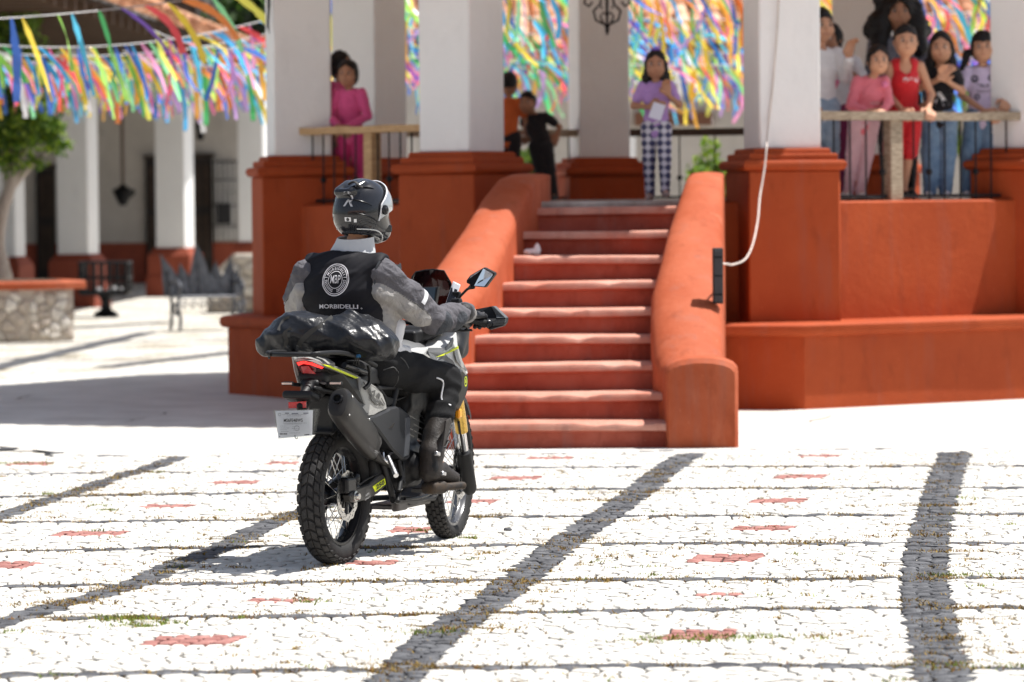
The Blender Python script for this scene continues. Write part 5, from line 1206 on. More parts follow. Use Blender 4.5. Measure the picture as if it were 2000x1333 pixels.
# ---- wheels ----
def wheel(name, c, steer, ro, hw, rr, pitches, rear):
    w_ = link(name, None, bike, c); w_.rotation_euler = (0,0,steer)
    rm = (rr+ro-.006)/2; hh = (ro-.008-rr)/2; 
    def S(a, v, h=0.):      # a across the tyre, v around it
        p = 2.3; ca,sa = math.cos(a),math.sin(a); k_ = (abs(ca)**p+abs(sa)**p)**(-1/p); r = rm+(hh+h)*ca*k_; y = (hw+h)*sa*k_
        return Vector((math.cos(v)*r, y, math.sin(v)*r))
    prof = []
    for j in range(25):
        a = R(-158+316*j/24); q = S(a,0); prof.append((q.x,q.y))
    mb = MB(); mb.lathe(prof, n=72, axis='y'); mb.build('tyre', RUBBER, w_, 60)
    mb = MB(); dv = 2*math.pi/pitches
    if rear: cols_ = [(2,25,0),(-25,-2,0),(29,50,.35),(-50,-29,.35),(54,66,.1),(-66,-54,.1)]
    else: cols_ = [(-9,9,0),(12,31,.5),(-31,-12,.5),(34,52,.1),(-52,-34,.1),(55,66,.6),(-66,-55,.6)]
    for i in range(pitches):
        for (a0,a1,ph) in cols_:
            sk_ = .62 if rear else .25
            def V_(a, e):
                return (i+ph+e+sk_*(abs(a)/50)*(1 if rear else .8))*dv
            e0,e1 = (.10,.86) if abs(a0+a1) < 106 else (.2,.7)
            K = 1 if abs(a1-a0) < 15 else 2; vs = []
            h_ = .0085 if rear else .007
            row = [a0+(a1-a0)*q/K for q in range(K+1)]
            for hgt,ins in ((-.003,0),(h_*.75,0),(h_,.05)):
                for q,a in enumerate(row):
                    aa = a+(1.2 if q == 0 else -1.2 if q == K else 0)*(ins > 0)
                    vs += [S(R(aa),V_(a,e0+ins),hgt), S(R(aa),V_(a,e1-ins),hgt)]
            n2 = 2*(K+1); F = []
            for lay in (0,1):
                loop = [2*q for q in range(K+1)]+[2*q+1 for q in range(K,-1,-1)]
                for q in range(len(loop)): x,y = loop[q],loop[(q+1)%len(loop)]; F.append((lay*n2+x,lay*n2+y,(lay+1)*n2+y,(lay+1)*n2+x))
            F += [(2*n2+2*q,2*n2+2*q+2,2*n2+2*q+3,2*n2+2*q+1) for q in range(K)]
            mb.add(vs,F)
    mb.build('tread', RUBT, w_, 30, kind='stuff')
    rw = hw*.55
    mb = MB(); mb.lathe([(rr+.006,-rw),(rr+.008,-rw-.006),(rr-.004,-rw-.006),(rr-.010,-rw+.008),(rr-.020,-rw*.4),(rr-.022,0),(rr-.020,rw*.4),(rr-.010,rw-.008),(rr-.004,rw+.006),(rr+.008,rw+.006),(rr+.006,rw)], n=72, axis='y')
    mb.build('rim', BL_GLO if rear else mat('grey_rim',(.13,.13,.135),.25,metal=.6,var=.05), w_, 50)
    mb = MB(); hr_ = .052 if rear else .03
    mb.lathe([(0,-.075),(.022,-.075),(.024,-.055),(hr_,-.05),(hr_+.006,-.045),(hr_,-.04),(hr_*.7,-.02),(hr_*.7,.02),(hr_,.04),(hr_+.006,.045),(hr_,.05),(.024,.055),(.022,.075),(0,.075)], n=24, axis='y'); mb.build('hub', BL_GLO, w_, 40)
    sp = MB(); a_ = Vector((hr_*.98,-.042,0)); 
    L1 = MB(); L1.tube([(hr_,-.044,.0),(math.cos(.42)*(rr-.018),-.006,math.sin(.42)*(rr-.018))], .0019, 5); s1 = L1.mesh('spoke', STEEL, 60)
    L2 = MB(); L2.tube([(hr_,.044,.0),(math.cos(-.42)*(rr-.018),.006,math.sin(-.42)*(rr-.018))], .0019, 5); s2 = L2.mesh('spoke', STEEL, 60)
    L3 = MB(); L3.tube([(hr_,-.044,.0),(math.cos(-.42)*(rr-.018),-.006,math.sin(-.42)*(rr-.018))], .0019, 5); s3 = L3.mesh('spoke', STEEL, 60)
    L4 = MB(); L4.tube([(hr_,.044,.0),(math.cos(.42)*(rr-.018),.006,math.sin(.42)*(rr-.018))], .0019, 5); s4 = L4.mesh('spoke', STEEL, 60)
    for k in range(9):
        for j,s_ in enumerate((s1,s2,s3,s4)):
            o = link('spoke', s_, w_); o.rotation_euler = (0,2*math.pi*(k+j*.25)/9+.05*j,0)
    yd = -.062; rd = .118 if rear else .145; mb = MB(); n_ = 96; vs = []
    for k in range(n_):
        t = 2*math.pi*k/n_; wv = rd+.0035*math.cos(t*12)
        for r_,y_ in ((rd-.034,yd-.002),(wv,yd-.002),(wv,yd+.002),(rd-.034,yd+.002)): vs.append((math.cos(t)*r_,y_,math.sin(t)*r_))
    mb.add(vs, [(4*k+j,4*((k+1)%n_)+j,4*((k+1)%n_)+(j+1)%4,4*k+(j+1)%4) for k in range(n_) for j in range(4)]); dsk = mb.build('brake_disc', STEEL, w_)
    mb = MB()
    for k in range(36):
        t = 2*math.pi*k/36; rq = rd-.010-(k%3)*.008; mb.lathe([(0,yd-.0028),(.0032,yd-.0028),(.0032,yd-.001)], c=(math.cos(t)*rq,0,math.sin(t)*rq), n=7, axis='y')
    for k in range(6):
        t = 2*math.pi*k/6; mb.tube([(math.cos(t)*.03,yd,math.sin(t)*.03),(math.cos(t+.3)*(rd-.03),yd,math.sin(t+.3)*(rd-.03))], .006, 5)
    mb.build('disc_carrier', BL_GLO, w_)
    return w_
RW = Vector((0,0,.321)); FWc = Vector((1.385,0,.347))
wheel('rear_wheel', RW, 0, .322, .060, .222, 37, True)
wheel('front_wheel', FWc, R(7.5), .348, .046, .272, 46, False)
# sprocket on the far side
mb = MB(); mb.lathe([(0,.07),(.095,.07),(.097,.074),(.095,.078),(0,.078)], c=RW, n=40, axis='y'); mb.build('sprocket', BL_GLO, bike, 40)
# ---- swingarm, caliper, axle ----
panel('swingarm', z3((545,660),(600,600),(720,560),(800,480),(835,470),(862,505),(858,585),(800,640),(700,695),(600,722),(560,712)), -.10, .035, GR_DK, .006)
o_ = panel('swingarm_label', z3((748,580),(852,508),(860,560),(768,628)), -.1015, .001, YEL, 0)
P0,P1 = bl(*z3((768,610))[0],-.103),bl(*z3((858,545))[0],-.103); uu = (P1-P0).normalized(); vv = Vector((0,0,1)); vv = (vv-uu*vv.dot(uu)).normalized()
def flat_print(name, shapes, O, u, v, m, parent=None, lift=0.):
    O,u,v = Vector(O),Vector(u).normalized(),Vector(v).normalized(); mb = MB()
    for vs,fs in shapes: mb.add([O+u*x+v*y for x,y in vs], fs)
    me = bpy.data.meshes.new(name); me.from_pydata(mb.v,[],mb.f); me.materials.append(m); return link(name, me, parent or bike)
flat_print('label_text', [text_polys('250',.030,.0008,sx=2.2)], (P0+P1)/2+vv*.006+Vector((0,-.001,0)), uu, vv, INK)
Pm = bl(*z3((700,650))[0],-.1025); flat_print('label_text', [text_polys('ABS',.014,sx=2.),(lambda q:([(x,y-.018) for x,y in q[0]],q[1]))(text_polys('ONLY',.012,sx=2.))], Pm, uu, vv, mat('print_grey',(.4,.4,.4),.5,var=0))
boxo('swingarm_left', (.25,.095,.36), (.27,.018,.03), GR_DK, rot=Matrix.Rotation(R(-9),3,'Y'))
B = Body(); B.box((-.025,-.072,.375),(.055,.028,.038),.014, k=.01); B.box((.035,-.075,.345),(.05,.02,.025),.01,k=.01); B.ell((.06,-.08,.40),(.03,.02,.03),k=.01); B.build('caliper', .005, BL_GLO, bike)
mb = MB(); mb.lathe([(0,-.125),(.014,-.125),(.017,-.12),(.017,-.11),(.026,-.108),(.026,-.09),(0,-.09)], c=RW, n=12, axis='y'); mb.build('axle_nut', STEEL, bike, 40)
tubeo('brake_hose', [bl(*z3((560,470))[0],-.09),bl(*z3((620,560))[0],-.1),bl(*z3((690,520))[0],-.11),bl(*z3((790,470))[0],-.1)], .004, BL_PLA)
# ---- muffler ----
pe = bl(*z1((525,770))[0],-.205); pf = bl(*z1((850,1195))[0],-.150); ax = (pf-pe).normalized(); sd_ = Vector((0,1,0)); sd_ = (sd_-ax*sd_.dot(ax)).normalized(); upv = ax.cross(sd_)
if upv.z < 0: upv = -upv
Lm = (pf-pe).length
mb = MB(); secs = [(-.028,.62),(-.022,.86),(-.004,1.0),(.05,1.04),(.16,1.08),(Lm*.55,1.06),(Lm*.85,.95),(Lm,.82),(Lm+.02,.6)]; n_ = 28; vs = []
def cs(t): # rounded kite section of the can
    c_,s_ = math.cos(t),math.sin(t); p = 2.7; k_ = (abs(c_)**p+abs(s_)**p)**(-1/p); return .050*c_*k_, .076*s_*k_*(1-.12*c_)
for d,f in secs:
    for k in range(n_): x,y = cs(6.2832*k/n_); vs.append(pe+ax*d+sd_*x*f+upv*y*f)
mb.add(vs, [(i*n_+k,i*n_+(k+1)%n_,(i+1)*n_+(k+1)%n_,(i+1)*n_+k) for i in range(len(secs)-1) for k in range(n_)]+[tuple(range(n_)),tuple(range((len(secs)-1)*n_,len(secs)*n_))[::-1]])
mf = mb.build('muffler', CAN, bike, 40)
ec = pe-ax*.0285+upv*.014; rm_ = Matrix((sd_,upv,ax)).transposed()
mb = MB(); mb.lathe([(.017,-.014),(.022,-.014),(.024,-.004),(.026,.002)], c=ec, n=20, rot=rm_); mb.build('outlet_ring', BL_GLO, mf, 50)
mb = MB(); mb.lathe([(0,-.002),(.019,-.002)], c=ec, n=20, rot=rm_); mb.build('outlet_hole', mat('outlet_black',(.003,.003,.003),.9,var=0), mf)  # flat black disc, the dark inside of the outlet put into its colour
for (a_,b_) in ((.02,.062),(.02,-.055),(.3,.062)):
    mb = MB(); mb.lathe([(0,.004),(.004,.004),(.005,.0)], c=pe+ax*a_-sd_*.046+upv*b_*.9, n=8, axis='y'); mb.add(*ballvf(.0055, tuple(pe+ax*a_-sd_*.050+upv*b_*.75),8,5)); mb.build('rivet', STEEL, mf, 60)
panel('heat_shield', z1((700,765),(790,880),(880,1010),(950,1100),(958,1160),(925,1240),(890,1270),(905,1180),(870,1050),(790,930),(715,820)), -.185, .02, GR_DK, .005)
tubeo('exhaust_pipe', [pf, pf+ax*.06+Vector((.02,0,-.02)), bl(*z1((885,1290))[0],-.13), bl(790,915,-.1), bl(850,900,-.05)], .021, CAN, n=14)
# ---- tail ----
panel('tail_panel', z1((268,400,-.012),(372,416,-.062),(560,455,-.115),(722,520,-.125),(735,640,-.14),(778,772,-.15),(750,805,-.15),(655,725,-.14),(560,645,-.125),(420,570,-.10),(310,512,-.032),(292,468,-.022),(250,425,-.004)), -.1, .03, GR_DK, .004)
panel('tail_edge', z1((300,325,-.020),(430,368,-.09),(600,425,-.12),(742,495,-.13),(735,520,-.13),(560,462,-.12),(378,396,-.06),(300,358,-.022)), -.1, .03, GR_LT, .003)
panel('yellow_stripe', z1((345,364,-.105),(440,385,-.112),(722,503,-.134),(690,512,-.134),(430,402,-.112)), -.1, .004, YEL, 0)
sp_ = panel('side_panel', z1((738,500,-.138),(800,530,-.145),(900,590,-.15),(962,655,-.15),(998,750,-.15),(1003,822,-.15),(930,855,-.152),(875,888,-.152),(822,893,-.152),(752,815,-.15),(782,770,-.15),(732,635,-.143)), -.15, .05, GR_LT, .007)
for g_ in (((765,535),(800,585),(775,570)),((815,615),(835,600),(845,650),(905,740),(925,735),(922,760),(880,740),(835,665)),((850,640),(890,625),(880,690),(868,690),(872,650),(855,655)),((890,690),(925,650),(940,680),(925,720),(915,690),(900,705)),((835,690),(850,700),(905,760),(950,790),(890,770),(848,725)),((930,720),(985,790),(930,770)),((945,710),(950,705),(988,770),(980,775))):
    panel('graphic', z1(*g_), -.1565, .001, mat('graphic_grey',(.07,.07,.068),.4,var=0), 0)
panel('panel_bolt', z1((790,855),(812,855),(812,868),(790,868)), -.1575, .002, BL_PLA, 0)
# tail core, light
B = Body(); B.box((-.12,0,.905),(.15,.075,.035),.03,rot=Matrix.Rotation(R(-12),3,'Y')); B.box((.15,0,.85),(.2,.11,.05),.03,rot=Matrix.Rotation(R(-10),3,'Y')); B.build('tail_core', .008, BL_PLA, bike)
def rear_panel(name, pts, xb, th, m, bev=.002, parent=None, **k):
    P = [bx(p[0],p[1],(p[2] if len(p) > 2 else xb)) for p in pts]
    mb = MB(); mb.prism(P, (th,0,0), bev=bev); return mb.build(name, m, parent or bike, **k)
tl = rear_panel('tail_light', z1((95,345,-.28),(190,340,-.28),(365,405,-.24),(290,470,-.25),(150,465,-.27),(110,400,-.28)), -.27, .05, mat('dark_red_glass',(.12,.004,.006),.12,coat=.6), .004)
rear_panel('led_strip', z1((98,350,-.305),(165,338,-.305),(245,350,-.298),(368,402,-.285),(350,414,-.285),(235,374,-.298),(165,364,-.305),(118,382,-.305)), -.27, .003, REDE, 0, tl)
rear_panel('brake_lens', z1((140,392,-.300),(215,385,-.298),(245,425,-.292),(290,465,-.285),(165,458,-.295)), -.27, .002, REDL, 0, tl)
rear_panel('left_tail_cover', z1((45,285,-.27),(78,300,-.27),(105,420,-.27),(130,545,-.25),(105,555,-.25),(70,430,-.27)), -.27, .06, GR_LT, .003)
rear_panel('tail_top_cover', z1((72,318,-.285),(110,297,-.285),(190,295,-.285),(310,325,-.26),(375,365,-.25),(375,398,-.25),(240,342,-.28),(190,332,-.285),(98,342,-.285)), -.28, .12, GR_LT, .003)
# undertail, plate hanger
B = Body(); B.k = .012
B.box((-.20,0,.85),(.08,.05,.05),.02,rot=Matrix.Rotation(R(-20),3,'Y')); B.cap((-.24,0,.86),(-.36,0,.80),.035,.02); B.box((-.37,0.0,.805),(.05,.075,.018),.012,rot=Matrix.Rotation(R(15),3,'Y')); B.cap((-.33,-.05,.84),(-.1,-.1,.80),.012,.016); B.cap((-.3,0,.80),(-.36,0,.76),.02,.03); B.box((-.05,0,.76),(.10,.07,.07),.03)
B.build('plate_hanger', .006, BL_PLA, bike)
B = Body(); B.box((-.02,.0,.70),(.16,.062,.012),.01,rot=Matrix.Rotation(R(-30),3,'Y')); B.box((-.13,0,.72),(.03,.06,.09),.01,rot=Matrix.Rotation(R(-14),3,'Y')); B.box((.1,0,.68),(.1,.09,.1),.02); B.build('inner_mudguard', .007, BL_PLA, bike)
rear_panel('reflector', [(563,786),(597,784),(597,797),(563,798)], -.385, .008, REFR, .0015)
for (xa,xb2,yy,nm) in ((549,571,750,1),(643,666,749.5,2)):
    q = rear_panel('indicator', [(xa,yy-2.5),(xa+3,yy-4),(xb2-2,yy-4),(xb2,yy-2),(xb2,yy+2),(xa+3,yy+3)], -.325, .02, BL_PLA, .002)
    rear_panel('lens', [(xa+1,yy-2.2),(xb2-1,yy-2.2),(xb2-1,yy+1.5),(xa+1,yy+1.5)], -.3275, .003, LEDW, 0, q)
q = bx(571,751,-.31); tubeo('indicator_stem', [q,(-.22,.03,q.z-.01)], .009, BL_PLA); q = bx(645,751,-.31); tubeo('indicator_stem', [q,(-.2,-.04,q.z+.0)], .008, BL_PLA)
# permit paper in a sleeve standing in for the plate
plp = rear_panel('number_plate', [(534,801),(622,799,-.41),(611,856,-.41),(545,861)], -.425, .0015, SLEEVE, 0)
def bump_sheet(name, c4, xs, m, parent, amp=.006):
    # paper with a soft curl; c4: TL,TR,BR,BL pixels at plane xs
    Q = [bx(*p,xs) for p in c4]; mb = MB(); K = 10; vs = []
    for j in range(5):
        for i in range(K+1):
            f,g = i/K,j/4; p = (Q[0].lerp(Q[1],f)).lerp(Q[3].lerp(Q[2],f),g); p.x -= amp*math.sin(f*4.2+.4)*(.3+g*.7)-.004*g; vs.append(p)
    mb.add(vs, [(j*(K+1)+i,j*(K+1)+i+1,(j+1)*(K+1)+i+1,(j+1)*(K+1)+i) for j in range(4) for i in range(K)]); return mb.build(name, m, parent, 60)
pp = bump_sheet('paper', [(538,803),(611,801.5),(608,851),(543,857)], -.4275, PAPER, plp)
bump_sheet('sleeve', [(531,801),(625,799),(614,856),(543,861)], -.4345, SLEEVE, plp, .009)
OP = bx(575,829,-.4275); Up = Vector((0,-1,.02)).normalized(); Vp = Vector((0,0,1))
def off(q, x, y): return ([(a+x,b_+y) for a,b_ in q[0]],q[1])
ptxt = [off(text_polys('MS6FE48WS',.021,.0004,sx=.86),-.006,.017)]
lines_ = []
for k,(x,y,w_,) in enumerate(((0,.044,.12),(.0,.038,.07),(0,.005,.11),(-.01,.001,.08),(-.055,-.008,.03),(-.05,-.017,.04),(-.055,-.025,.03),(-.05,-.033,.035),(0,-.040,.05),(.005,-.012,.03),(.005,-.02,.035),(.006,-.027,.02))):
    seg_ = x-w_/2
    while seg_ < x+w_/2: l_ = .003+.006*NR.rand(); lines_.append(poly2((seg_,y-.0007),(seg_+l_,y-.0007),(seg_+l_,y+.0009),(seg_,y+.0009))); seg_ += l_+.0018
lines_ += [ring2(.005,.007,14,(-.072,.045)), poly2((-.045,.048),(-.025,.048),(-.025,.053),(-.045,.053)), poly2((-.012,.046),(.02,.046),(.02,.051),(-.012,.051)), poly2((.045,.047),(.07,.047),(.07,.052),(.045,.052)), ring2(.011,.0125,18,(.012,-.018))]
decal('permit_number', plp, pp, OP, Up, Vp, ptxt, INK, .001); decal('permit_lines', plp, pp, OP, Up, Vp, lines_, INKG, .001)
decal('permit_footer', plp, pp, OP, Up, Vp, [poly2((-.078,-.058),(.07,-.050),(.07,-.046),(-.078,-.054)),off(text_polys('2024-2025',.009,.0004),-.055,-.044)], INK, .001)
tubeo('hook', [bx(576,850,-.44),bx(577,856,-.44),bx(580,858,-.44),bx(581,854,-.44)], .0016, INK)
# ---- rack and seat ----
RZ = 1.005
for s in (-1,1): tubeo('rack_rail', [(-.47,s*.10,1.0),(-.44,s*.13,RZ),(-.25,s*.145,1.0),(.0,s*.14,.965),(.2,s*.125,.92)], .011, BL_PLA)
tubeo('rack_rail', [(-.45,.12,1.0),(-.48,.05,1.0),(-.48,-.05,1.0),(-.45,-.12,1.0)], .011, BL_PLA)
for x in (-.36,-.22,-.08): boxo('rack_slat', (x,0,.995), (.02,.135,.006), BL_PLA)
mb = MB(); tubeo('grab_bar', [bl(*z1((575,375))[0],-.12),bl(*z1((700,420))[0],-.125),bl(*z1((820,460))[0],-.12)], .014, BL_GLO)
B = Body(); B.k = .03; B.box((.05,0,.905),(.17,.10,.035),.03,rot=Matrix.Rotation(R(-4),3,'Y')); B.box((.36,0,.86),(.22,.11,.045),.035); B.cap((.5,-.06,.86),(.66,-.04,.92),.045,.04); B.cap((.5,.06,.86),(.66,.04,.92),.045,.04); B.build('seat', .009, SEAT, bike)
panel('seat_side', z1((905,560),(960,620),(1010,690),(1100,715),(1200,690),(1190,700),(1095,745),(1010,800),(985,700),(930,610)), -.125, .05, BL_PLA, .004)
panel('passenger_hanger', z1((780,600),(815,575),(835,540),(835,440),(822,380),(838,380),(850,440),(852,560),(830,600),(800,625)), -.175, .012, BL_PLA, .002)
# ---- side cover and engine ----
panel('frame_cover', z1((825,905),(900,880),(1010,830),(1040,805),(1105,790),(1150,800),(1235,870),(1245,960),(1240,1120),(1235,1300),(1215,1330),(1175,1333),(1060,1220),(960,1080),(880,980)), -.165, .08, mat('slate_black_plastic',(.022,.023,.026),.5,var=.1), .009)
panel('cover_facet', z1((1190,905,-.168),(1240,900,-.168),(1238,1120,-.168),(1222,1280,-.168),(1178,1295,-.168),(1192,1130,-.168)), -.168, .01, mat('slate_grey_plastic',(.07,.074,.082),.45,var=.1), .003)
panel('cover_recess', z1((1025,1010,-.168),(1080,955,-.168),(1060,1010,-.168)), -.168, .003, BLACKD, 0)
B = Body(); B.k = .02; B.box((.62,0,.42),(.17,.12,.11),.04); B.box((.72,0,.60),(.10,.09,.13),.03,rot=Matrix.Rotation(R(15),3,'Y')); B.cap((.60,-.12,.42),(.60,-.15,.42),.08,.07); B.cap((.72,-.10,.40),(.72,-.135,.40),.06,.05); B.box((.36,0,.48),(.10,.09,.12),.03); B.box((.93,0,.66),(.07,.13,.17),.03); B.box((.80,0,.74),(.14,.10,.07),.03); B.build('engine', .009, mat('engine_black',(.012,.012,.013),.5,metal=.3,var=.3,scale=15), bike, noise=folds(.004,80,2))
for k in range(6): boxo('cooling_fin', (.745+k*.008,0,.55+k*.028), (.10,.09,.004), BL_GLO, rot=Matrix.Rotation(R(15),3,'Y'), bev=.001)
for p,q,r_ in (((.3,-.1,.50),(.45,-.1,.27),.016),((.3,.1,.50),(.45,.1,.27),.016),((.42,-.11,.27),(.95,-.10,.24),.014),((.42,.11,.27),(.95,.10,.24),.014),((.95,-.1,.24),(1.08,-.05,.62),.017),((.95,.1,.24),(1.08,.05,.62),.017),((.3,-.1,.5),(.45,-.12,.80),.017),((.3,.1,.5),(.45,.12,.80),.017),((.0,-.11,.82),(.6,-.12,.80),.012)): tubeo('frame_tube', [p,q], r_, BL_PLA)
B = Body(); B.k = .015; B.box((.74,0,.225),(.2,.09,.012),.01); B.box((.98,0,.27),(.08,.08,.012),.01,rot=Matrix.Rotation(R(-38),3,'Y')); B.box((.55,-.09,.24),(.06,.02,.03),.01); B.build('skid_plate', .006, mat('skid_grey',(.13,.12,.115),.45,metal=.5,var=.2), bike)
panel('skid_edge', z4((270,835),(330,755),(420,770),(560,790),(700,745),(690,770),(540,830),(470,858),(390,838),(290,850)), -.115, .02, GR_DK, .003)
# footrests, brake pedal
pg = bl(*z4((195,375))[0],-.19); pg2 = bl(*z4((275,560))[0],-.27)
tubeo('passenger_footrest', [pg,pg2], [.011,.013], ALU, n=8, sm=False)
tubeo('footrest_bracket', [bl(*z4((145,330))[0],-.14),bl(*z4((160,400))[0],-.15),bl(*z4((215,440))[0],-.17),pg], .006, ALU)
tubeo('footrest_bracket', [bl(*z4((260,320))[0],-.14),bl(*z4((215,345))[0],-.16),pg], .008, BL_GLO)
for p,q,r_ in (((300,400),(330,560),.012),((330,560),(300,720),.014),((300,720),(290,820),.012),((345,430),(355,640),.007)): tubeo('brake_master', [bl(*z4(p)[0],-.14),bl(*z4(q)[0],-.15)], r_, BL_PLA, sm=False)
boxo('rider_footrest', (.62,-.19,.305), (.03,.055,.010), mat('dark_steel',(.12,.12,.12),.4,metal=.8,var=.1), bev=.003)
tubeo('brake_pedal', [(.52,-.13,.27),(.66,-.145,.265),(.78,-.15,.275),(.84,-.17,.285)], .008, BL_GLO)
# ---- tank and fairings ----
B = Body(); B.k = .04; B.ell((.82,0,.90),(.22,.13,.12)); B.ell((1.02,0,.90),(.16,.15,.11)); B.build('tank', .010, GR_MD, bike)
B = Body(); B.k = .02; B.box((1.0,0,1.045),(.10,.10,.035),.02); B.box((.86,0,1.03),(.05,.07,.03),.015); B.cap((.95,-.11,1.05),(1.08,-.12,1.07),.025,.02); B.cap((.95,.11,1.05),(1.08,.12,1.07),.025,.02); B.build('cockpit', .007, BL_PLA, bike)
f1 = panel('fairing', z2((480,235,-.10),(500,225,-.10),(700,200,-.15),(840,203,-.175),(905,165,-.19),(958,85,-.19),(970,48,-.19),(985,50,-.19),(998,190,-.20),(1042,335,-.215),(1100,450,-.22),(1085,475,-.22),(1035,412,-.22),(940,462,-.215),(900,430,-.2),(780,340,-.18),(640,290,-.14)), -.2, .12, GR_WH, .006)
for g_,m_ in ((((705,202,-.152),(838,204,-.177),(860,255,-.19),(900,300,-.2),(945,330,-.21),(975,385,-.215),(940,455,-.217),(905,430,-.205),(790,345,-.185),(720,300,-.165),(700,245,-.155)),GR_MD),(((905,168,-.192),(950,95,-.192),(955,130,-.195),(940,190,-.197),(880,232,-.19),(868,200,-.185)),GR_MD),(((960,225,-.2),(1003,205,-.203),(1040,330,-.217),(1095,440,-.222),(1030,395,-.22),(985,330,-.215),(970,280,-.207)),GR_LT),(((640,262,-.142),(690,270,-.152),(720,300,-.166),(780,340,-.182),(700,305,-.16)),GR_LT)):
    panel('camouflage_patch', z2(*[(a,b_,c-.004) for a,b_,c in g_]), -.2, .003, m_, 0)
panel('yellow_stripe', z2((780,297,-.186),(900,245,-.199),(1000,185,-.209),(1003,212,-.209),(920,250,-.203),(860,280,-.195)), -.2, .002, YEL, 0)
f2 = panel('side_fairing', z2((945,470,-.20),(1025,412,-.215),(1100,468,-.215),(1102,590,-.2),(1088,665,-.19),(1040,770,-.17),(1000,850,-.15),(975,800,-.16),(955,720,-.18),(960,650,-.19),(930,560,-.2)), -.2, .09, GR_DK, .008)
panel('fairing_vent', z2((950,470,-.222),(1018,418,-.226),(1050,432,-.226),(975,492,-.222)), -.2, .006, mat('vent_blue_grey',(.16,.17,.2),.4,var=0), .002)
c_ = bl(*z2((1075,540))[0],-.222); flat_print('badge', [ring2(.014,.019,24,sy_) if False else ([(x*.8,y*1.35) for x,y in ring2(.014,.019,24)[0]],ring2(.014,.019,24)[1]), off(text_polys('B',.024,.0006),0,0)], c_, (1,-.1,0), (0,0,1), YEL)
panel('left_fairing', [(p[0],p[1],-p[2]) for p in z2((700,200,-.15),(905,165,-.19),(958,85,-.19),(998,190,-.20),(1042,335,-.215),(1100,450,-.22),(1085,600,-.2),(940,462,-.215),(780,340,-.18))] if False else [], .2, -.1, GR_WH) if False else None
lf = MB(); lf.prism([Vector((v.x,-v.y,v.z)) for v in [bl(*p) for p in z2((700,200,-.15),(905,165,-.19),(970,48,-.19),(998,190,-.20),(1042,335,-.215),(1100,450,-.22),(1102,590,-.2),(1000,850,-.15),(955,720,-.18),(930,460,-.215),(780,340,-.18))]], (0,-.06,0)); lf.build('left_fairing', GR_WH, bike)
# ---- front end (turned a little to the left) ----
rs_ = Matrix.Rotation(R(7.5),3,'Z')
def ff(x, y, z): q = rs_@Vector((x,y,0)); return Vector((FWc.x+q.x, FWc.y+q.y, z))
rake = math.tan(R(26))
for s in (-1,1):
    def fp(z, s=s, dx=-.01): return ff(dx-(z-FWc.z)*rake-.0, s*.098, z)
    tubeo('fork_tube', [fp(.30),fp(.60)], .0215, CHROME, sm=False, n=14); tubeo('fork_upper', [fp(.545),fp(.56),fp(.97)], [.031,.032,.030], GOLD, sm=False, n=16)
    mb = MB(); mb.tube([fp(.235,dx=-.005),fp(.25,dx=-.01),fp(.44,dx=-.015)], [.028,.037,.036], 14, flat=1.); mb.build('fork_guard', BL_PLA, bike, 50)
    tubeo('fork_strut', [fp(.44,dx=-.035),fp(.60,dx=-.045)], .006, BL_PLA, sm=False)
B = Body(); B.k = .01; B.box(tuple(ff(-.01,-.075,.40)),(.035,.022,.05),.012); B.cap(tuple(ff(-.03,-.08,.44)),tuple(ff(-.06,-.09,.52)),.012,.009); B.build('front_caliper', .005, BL_GLO, bike)
mb = MB(); mb.tube([ff(0,-.12,FWc.z),ff(0,.12,FWc.z)], .014, 10); mb.build('front_axle', BL_GLO, bike)
def fender():
    mb = MB(); vs = []; n1 = 16
    for i in range(n1+1):
        t = R(40+110*i/n1); r_ = .385
        for w_,dr in ((-.062,-.03),(-.058,0),(-.03,.012),(.03,.012),(.058,0),(.062,-.03)): q = rs_@Vector((math.cos(t)*(r_+dr),w_*(1-.25*abs(i/n1-.5)*2),0)); vs.append(Vector((FWc.x+q.x,q.y,FWc.z+math.sin(t)*(r_+dr))))
    mb.add(vs, [(i*6+j,i*6+j+1,(i+1)*6+j+1,(i+1)*6+j) for i in range(n1) for j in range(5)]); return mb.build('front_fender', BL_PLA, bike, 50)
fender()
B = Body(); B.k = .01; B.box(tuple(ff(-.16,0,.78)),(.03,.11,.02),.012); B.box(tuple(ff(-.27,0,1.0)),(.03,.11,.02),.012); B.box(tuple(ff(-.31,0,1.045)),(.03,.05,.03),.012); B.build('fork_yoke', .007, BL_GLO, bike)
boxo('amber_marker', tuple(bl(*z2((1005,862))[0],-.15)), (.02,.012,.022), AMB, bev=.006)
# headlight tower, dash, screen
B = Body(); B.k = .03; B.box((1.30,0,1.02),(.09,.13,.12),.05); B.cap((1.2,-.1,.95),(1.33,-.08,1.05),.06,.05); B.cap((1.2,.1,.95),(1.33,.08,1.05),.06,.05); B.build('headlight_cowl', .010, BL_PLA, bike)
sc = rear_panel('windscreen', z5((148,250,1.24),(192,190,1.22),(300,168,1.21),(400,160,1.21),(528,175,1.22),(612,322,1.24),(640,560,1.30),(560,700,1.33),(200,700,1.33),(120,450,1.28)), 1.25, .004, SMOKE, 0)
tubeo('screen_edge', [bx(*p) for p in z5((120,450,1.278),(148,250,1.238),(192,190,1.218),(300,168,1.208),(400,160,1.208),(528,175,1.218),(612,322,1.238),(640,560,1.298))], .0028, BL_PLA, sc, sm=False)
dh = rear_panel('dashboard', z5((245,372,1.17),(458,366,1.15),(440,470,1.14),(425,570,1.13),(238,570,1.14)), 1.13, .03, BL_PLA, .004)
rear_panel('display', z5((255,380,1.164),(428,376,1.147),(405,555,1.125),(248,555,1.135)), 1.13, .004, mat('display_glass',(.05,.07,.085),.12,var=.05,coat=.5), 0, dh)
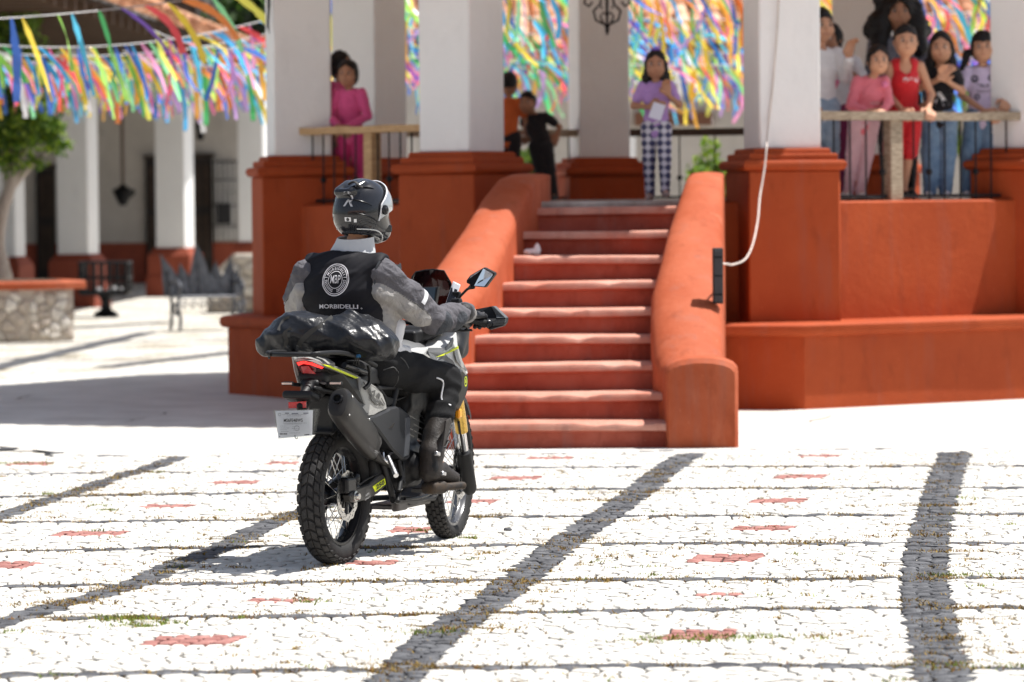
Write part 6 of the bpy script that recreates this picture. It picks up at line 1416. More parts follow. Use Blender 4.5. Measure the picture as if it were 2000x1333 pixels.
# handlebar and controls
grR = bx(*z5((1040,800))[0],1.055); gr0 = bx(*z5((815,760))[0],1.0); ctr = Vector((1.03,0.03,1.09)); gL = Vector((.90,.43,1.13))
tubeo('handlebar', [grR,gr0,ctr+Vector((0,-.12,.0)),ctr,ctr+Vector((-.03,.15,.02)),gL+Vector((.05,-.12,0)),gL], .011, BL_GLO, n=10)
tubeo('grip', [gr0,grR], .0165, mat('grip_rubber',(.015,.015,.015),.7,bump=.5,bscale=300), sm=False, n=14)
tubeo('grip', [gL+Vector((.04,-.13,0)),gL], .0165, MATS['grip_rubber'], sm=False, n=14)
mb = MB(); e_ = (grR-gr0).normalized(); mb.tube([grR-e_*.005,grR+e_*.006,grR+e_*.022,grR+e_*.03], [.020,.023,.019,.010], 16); mb.build('bar_end', BL_GLO, bike, 40)
hgp = [bx(*p) for p in z5((985,745,1.09),(1150,742,1.10),(1262,735,1.09),(1252,790,1.07),(1222,832,1.06),(1070,876,1.05),(995,835,1.05))]
mb = MB(); mb.prism(hgp, (.035,0,0), bev=.004); hg = mb.build('hand_guard', BL_PLA, bike)
mb = MB(); mb.prism([bx(*p) for p in z5((1088,598,1.13),(1120,598,1.13),(1262,733,1.09),(1150,742,1.10),(1140,700,1.12))], (.03,0,0), bev=.003); mb.build('guard_top', mat('guard_grey',(.11,.115,.12),.4,var=.05), hg)
mb = MB(); mb.prism([bx(*p) for p in z5((870,640,1.16),(1088,598,1.14),(1140,700,1.13),(1150,742,1.12),(985,745,1.11),(850,720,1.13))], (.02,0,0)); mb.build('guard_shell', BL_PLA, hg)
for yy in (765,800): mb = MB(); mb.prism([bx(*p) for p in z5((1110,yy+8,1.052),(1245,yy-12,1.06),(1245,yy-6,1.06),(1110,yy+14,1.052))], (.004,0,0)); mb.build('guard_rib', GR_DK, hg)
mb = MB(); mb.prism([Vector((v.x-.14,-v.y+.06,v.z)) for v in hgp], (.035,0,0), bev=.004); mb.build('hand_guard', BL_PLA, bike)
tubeo('brake_lever', [bx(*p) for p in z5((690,880,1.0),(760,888,1.02),(845,880,1.04),(850,888,1.04))], .006, BL_GLO); tubeo('lever_hook', [bx(*p) for p in z5((715,865,1.01),(740,840,1.02),(790,835,1.03),(800,860,1.03),(775,880,1.03))], .005, BL_GLO)
B = Body(); B.k = .008; q = bx(*z5((775,790))[0],1.0); B.box(tuple(q),(.025,.03,.025),.01); q2 = bx(*z5((700,545))[0],1.05); B.cap(tuple(q2),tuple(q2+Vector((0,0,-.05))),.02,.022); B.box(tuple(q2+Vector((-.01,.01,.0))),(.02,.022,.016),.006); B.build('control_cluster', .005, BL_PLA, bike)
# mirror
mo_ = [bx(*p) for p in z5((838,232,.985),(1000,138,.985),(1122,200,.97),(1126,222,.97),(1012,374,.97),(880,364,.985),(795,322,.99),(792,292,.99))]
mb = MB(); mb.prism(mo_, (.03,0,0), bev=.003); mr = mb.build('mirror', BL_PLA, bike)
cm_ = sum(mo_, Vector())/8; gl = [cm_+(p-cm_)*.90+Vector((-.0012,0,0)) for p in mo_]
mb = MB(); mb.add(gl, [tuple(range(8))]); mb.build('mirror_glass', mat('mirror_silver',(.9,.9,.92),.02,metal=1.,var=0), mr)
tubeo('mirror_stem', [bx(*z5((870,358))[0],1.0),bx(*z5((800,400))[0],1.01),bx(*z5((760,440))[0],1.02),bx(*z5((705,495))[0],1.03)], [.016,.014,.010,.0065,.0065,.0065,.0065,.0065,.0065,.0065,.0065,.0065,.0065][:13], BL_PLA, n=10)
lm = [Vector((v.x-.12,-v.y+.08,v.z)) for v in mo_]; mb = MB(); mb.prism(lm, (.03,0,0), bev=.003); mb.build('mirror', BL_PLA, bike)
# wiring and bits around the steering head
rr_ = random.Random(4)
for k in range(9):
    a_ = Vector((1.0+.1*rr_.random(),-.13+.2*rr_.random(),.97+.03*rr_.random())); b_ = Vector((1.12,-.1+.2*rr_.random(),1.1)); tubeo('cable', [a_,(a_+b_)/2+Vector((-.05,-.03,.02)),b_], .004, BL_GLO if k%3 else STEEL)
boxo('ignition_cover', (.93,0,1.01), (.05,.06,.015), GR_DK, rot=Matrix.Rotation(R(-15),3,'Y'))
# phone on the handlebar mount
ph = thing('phone', 'white framed phone with black screen clipped behind the windscreen', 'phone', BK0, BKA)
P_ = [bx(*p) for p in z5((632,303,1.10),(716,345,1.10),(636,580,1.03),(540,580,1.03))]
mb = MB(); mb.prism(P_, (.012,0,0), bev=.003); mb.build('phone_body', mat('phone_silver',(.6,.6,.62),.3,metal=.3,var=0), ph)
c_ = sum(P_,Vector())/4; n_ = (P_[1]-P_[0]).cross(P_[3]-P_[0]).normalized(); n_ = n_ if n_.x < 0 else -n_
Q = [P_[0].lerp(P_[3],.2),P_[1].lerp(P_[2],.2),P_[2],P_[3]]; cq = sum(Q,Vector())/4
mb = MB(); mb.add([cq+(p-cq)*.86+n_*.0012 for p in Q], [(0,1,2,3)]); mb.build('screen', mat('screen_black',(.012,.012,.014),.1,var=0,coat=.5), ph)
mb = MB(); mb.box(tuple(P_[2].lerp(P_[1],.35)+Vector((.015,-.0,0))), (.012,.02,.03), bev=.004); mb.build('clip', BL_PLA, ph)
# ================= RIDER AND LUGGAGE =================
JK = mat('jacket_grey', (.085,.081,.09), .8, var=.1, scale=14, bump=.3, bscale=400, spec=.2)
JL = mat('jacket_pale_grey', (.30,.285,.27), .75, var=.06, scale=14, bump=.3, bscale=300)
JD = mat('jacket_charcoal', (.06,.065,.072), .75, var=.15, scale=30, bump=.3, bscale=300)
JW = mat('jacket_white_band', (.72,.72,.74), .6, var=.02)
VEST = mat('vest_black', (.009,.0087,.012), .7, var=.12, scale=5, spec=.2)
COLL = mat('collar_grey', (.55,.56,.57), .7, var=.04)
TRO = mat('riding_trousers', (.012,.012,.013), .8, spec=.2, var=.2, scale=20, bump=.4, bscale=300)
BOOT = mat('boot_brown', (.030,.025,.022), .5, var=.2, scale=20, bump=.3, bscale=120); SOLE = mat('boot_sole', (.02,.02,.021), .7, col2=(.08,.055,.035), scale=25)
GLOV = mat('glove_black', (.02,.019,.021), .55, var=.2, bump=.4, bscale=150)
rd = thing('person', 'motorcycle rider in grey jacket, black vest, helmet and gloves seen from behind', 'person', BK0, BKA)
J = dict(pel=(.36,.03,.92),wai=(.31,.055,1.06),che=(.29,.085,1.24),nec=(.32,.075,1.42),shR=(.31,-.115,1.345),shL=(.28,.262,1.345),elR=(.555,-.275,1.125),wrR=(.835,-.325,1.145),elL=(.50,.415,1.12),wrL=(.80,.43,1.14),hiR=(.36,-.075,.92),knR=(.80,-.235,.835),anR=(.595,-.245,.46),hiL=(.36,.12,.92),knL=(.80,.26,.835),anL=(.63,.25,.46))
HD = Vector((.425,.035,1.645))
B = Body(); B.k = .03
B.tor(J['pel'],J['wai'],(0,1,0),(.15,.10),(.14,.095)); B.tor(J['wai'],J['che'],(0,1,0),(.14,.095),(.165,.105)); B.tor(J['che'],(.31,.08,1.37),(0,1,0),(.165,.105),(.14,.07)); B.cap((.35,.07,1.42),(.425,.045,1.56),.046,.044)
B.ell(tuple(HD),(.09,.075,.11))
for s in 'RL':
    B.chain([J['sh'+s],J['el'+s],J['wr'+s]],[.052,.04,.028]); B.chain([J['hi'+s],J['kn'+s],J['an'+s]],[.08,.055,.04])
    a_ = Vector(J['an'+s]); B.cap(tuple(a_),tuple(a_+Vector((.14,0,-.1))),.04,.03)
B.build('body', .011, SK1, rd)
# jacket
B = Body(); B.k = .035
B.tor(J['pel'],J['wai'],(0,1,0),(.165,.12),(.16,.115)); B.tor(J['wai'],J['che'],(0,1,0),(.16,.115),(.185,.125)); B.tor(J['che'],(.31,.08,1.365),(0,1,0),(.185,.125),(.165,.085))
BAND = []
def arm(s, sd):
    sh,el,wr = Vector(J['sh'+s]),Vector(J['el'+s]),Vector(J['wr'+s])
    B.chain([tuple(sh),tuple(sh.lerp(el,.5)),tuple(el)],[.078,.076,.062],k=.03); B.chain([tuple(el),tuple(el.lerp(wr,.55)),tuple(wr)],[.064,.060,.050],k=.03)
    # pale panel down the back of the upper arm and side of the body
    bk = Vector((-.032,0,-.028)); B.chain([tuple(sh+bk+Vector((-.015,0,-.05))),tuple(sh.lerp(el,.55)+bk),tuple(sh.lerp(el,.80)+bk)],[.046,.056,.052],k=.02,mi=1)
    BAND.append((sh.lerp(el,.62),(el-sh).normalized(),sd))
    B.ell(tuple(el+Vector((.03,sd*.02,-.012))),(.07,.055,.06),k=.02,mi=3); B.ell(tuple(el.lerp(wr,.55)+Vector((0,sd*.012,-.01))),(.075,.05,.048),k=.02,mi=3)
arm('R',-1); arm('L',1)
B.ell((.36,-.10,1.10),(.10,.06,.14),k=.03,mi=1); B.ell((.30,.26,1.15),(.10,.05,.16),k=.03,mi=1)
f1_,f2_,f6_ = folds(.012,26,11),folds(.007,55,5),folds(.003,120,15)
JKT = bpy.data.materials.new('jacket_fabric'); JKT.use_nodes = True; N = JKT.node_tree.nodes; L = JKT.node_tree.links; b = N['Principled BSDF']; b.inputs['Roughness'].default_value = .8; b.inputs['Specular IOR Level'].default_value = .2
def jmix(base, an, col, amt=1.):
    a_ = N.new('ShaderNodeAttribute'); a_.attribute_name = an; r_ = N.new('ShaderNodeMapRange'); r_.inputs[1].default_value = -.0008; r_.inputs[2].default_value = .0008; L.new(a_.outputs['Fac'], r_.inputs[0])
    x = N.new('ShaderNodeMix'); x.data_type = 'RGBA'; L.new(r_.outputs[0], x.inputs[0]); L.new(base, x.inputs[6]); x.inputs[7].default_value = (*col,1); return x.outputs[2]
tc = N.new('ShaderNodeTexCoord'); t_ = N.new('ShaderNodeTexNoise'); t_.inputs['Scale'].default_value = 16; L.new(tc.outputs['Object'], t_.inputs[0]); r_ = N.new('ShaderNodeValToRGB'); r_.color_ramp.elements[0].color = (.090,.086,.096,1); r_.color_ramp.elements[1].color = (.130,.125,.137,1); L.new(t_.outputs[0], r_.inputs[0])
c_ = jmix(r_.outputs[0],'pale',(.33,.315,.30)); c_ = jmix(c_,'seam',(.03,.03,.033)); c_ = jmix(c_,'dark',(.05,.054,.062)); L.new(c_, b.inputs['Base Color'])
t2_ = N.new('ShaderNodeTexNoise'); t2_.inputs['Scale'].default_value = 260; L.new(tc.outputs['Object'], t2_.inputs[0]); t3_ = N.new('ShaderNodeTexNoise'); t3_.inputs['Scale'].default_value = 22; t3_.inputs['Detail'].default_value = 5; t3_.inputs['Distortion'].default_value = 1.5; L.new(tc.outputs['Object'], t3_.inputs[0])
b1 = N.new('ShaderNodeBump'); b1.inputs['Strength'].default_value = .25; b1.inputs['Distance'].default_value = .002; L.new(t2_.outputs[0], b1.inputs['Height']); b2_ = N.new('ShaderNodeBump'); b2_.inputs['Strength'].default_value = .6; b2_.inputs['Distance'].default_value = .02; L.new(t3_.outputs[0], b2_.inputs['Height']); L.new(b1.outputs[0], b2_.inputs['Normal']); L.new(b2_.outputs[0], b.inputs['Normal'])
jk = B.build('jacket', .0068, JKT, rd, noise=lambda P: f1_(P)+f2_(P)+f6_(P))
JP = np.empty(len(jk.data.vertices)*3); jk.data.vertices.foreach_get('co', JP); JP = JP.reshape(-1,3); d0,d1,d3 = B.dist(JP,(0,)),B.dist(JP,(1,)),B.dist(JP,(3,))
for an,vals in (('pale',np.minimum(d0,d3)-d1),('seam',.0016-np.abs(np.minimum(d0,d3)-d1-.002)),('dark',np.minimum(d0,d1)-d3+.004)):
    at_ = jk.data.attributes.new(an,'FLOAT','POINT'); at_.data.foreach_set('value', vals.astype(np.float32))
for m_,d_,sd in BAND:
    o_ = Vector((.45,sd*.85,.3)); ua = (o_-d_*o_.dot(d_)).normalized(); mb = MB(); mb.lathe([(.074,-.0115),(.0795,-.0105),(.0795,.0105),(.074,.0115)], c=m_, n=20, a0=R(-60), a1=R(62), rot=Matrix((ua,d_.cross(ua),d_)).transposed()); mb.build('reflective_band', JW, jk, 60)
# vest
B = Body(); B.k = .03
B.tor((.30,.055,1.03),J['wai'],(0,1,0),(.188,.132),(.185,.130)); B.tor(J['wai'],J['che'],(0,1,0),(.185,.130),(.205,.140)); B.tor(J['che'],(.30,.08,1.365),(0,1,0),(.205,.140),(.195,.105))
B.cap((.31,-.10,1.385),(.31,.235,1.392),.066)
f3_ = folds(.013,18,8,(.2,.5,1)); f4_ = folds(.006,55,9,(0,.6,1))
def vclip(P):
    # armholes and neck opening
    d = 1e9
    for s,sd in (('R',-1),('L',1)):
        c = np.array(J['sh'+s])+np.array([.0,sd*.068,-.045]); q = (P-c)/np.array([.17,.075,.155]); r_ = np.linalg.norm(q,axis=-1); dd = (1-r_)*.08; d = dd if isinstance(d,float) else np.maximum(d,dd)
    q = (P-np.array([.36,.075,1.50]))/np.array([.11,.11,.075]); return np.maximum(d,(1-np.linalg.norm(q,axis=-1))*.06)
vs_ = B.build('vest', .0075, VEST, rd, noise=lambda P: f3_(P)+f4_(P), clip=vclip)
# armhole binding
def on_mesh(o, pts, d, far=.4, lift=.002):
    bt = BVHTree.FromPolygons([v.co[:] for v in o.data.vertices],[tuple(p.vertices) for p in o.data.polygons]); out = []
    for p in pts:
        h = bt.ray_cast(Vector(p)-Vector(d)*far, Vector(d), far*2.5)
        if h[0] is not None: out.append(h[0]-Vector(d)*lift)
    return out
for sd,s in ((-1,'R'),(1,'L')):
    c = Vector(J['sh'+s])+Vector((0,sd*.068,-.045)); pts = [Vector((0,c.y-sd*.078*math.cos(t),c.z+.15*math.sin(t))) for t in [R(-70+155*i/20) for i in range(21)]]
    q = on_mesh(vs_, pts, (1,0,0)); 
    if len(q) > 4: q = catmull(q[::2],3); mb = MB(); mb.tube(q, .0055, 6); mb.build('armhole_binding', JD, rd, 60)
# collar
mb = MB(); prof = []; n_ = 28; vs = []
for z,rx,ry in ((1.41,.105,.125),(1.45,.098,.114),(1.50,.086,.095),(1.522,.083,.090),(1.518,.076,.083),(1.46,.08,.09)):
    for k in range(n_): t = 6.2832*k/n_; vs.append((.350+(z-1.4)*.35+rx*math.cos(t), .07-(z-1.4)*.12+ry*math.sin(t), z+.012*math.cos(t)))
mb.add(vs, [(i*n_+k,i*n_+(k+1)%n_,(i+1)*n_+(k+1)%n_,(i+1)*n_+k) for i in range(5) for k in range(n_)]); mb.build('collar', COLL, rd, 50)
# prints on the back of the vest
VW = mat('vest_print', (.66,.64,.66), .6, var=.03)
OE = bx(651,546,.14); u_ = Vector((.05,-1,0)).normalized(); v_ = Vector((.10,0,1)).normalized()
em = []; SQ = .84
em += [ring2(.0735,.0785,56),ring2(.066,.0695,56),ring2(.0395,.0425,44)]
word = 'MORBIDELLI'; lt = [text_polys(ch,.0185,.0002) for ch in word]; wd = [max(.003,(max(x for x,_ in q[0])-min(x for x,_ in q[0]))) if q[0] else .004 for q in lt]; tot = sum(wd)+.0042*(len(word)-1); a_ = math.pi/2+tot/2/.0545
for q,w_ in zip(lt,wd):
    am_ = a_-(w_/2)/.0545; mx_ = (max(x for x,_ in q[0])+min(x for x,_ in q[0]))/2; ro = am_-math.pi/2; c0,s0 = math.cos(ro),math.sin(ro)
    em.append(([(math.cos(am_)*.0545+(x-mx_)*c0-y*s0, math.sin(am_)*.0545+(x-mx_)*s0+y*c0) for x,y in q[0]],q[1])); a_ -= (w_+.0042)/.0545
em += [poly2((-.066,.010),(-.048,.010),(-.048,.013),(-.066,.013)),poly2((.048,.010),(.066,.010),(.066,.013),(.048,.013))]
q = text_polys('MBP',.056,.0004,sx=.60); em.append(q)
for sd in (-1,1):
    for k in range(9):
        t = R(-8-78*k/9); 
        for off_,tl_ in ((.006,.9),(-.006,-.9)):
            r_ = .054+off_; cx_,cy_ = sd*math.cos(t)*r_,math.sin(t)*r_; dr = t-math.pi/2+tl_*.6; lx,ly = math.cos(dr)*.0085,math.sin(dr)*.0085; nx,ny = -ly*.32,lx*.32
            pts = [(cx_-sd*lx*0,cy_),(cx_-sd*(lx*.5+nx),cy_-(ly*.5+ny)) ,(cx_-sd*lx,cy_-ly),(cx_-sd*(lx*.5-nx),cy_-(ly*.5-ny))]; em.append(poly2(*pts))
em = [([(x*SQ,y) for x,y in q[0]],q[1]) for q in em]
decal('vest_emblem', rd, vs_, OE, u_, v_, em, VW, .003)
OT = bx(657,599,.14); decal('vest_lettering', rd, vs_, OT, u_, v_, [text_polys('MORBIDELLI',.0265,.0006,sx=1.32),(lambda q:([(x+.108,y-.006) for x,y in q[0]],q[1]))(ring2(.002,.0035,10))], VW, .003)
# sleeve badge
sb = bl(786,522,-.2); q = on_mesh(jk, [sb+Vector((.0,0,0))], (0,1,0)); 
if q: flat_print('sleeve_badge', [poly2((-.02,.012),(-.012,.02),(-.006,.010),(0,.016),(.006,.010),(.012,.02),(.02,.012),(.016,-.012),(0,-.024),(-.016,-.012))], q[0]-Vector((0,.003,0)), (1,-.3,.2), (-.3,.1,1), JD, rd)
# trousers, boots
B = Body(); B.k = .03
B.tor((.34,.025,.90),(.33,.04,1.0),(0,1,0),(.175,.13),(.165,.115))
for s,sd in (('R',-1),('L',1)):
    h_,k_,a_ = Vector(J['hi'+s]),Vector(J['kn'+s]),Vector(J['an'+s])
    B.chain([tuple(h_),tuple(h_.lerp(k_,.5)+Vector((0,0,-.005))),tuple(k_)],[.105,.092,.074],k=.03); B.chain([tuple(k_+Vector((-.005,0,-.02))),tuple(k_.lerp(a_,.45)),tuple(k_.lerp(a_,.75))],[.072,.066,.060],k=.03)
f5_ = folds(.013,30,21,(0,.5,1)); B.build('trousers', .008, TRO, rd, noise=f5_)
# reflective piping at the knee, thigh zip
pp_ = [bl(*p,-.30) for p in z2((862,505),(900,530),(915,580),(905,660),(905,720),(922,780))]; tr_ = [o for o in rd.children if o.name.startswith('trousers')][0]
q = on_mesh(tr_, pp_, (0,1,0)); 
if len(q) > 3: mb = MB(); mb.tube(catmull(q,4), .0042, 6); mb.build('reflective_piping', JW, rd, 60)
for pts in (((640,440),(665,530),(690,600)),((655,300),(680,340),(695,410)),((580,430),(610,400),(635,440))):
    q = on_mesh(tr_, [bl(*p,-.3) for p in z2(*pts)], (0,1,0), lift=.001)
    if len(q) > 2: mb = MB(); mb.tube(catmull(q,4), .0028, 5); mb.build('trouser_seam', mat('seam_grey',(.07,.07,.07),.6), rd, 60)
def boot(s, sd, yaw):
    a_ = Vector(J['an'+s]); k_ = Vector(J['kn'+s]); top = a_.lerp(k_,.52); fz = .345
    ry = Matrix.Rotation(yaw,3,'Z'); d_ = ry@Vector((1,0,0)); he = Vector((a_.x-.055,a_.y,0))
    B = Body(); B.k = .018; B.chain([tuple(top),tuple(a_+Vector((-.012,0,.03)))],[.066,.056]); B.chain([tuple(a_+Vector((-.015,0,.03))),tuple(Vector((a_.x-.03,a_.y,.40)))],[.056,.052])
    p1 = Vector((a_.x+.03,a_.y,.395))+d_*.03; p2 = Vector((a_.x,a_.y,.368))+d_*.10; p3 = Vector((a_.x,a_.y,.357))+d_*.145
    B.chain([tuple(Vector((a_.x-.03,a_.y,.40))),tuple(p1),tuple(p2),tuple(p3)],[.050,.048,.038,.033],k=.02)
    for k in range(6): z = .475-k*.013; B.cap((a_.x-.058,a_.y-.035,z),(a_.x-.045,a_.y+.035,z),.010,k=.004,mi=1)
    o = B.build('boot', .006, [BOOT,BL_PLA], rd, noise=folds(.004,50,3), clip=lambda G: .332-G[...,2])
    B = Body(); B.k = .02; c0 = Vector((a_.x-.045,a_.y,.322)); B.box(tuple(c0+d_*.108),(.118,.044,.018),.016,rot=np.array(ry)); B.box(tuple(c0+d_*.035),(.05,.042,.030),.018,rot=np.array(ry)); B.build('sole', .006, SOLE, o)
    for z,dx in ((.60,0),(.565,.01),(.53,-.005)):
        c = a_.lerp(k_,(z-a_.z)/(k_.z-a_.z)); P_ = [c+Vector((math.cos(t)*.068,math.sin(t)*.066,(.012 if math.cos(t) > 0 else -.012)+dx)) for t in [6.2832*i/20 for i in range(20)]]
        mb = MB(); mb.tube(P_, .006, 6, closed=True); mb.build('boot_strap', BL_PLA, o, 60)
    for (pa,pb,m_) in (((660,320),(715,362),ALU),((735,520),(758,562),ALU)):
        if s == 'R':
            c = bl(*z4(((pa[0]+pb[0])/2,(pa[1]+pb[1])/2))[0],a_.y-.055); mb = MB(); mb.box(tuple(c), (.022,.008,.010), Matrix.Rotation(R(10),3,'Y'), bev=.003); mb.build('buckle', m_, o)
    if s == 'R': 
        fl = panel('shin_flap', [p for p in z2((880,935),(930,905),(935,930),(905,1060),(860,1180),(848,1190),(862,1080))], a_.y-.075, .008, BOOT, .002, rd)
    return o
boot('R',-1,R(-20)); boot('L',1,R(16))
# gloves gripping the bars
def glove(s, g0, g1, sd):
    wr = Vector(J['wr'+s]); ax_ = (Vector(g1)-Vector(g0)).normalized(); gm = Vector(g0).lerp(Vector(g1),.42); B = Body(); B.k = .012
    f_ = (gm-wr).normalized(); kn = gm+Vector((-.005,0,.034)); B.chain([tuple(wr-f_*.03),tuple(wr+f_*.02)],[.047,.038]); B.tor(tuple(wr+f_*.02),tuple(kn),tuple(ax_),(.036,.024),(.047,.019),k=.015)
    for j in range(4):
        b0 = kn+ax_*(.036-.024*j)*(-sd*-1); l = (.95,1.08,1.04,.85)[j]
        B.chain([tuple(b0),tuple(b0+Vector((.034*l,0,-.004))),tuple(b0+Vector((.042*l,0,-.038*l))),tuple(b0+Vector((.018,0,-.060*l)))],[.0135,.013,.012,.0105],k=.004)
        B.ell(tuple(b0+Vector((.004,0,.010))),(.013,.011,.010),k=.004)
    tb_ = wr+f_*.035-ax_*.03+Vector((0,0,-.01)); B.chain([tuple(tb_),tuple(tb_+f_*.04-Vector((0,0,.02))),tuple(gm-ax_*.04+Vector((.0,0,-.028)))],[.016,.0145,.012],k=.006)
    o = B.build('glove', .0048, GLOV, rd)
    mb = MB(); c = wr-f_*.005; pts = [c+ax_*math.cos(t)*.047+f_.cross(ax_)*math.sin(t)*.045 for t in [6.2832*i/18 for i in range(18)]]; mb.tube(pts, .010, 6, closed=True); mb.build('cuff', JL if s == 'R' else JD, o, 60)
    return o
glove('R', gr0, grR, -1); glove('L', gL+Vector((.04,-.13,0)), gL, 1)
# ---- helmet ----
HM = bpy.data.materials.new('carbon_shell'); HM.use_nodes = True; N = HM.node_tree.nodes; L = HM.node_tree.links; b = N['Principled BSDF']
tc = N.new('ShaderNodeTexCoord'); w1 = N.new('ShaderNodeTexWave'); w1.inputs['Scale'].default_value = 85; w1.bands_direction = 'DIAGONAL'; w1.inputs['Distortion'].default_value = 1.; L.new(tc.outputs['Object'], w1.inputs[0])
vv_ = N.new('ShaderNodeTexVoronoi'); vv_.inputs['Scale'].default_value = 9; L.new(tc.outputs['Object'], vv_.inputs[0]); m1 = N.new('ShaderNodeMath'); m1.operation = 'MULTIPLY'; L.new(w1.outputs[1], m1.inputs[0]); L.new(vv_.outputs['Distance'], m1.inputs[1])
r = N.new('ShaderNodeValToRGB'); r.color_ramp.elements[0].color = (.004,.004,.006,1); r.color_ramp.elements[1].color = (.026,.027,.032,1); r.color_ramp.elements[1].position = .5; L.new(m1.outputs[0], r.inputs[0]); L.new(r.outputs[0], b.inputs['Base Color'])
b.inputs['Roughness'].default_value = .2; b.inputs['Specular IOR Level'].default_value = .3; b.inputs['Coat Weight'].default_value = .45; b.inputs['Coat Roughness'].default_value = .02
hrot = Matrix.Rotation(R(-16),3,'Z') @ Matrix.Rotation(R(6),3,'Y')
def hp_(x, y, z): return tuple(HD + hrot@Vector((x,y,z)))
hR = np.array(hrot)
B = Body(); B.k = .03
B.ell(hp_(0,0,.025),(.148,.122,.130),rot=hR); B.ell(hp_(-.02,0,-.03),(.132,.118,.112),rot=hR,k=.03); B.ell(hp_(.055,0,-.065),(.118,.098,.078),rot=hR,k=.03); B.ell(hp_(.13,0,-.095),(.045,.055,.04),rot=hR,k=.04)
B.cap(hp_(-.125,-.04,.085),hp_(-.06,-.05,.125),.022,.016,k=.015); B.cap(hp_(-.125,.04,.085),hp_(-.06,.05,.125),.022,.016,k=.015); B.cap(hp_(-.145,-.035,.075),hp_(-.145,.035,.075),.018,k=.015)
B.ell(hp_(.0,0,-.165),(.115,.082,.075),rot=hR,k=.01,sub=True); B.box(hp_(.16,0,.015),(.06,.075,.045),.02,rot=hR,k=.01,sub=True)
hm = B.build('helmet', .0055, HM, rd)
def hcast(pts, lift=.0015):  # head-frame directions laid on the shell
    bt = BVHTree.FromPolygons([v.co[:] for v in hm.data.vertices],[tuple(p.vertices) for p in hm.data.polygons]); out = []
    for p in pts:
        d = hrot@Vector(p); d.normalize(); h_ = bt.ray_cast(HD+d*.4, -d, .6); out.append((h_[0] if h_[0] is not None else HD+d*.13)+d*lift)
    return out
def sph(az, el): return (math.cos(R(az))*math.cos(R(el)), math.sin(R(az))*math.cos(R(el)), math.sin(R(el)))
# visor: raised clear shell wrapping the brow, seen edge-on from behind
VM = mat('visor_silver', (.36,.38,.41), .12, metal=.35, var=.15, scale=12, coat=.8); mb = MB(); vs = []; NA,NE = 22,8
for i in range(NA+1):
    az = -98+196*i/NA; side = abs(az)/98
    for j in range(NE+1):
        lo_ = 4-30*side**3; hi_ = 62-58*side**2.2; el = lo_+(hi_-lo_)*j/NE; d = Vector(sph(az,el)); q = Vector((d.x*.160,d.y*.134,d.z*.150)); vs.append(Vector(hp_(*(q+Vector((.004,0,.018))))))
mb.add(vs, [(i*(NE+1)+j,(i+1)*(NE+1)+j,(i+1)*(NE+1)+j+1,i*(NE+1)+j+1) for i in range(NA) for j in range(NE)]); vz = mb.build('visor', VM, hm, 60)
edge = [vs[i*(NE+1)+NE] for i in range(NA+1)]; edge = edge+[vs[NA*(NE+1)+j] for j in range(NE,-1,-1)]; mb = MB(); mb.tube([vs[j] for j in range(NE)]+edge, .0042, 6); mb.build('visor_rim', mat('rim_white',(.7,.7,.72),.3,var=0), hm, 60)
q = hcast([sph(-88,2)],.012)[0]; mb = MB(); d = (hrot@Vector(sph(-88,2))).normalized(); uu_ = d.orthogonal().normalized(); mb.lathe([(0,.012),(.010,.012),(.014,.008),(.022,.006),(.024,0)], c=q, n=20, rot=Matrix((uu_,d.cross(uu_),d)).transposed()); mb.build('visor_pivot', BL_GLO, hm, 40)
# lower rim, spoiler slot, chin trim
lr = hcast([sph(a,-44-6*math.cos(R(a))) for a in range(-150,151,12)],.0); mb = MB(); mb.tube(lr, .0035, 6); mb.build('neck_trim', mat('trim_white',(.6,.6,.58),.3,var=0), hm, 60)
for a0,a1,e0_,e1_ in ((-160,-110,38,45),(-160,-100,-8,-25),(-170,-120,14,8)): 
    q = hcast([sph(a0+(a1-a0)*i/8, e0_+(e1_-e0_)*i/8+4*math.sin(math.pi*i/8)) for i in range(9)],.001); mb = MB(); mb.tube(q, [.002+.006*math.sin(math.pi*i/8) for i in range(9)], 6, flat=.5); mb.build('shell_ridge', BL_GLO, hm, 60)
q = hcast([sph(-172+6*i,40+3*math.sin(i)) for i in range(6)],.018); mb = MB(); mb.tube(q, .009, 6, flat=.6); mb.build('spoiler_slot', BLACKD, hm, 60)
def hprint(name, az, el, shapes, m):
    d = Vector(sph(az,el)); ev = Vector((0,0,1)); rt_ = ev.cross(d).normalized(); up_ = d.cross(rt_)
    mb = MB()
    for vs2,fs in shapes:
        mb.add(hcast([tuple(d*.13+rt_*x+up_*y) for x,y in vs2],.0012), fs)
    me = bpy.data.meshes.new(name); me.from_pydata(mb.v,[],mb.f); me.materials.append(m); link(name, me, hm)
LG = mat('logo_grey',(.5,.5,.52),.4,var=0)
arc = ring2(.010,.0165,14,(0.002,.008),R(-80),R(90)); hprint('helmet_logo', -167, 14, [arc,poly2((-.018,.018),(.003,.018),(.003,.0245),(-.014,.0245)),poly2((-.022,-.026),(-.012,-.026),(.0,-.004),(.012,-.026),(.022,-.026),(.004,.004),(-.004,.004))], LG)
hprint('helmet_sticker', -164, -20, [poly2((-.018,-.008),(.008,-.009),(.008,.007),(-.018,.008))], PRW); hprint('helmet_sticker', -152, -22, [poly2((-.006,-.008),(.005,-.008),(.005,.006),(-.006,.006))], PRW)
# chin vent
B = Body(); q = hp_(.09,-.088,-.075); B.box(q,(.028,.009,.018),.008,rot=hR); B.build('chin_vent', .004, BL_GLO, hm)
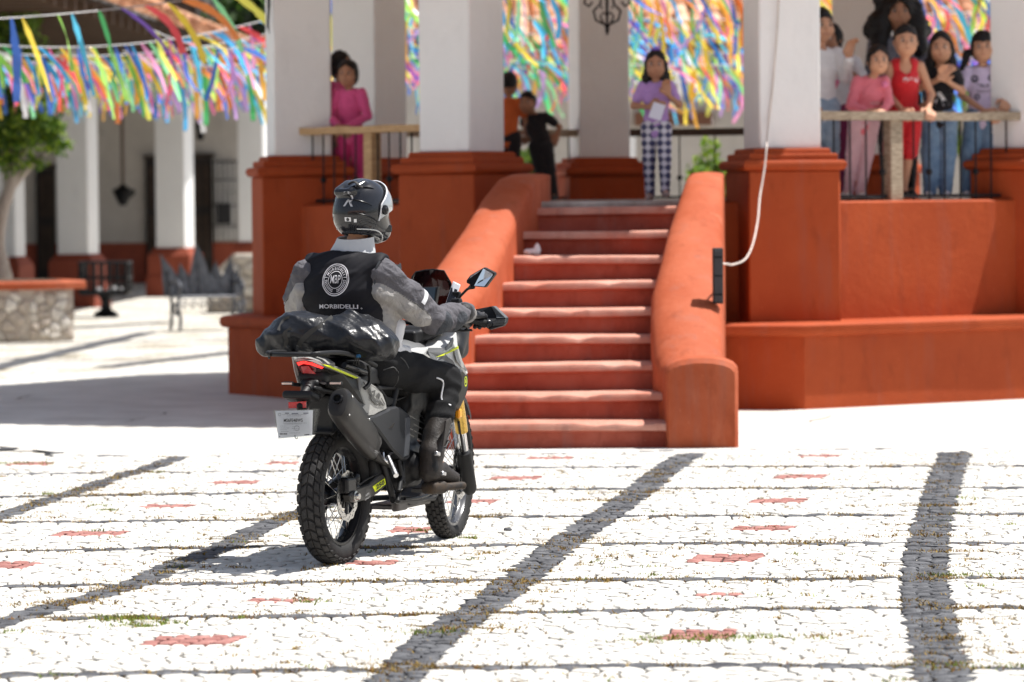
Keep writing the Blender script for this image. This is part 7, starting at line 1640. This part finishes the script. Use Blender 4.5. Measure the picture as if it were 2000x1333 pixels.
# ---- luggage ----
BAG = mat('bag_black_vinyl', (.012,.013,.016), .33, var=.15, scale=6, bump=.5, bscale=26, coat=.12)
bg_ = thing('duffel_bag', 'shiny black waterproof duffel bag strapped across the rear rack', 'bag', BK0, BKA)
B = Body(); B.k = .035
B.tor((.03,-.235,1.03),(.0,-.08,1.068),(1,0,.1),(.135,.072),(.150,.092)); B.tor((.0,-.08,1.068),(-.05,.06,1.068),(1,0,0),(.150,.098),(.13,.078)); B.tor((-.05,.06,1.08),(-.10,.20,1.07),(1,0,0),(.13,.085),(.105,.078)); B.ell((-.08,.13,1.12),(.11,.11,.065))
B.tor((-.10,.22,1.05),(-.13,.28,1.02),(1,0,0),(.09,.055),(.06,.045)); B.cap((-.12,.25,1.06),(-.13,.29,1.02),.05,.035); B.ell((.02,-.17,1.058),(.14,.10,.095),k=.04)
g1_,g2_,g3_ = folds(.020,13,31,(.3,.6,.8)),folds(.013,30,12),folds(.002,90,7)
bag = B.build('bag_body', .0062, BAG, bg_, noise=lambda P: g1_(P)+g2_(P)+g3_(P))
BAGL = mat('bag_strap', (.045,.044,.042), .7, var=.15)
def strap(pts, w_, d, m=BAGL, name='strap', off_=.004):
    q = on_mesh(bag, pts, d, far=.5, lift=off_)
    if len(q) < 3: return
    q = catmull(q,4); mb = MB(); vs = []; D_ = Vector(d).normalized()
    for i,p in enumerate(q): t = (q[min(i+1,len(q)-1)]-q[max(i-1,0)]).normalized(); s_ = t.cross(D_).normalized()*w_/2; vs += [p-s_,p+s_,p+s_+D_*.003,p-s_+D_*.003]
    mb.add(vs, [(4*i+j,4*i+(j+1)%4,4*i+4+(j+1)%4,4*i+4+j) for i in range(len(q)-1) for j in range(4)]); mb.build(name, m, bg_, 40)
vd = (FXv*0+Vector((.914,.406,0))).normalized()    # roughly away from the viewer in the bike frame
zb = Zt(500,580,6.667)
def bpx(*pts): return [bx(*p,-.12) for p in zb(*pts)]
strap(bpx((560,640),(600,560),(720,450),(850,380),(1000,270),(1060,230)), .024, vd); strap(bpx((1010,240),(1100,400),(1220,580),(1400,680),(1640,770)), .010, vd, mat('bag_piping',(.012,.012,.013),.35)); strap(bpx((380,660),(400,560),(380,470),(470,410)), .02, vd)
strap(bpx((300,430),(370,300),(440,270)), .018, vd)
q = on_mesh(bag, bpx((1315,745)), vd); 
q0 = bx(*zb((1315,745))[0],-.08); mb = MB(); mb.box(tuple(q0), (.006,.018,.016), bev=.002); mb.build('blue_buckle', mat('blue_plastic',(.03,.13,.3),.4), bg_)
for dx in (-8,0,8): tubeb = MB(); tubeb.tube([bx(*zb((1315+dx*2,790))[0],-.08),bx(*zb((1300+dx*5,890))[0],-.06)], .0028, 5); tubeb.build('cord', BAGL, bg_)
for (a_,b_) in (((165,760),(175,810)),((540,640),(530,720)),((400,640),(430,665))):
    tubeb = MB(); tubeb.tube([bx(*zb(a_)[0],-.2),bx(*zb(b_)[0],-.2)], .006, 6); tubeb.build('strap_end', BAGL, bg_)
# white jacket hem / pouch showing under the arm
B = Body(); B.k = .01; 
for p,q2,r_ in (((.40,-.135,1.02),(.42,-.15,1.10),.035),((.40,-.14,.985),(.50,-.15,.975),.03)): B.cap(p,q2,r_)
B.build('hip_pouch', .006, JW, rd, noise=folds(.004,50,2))
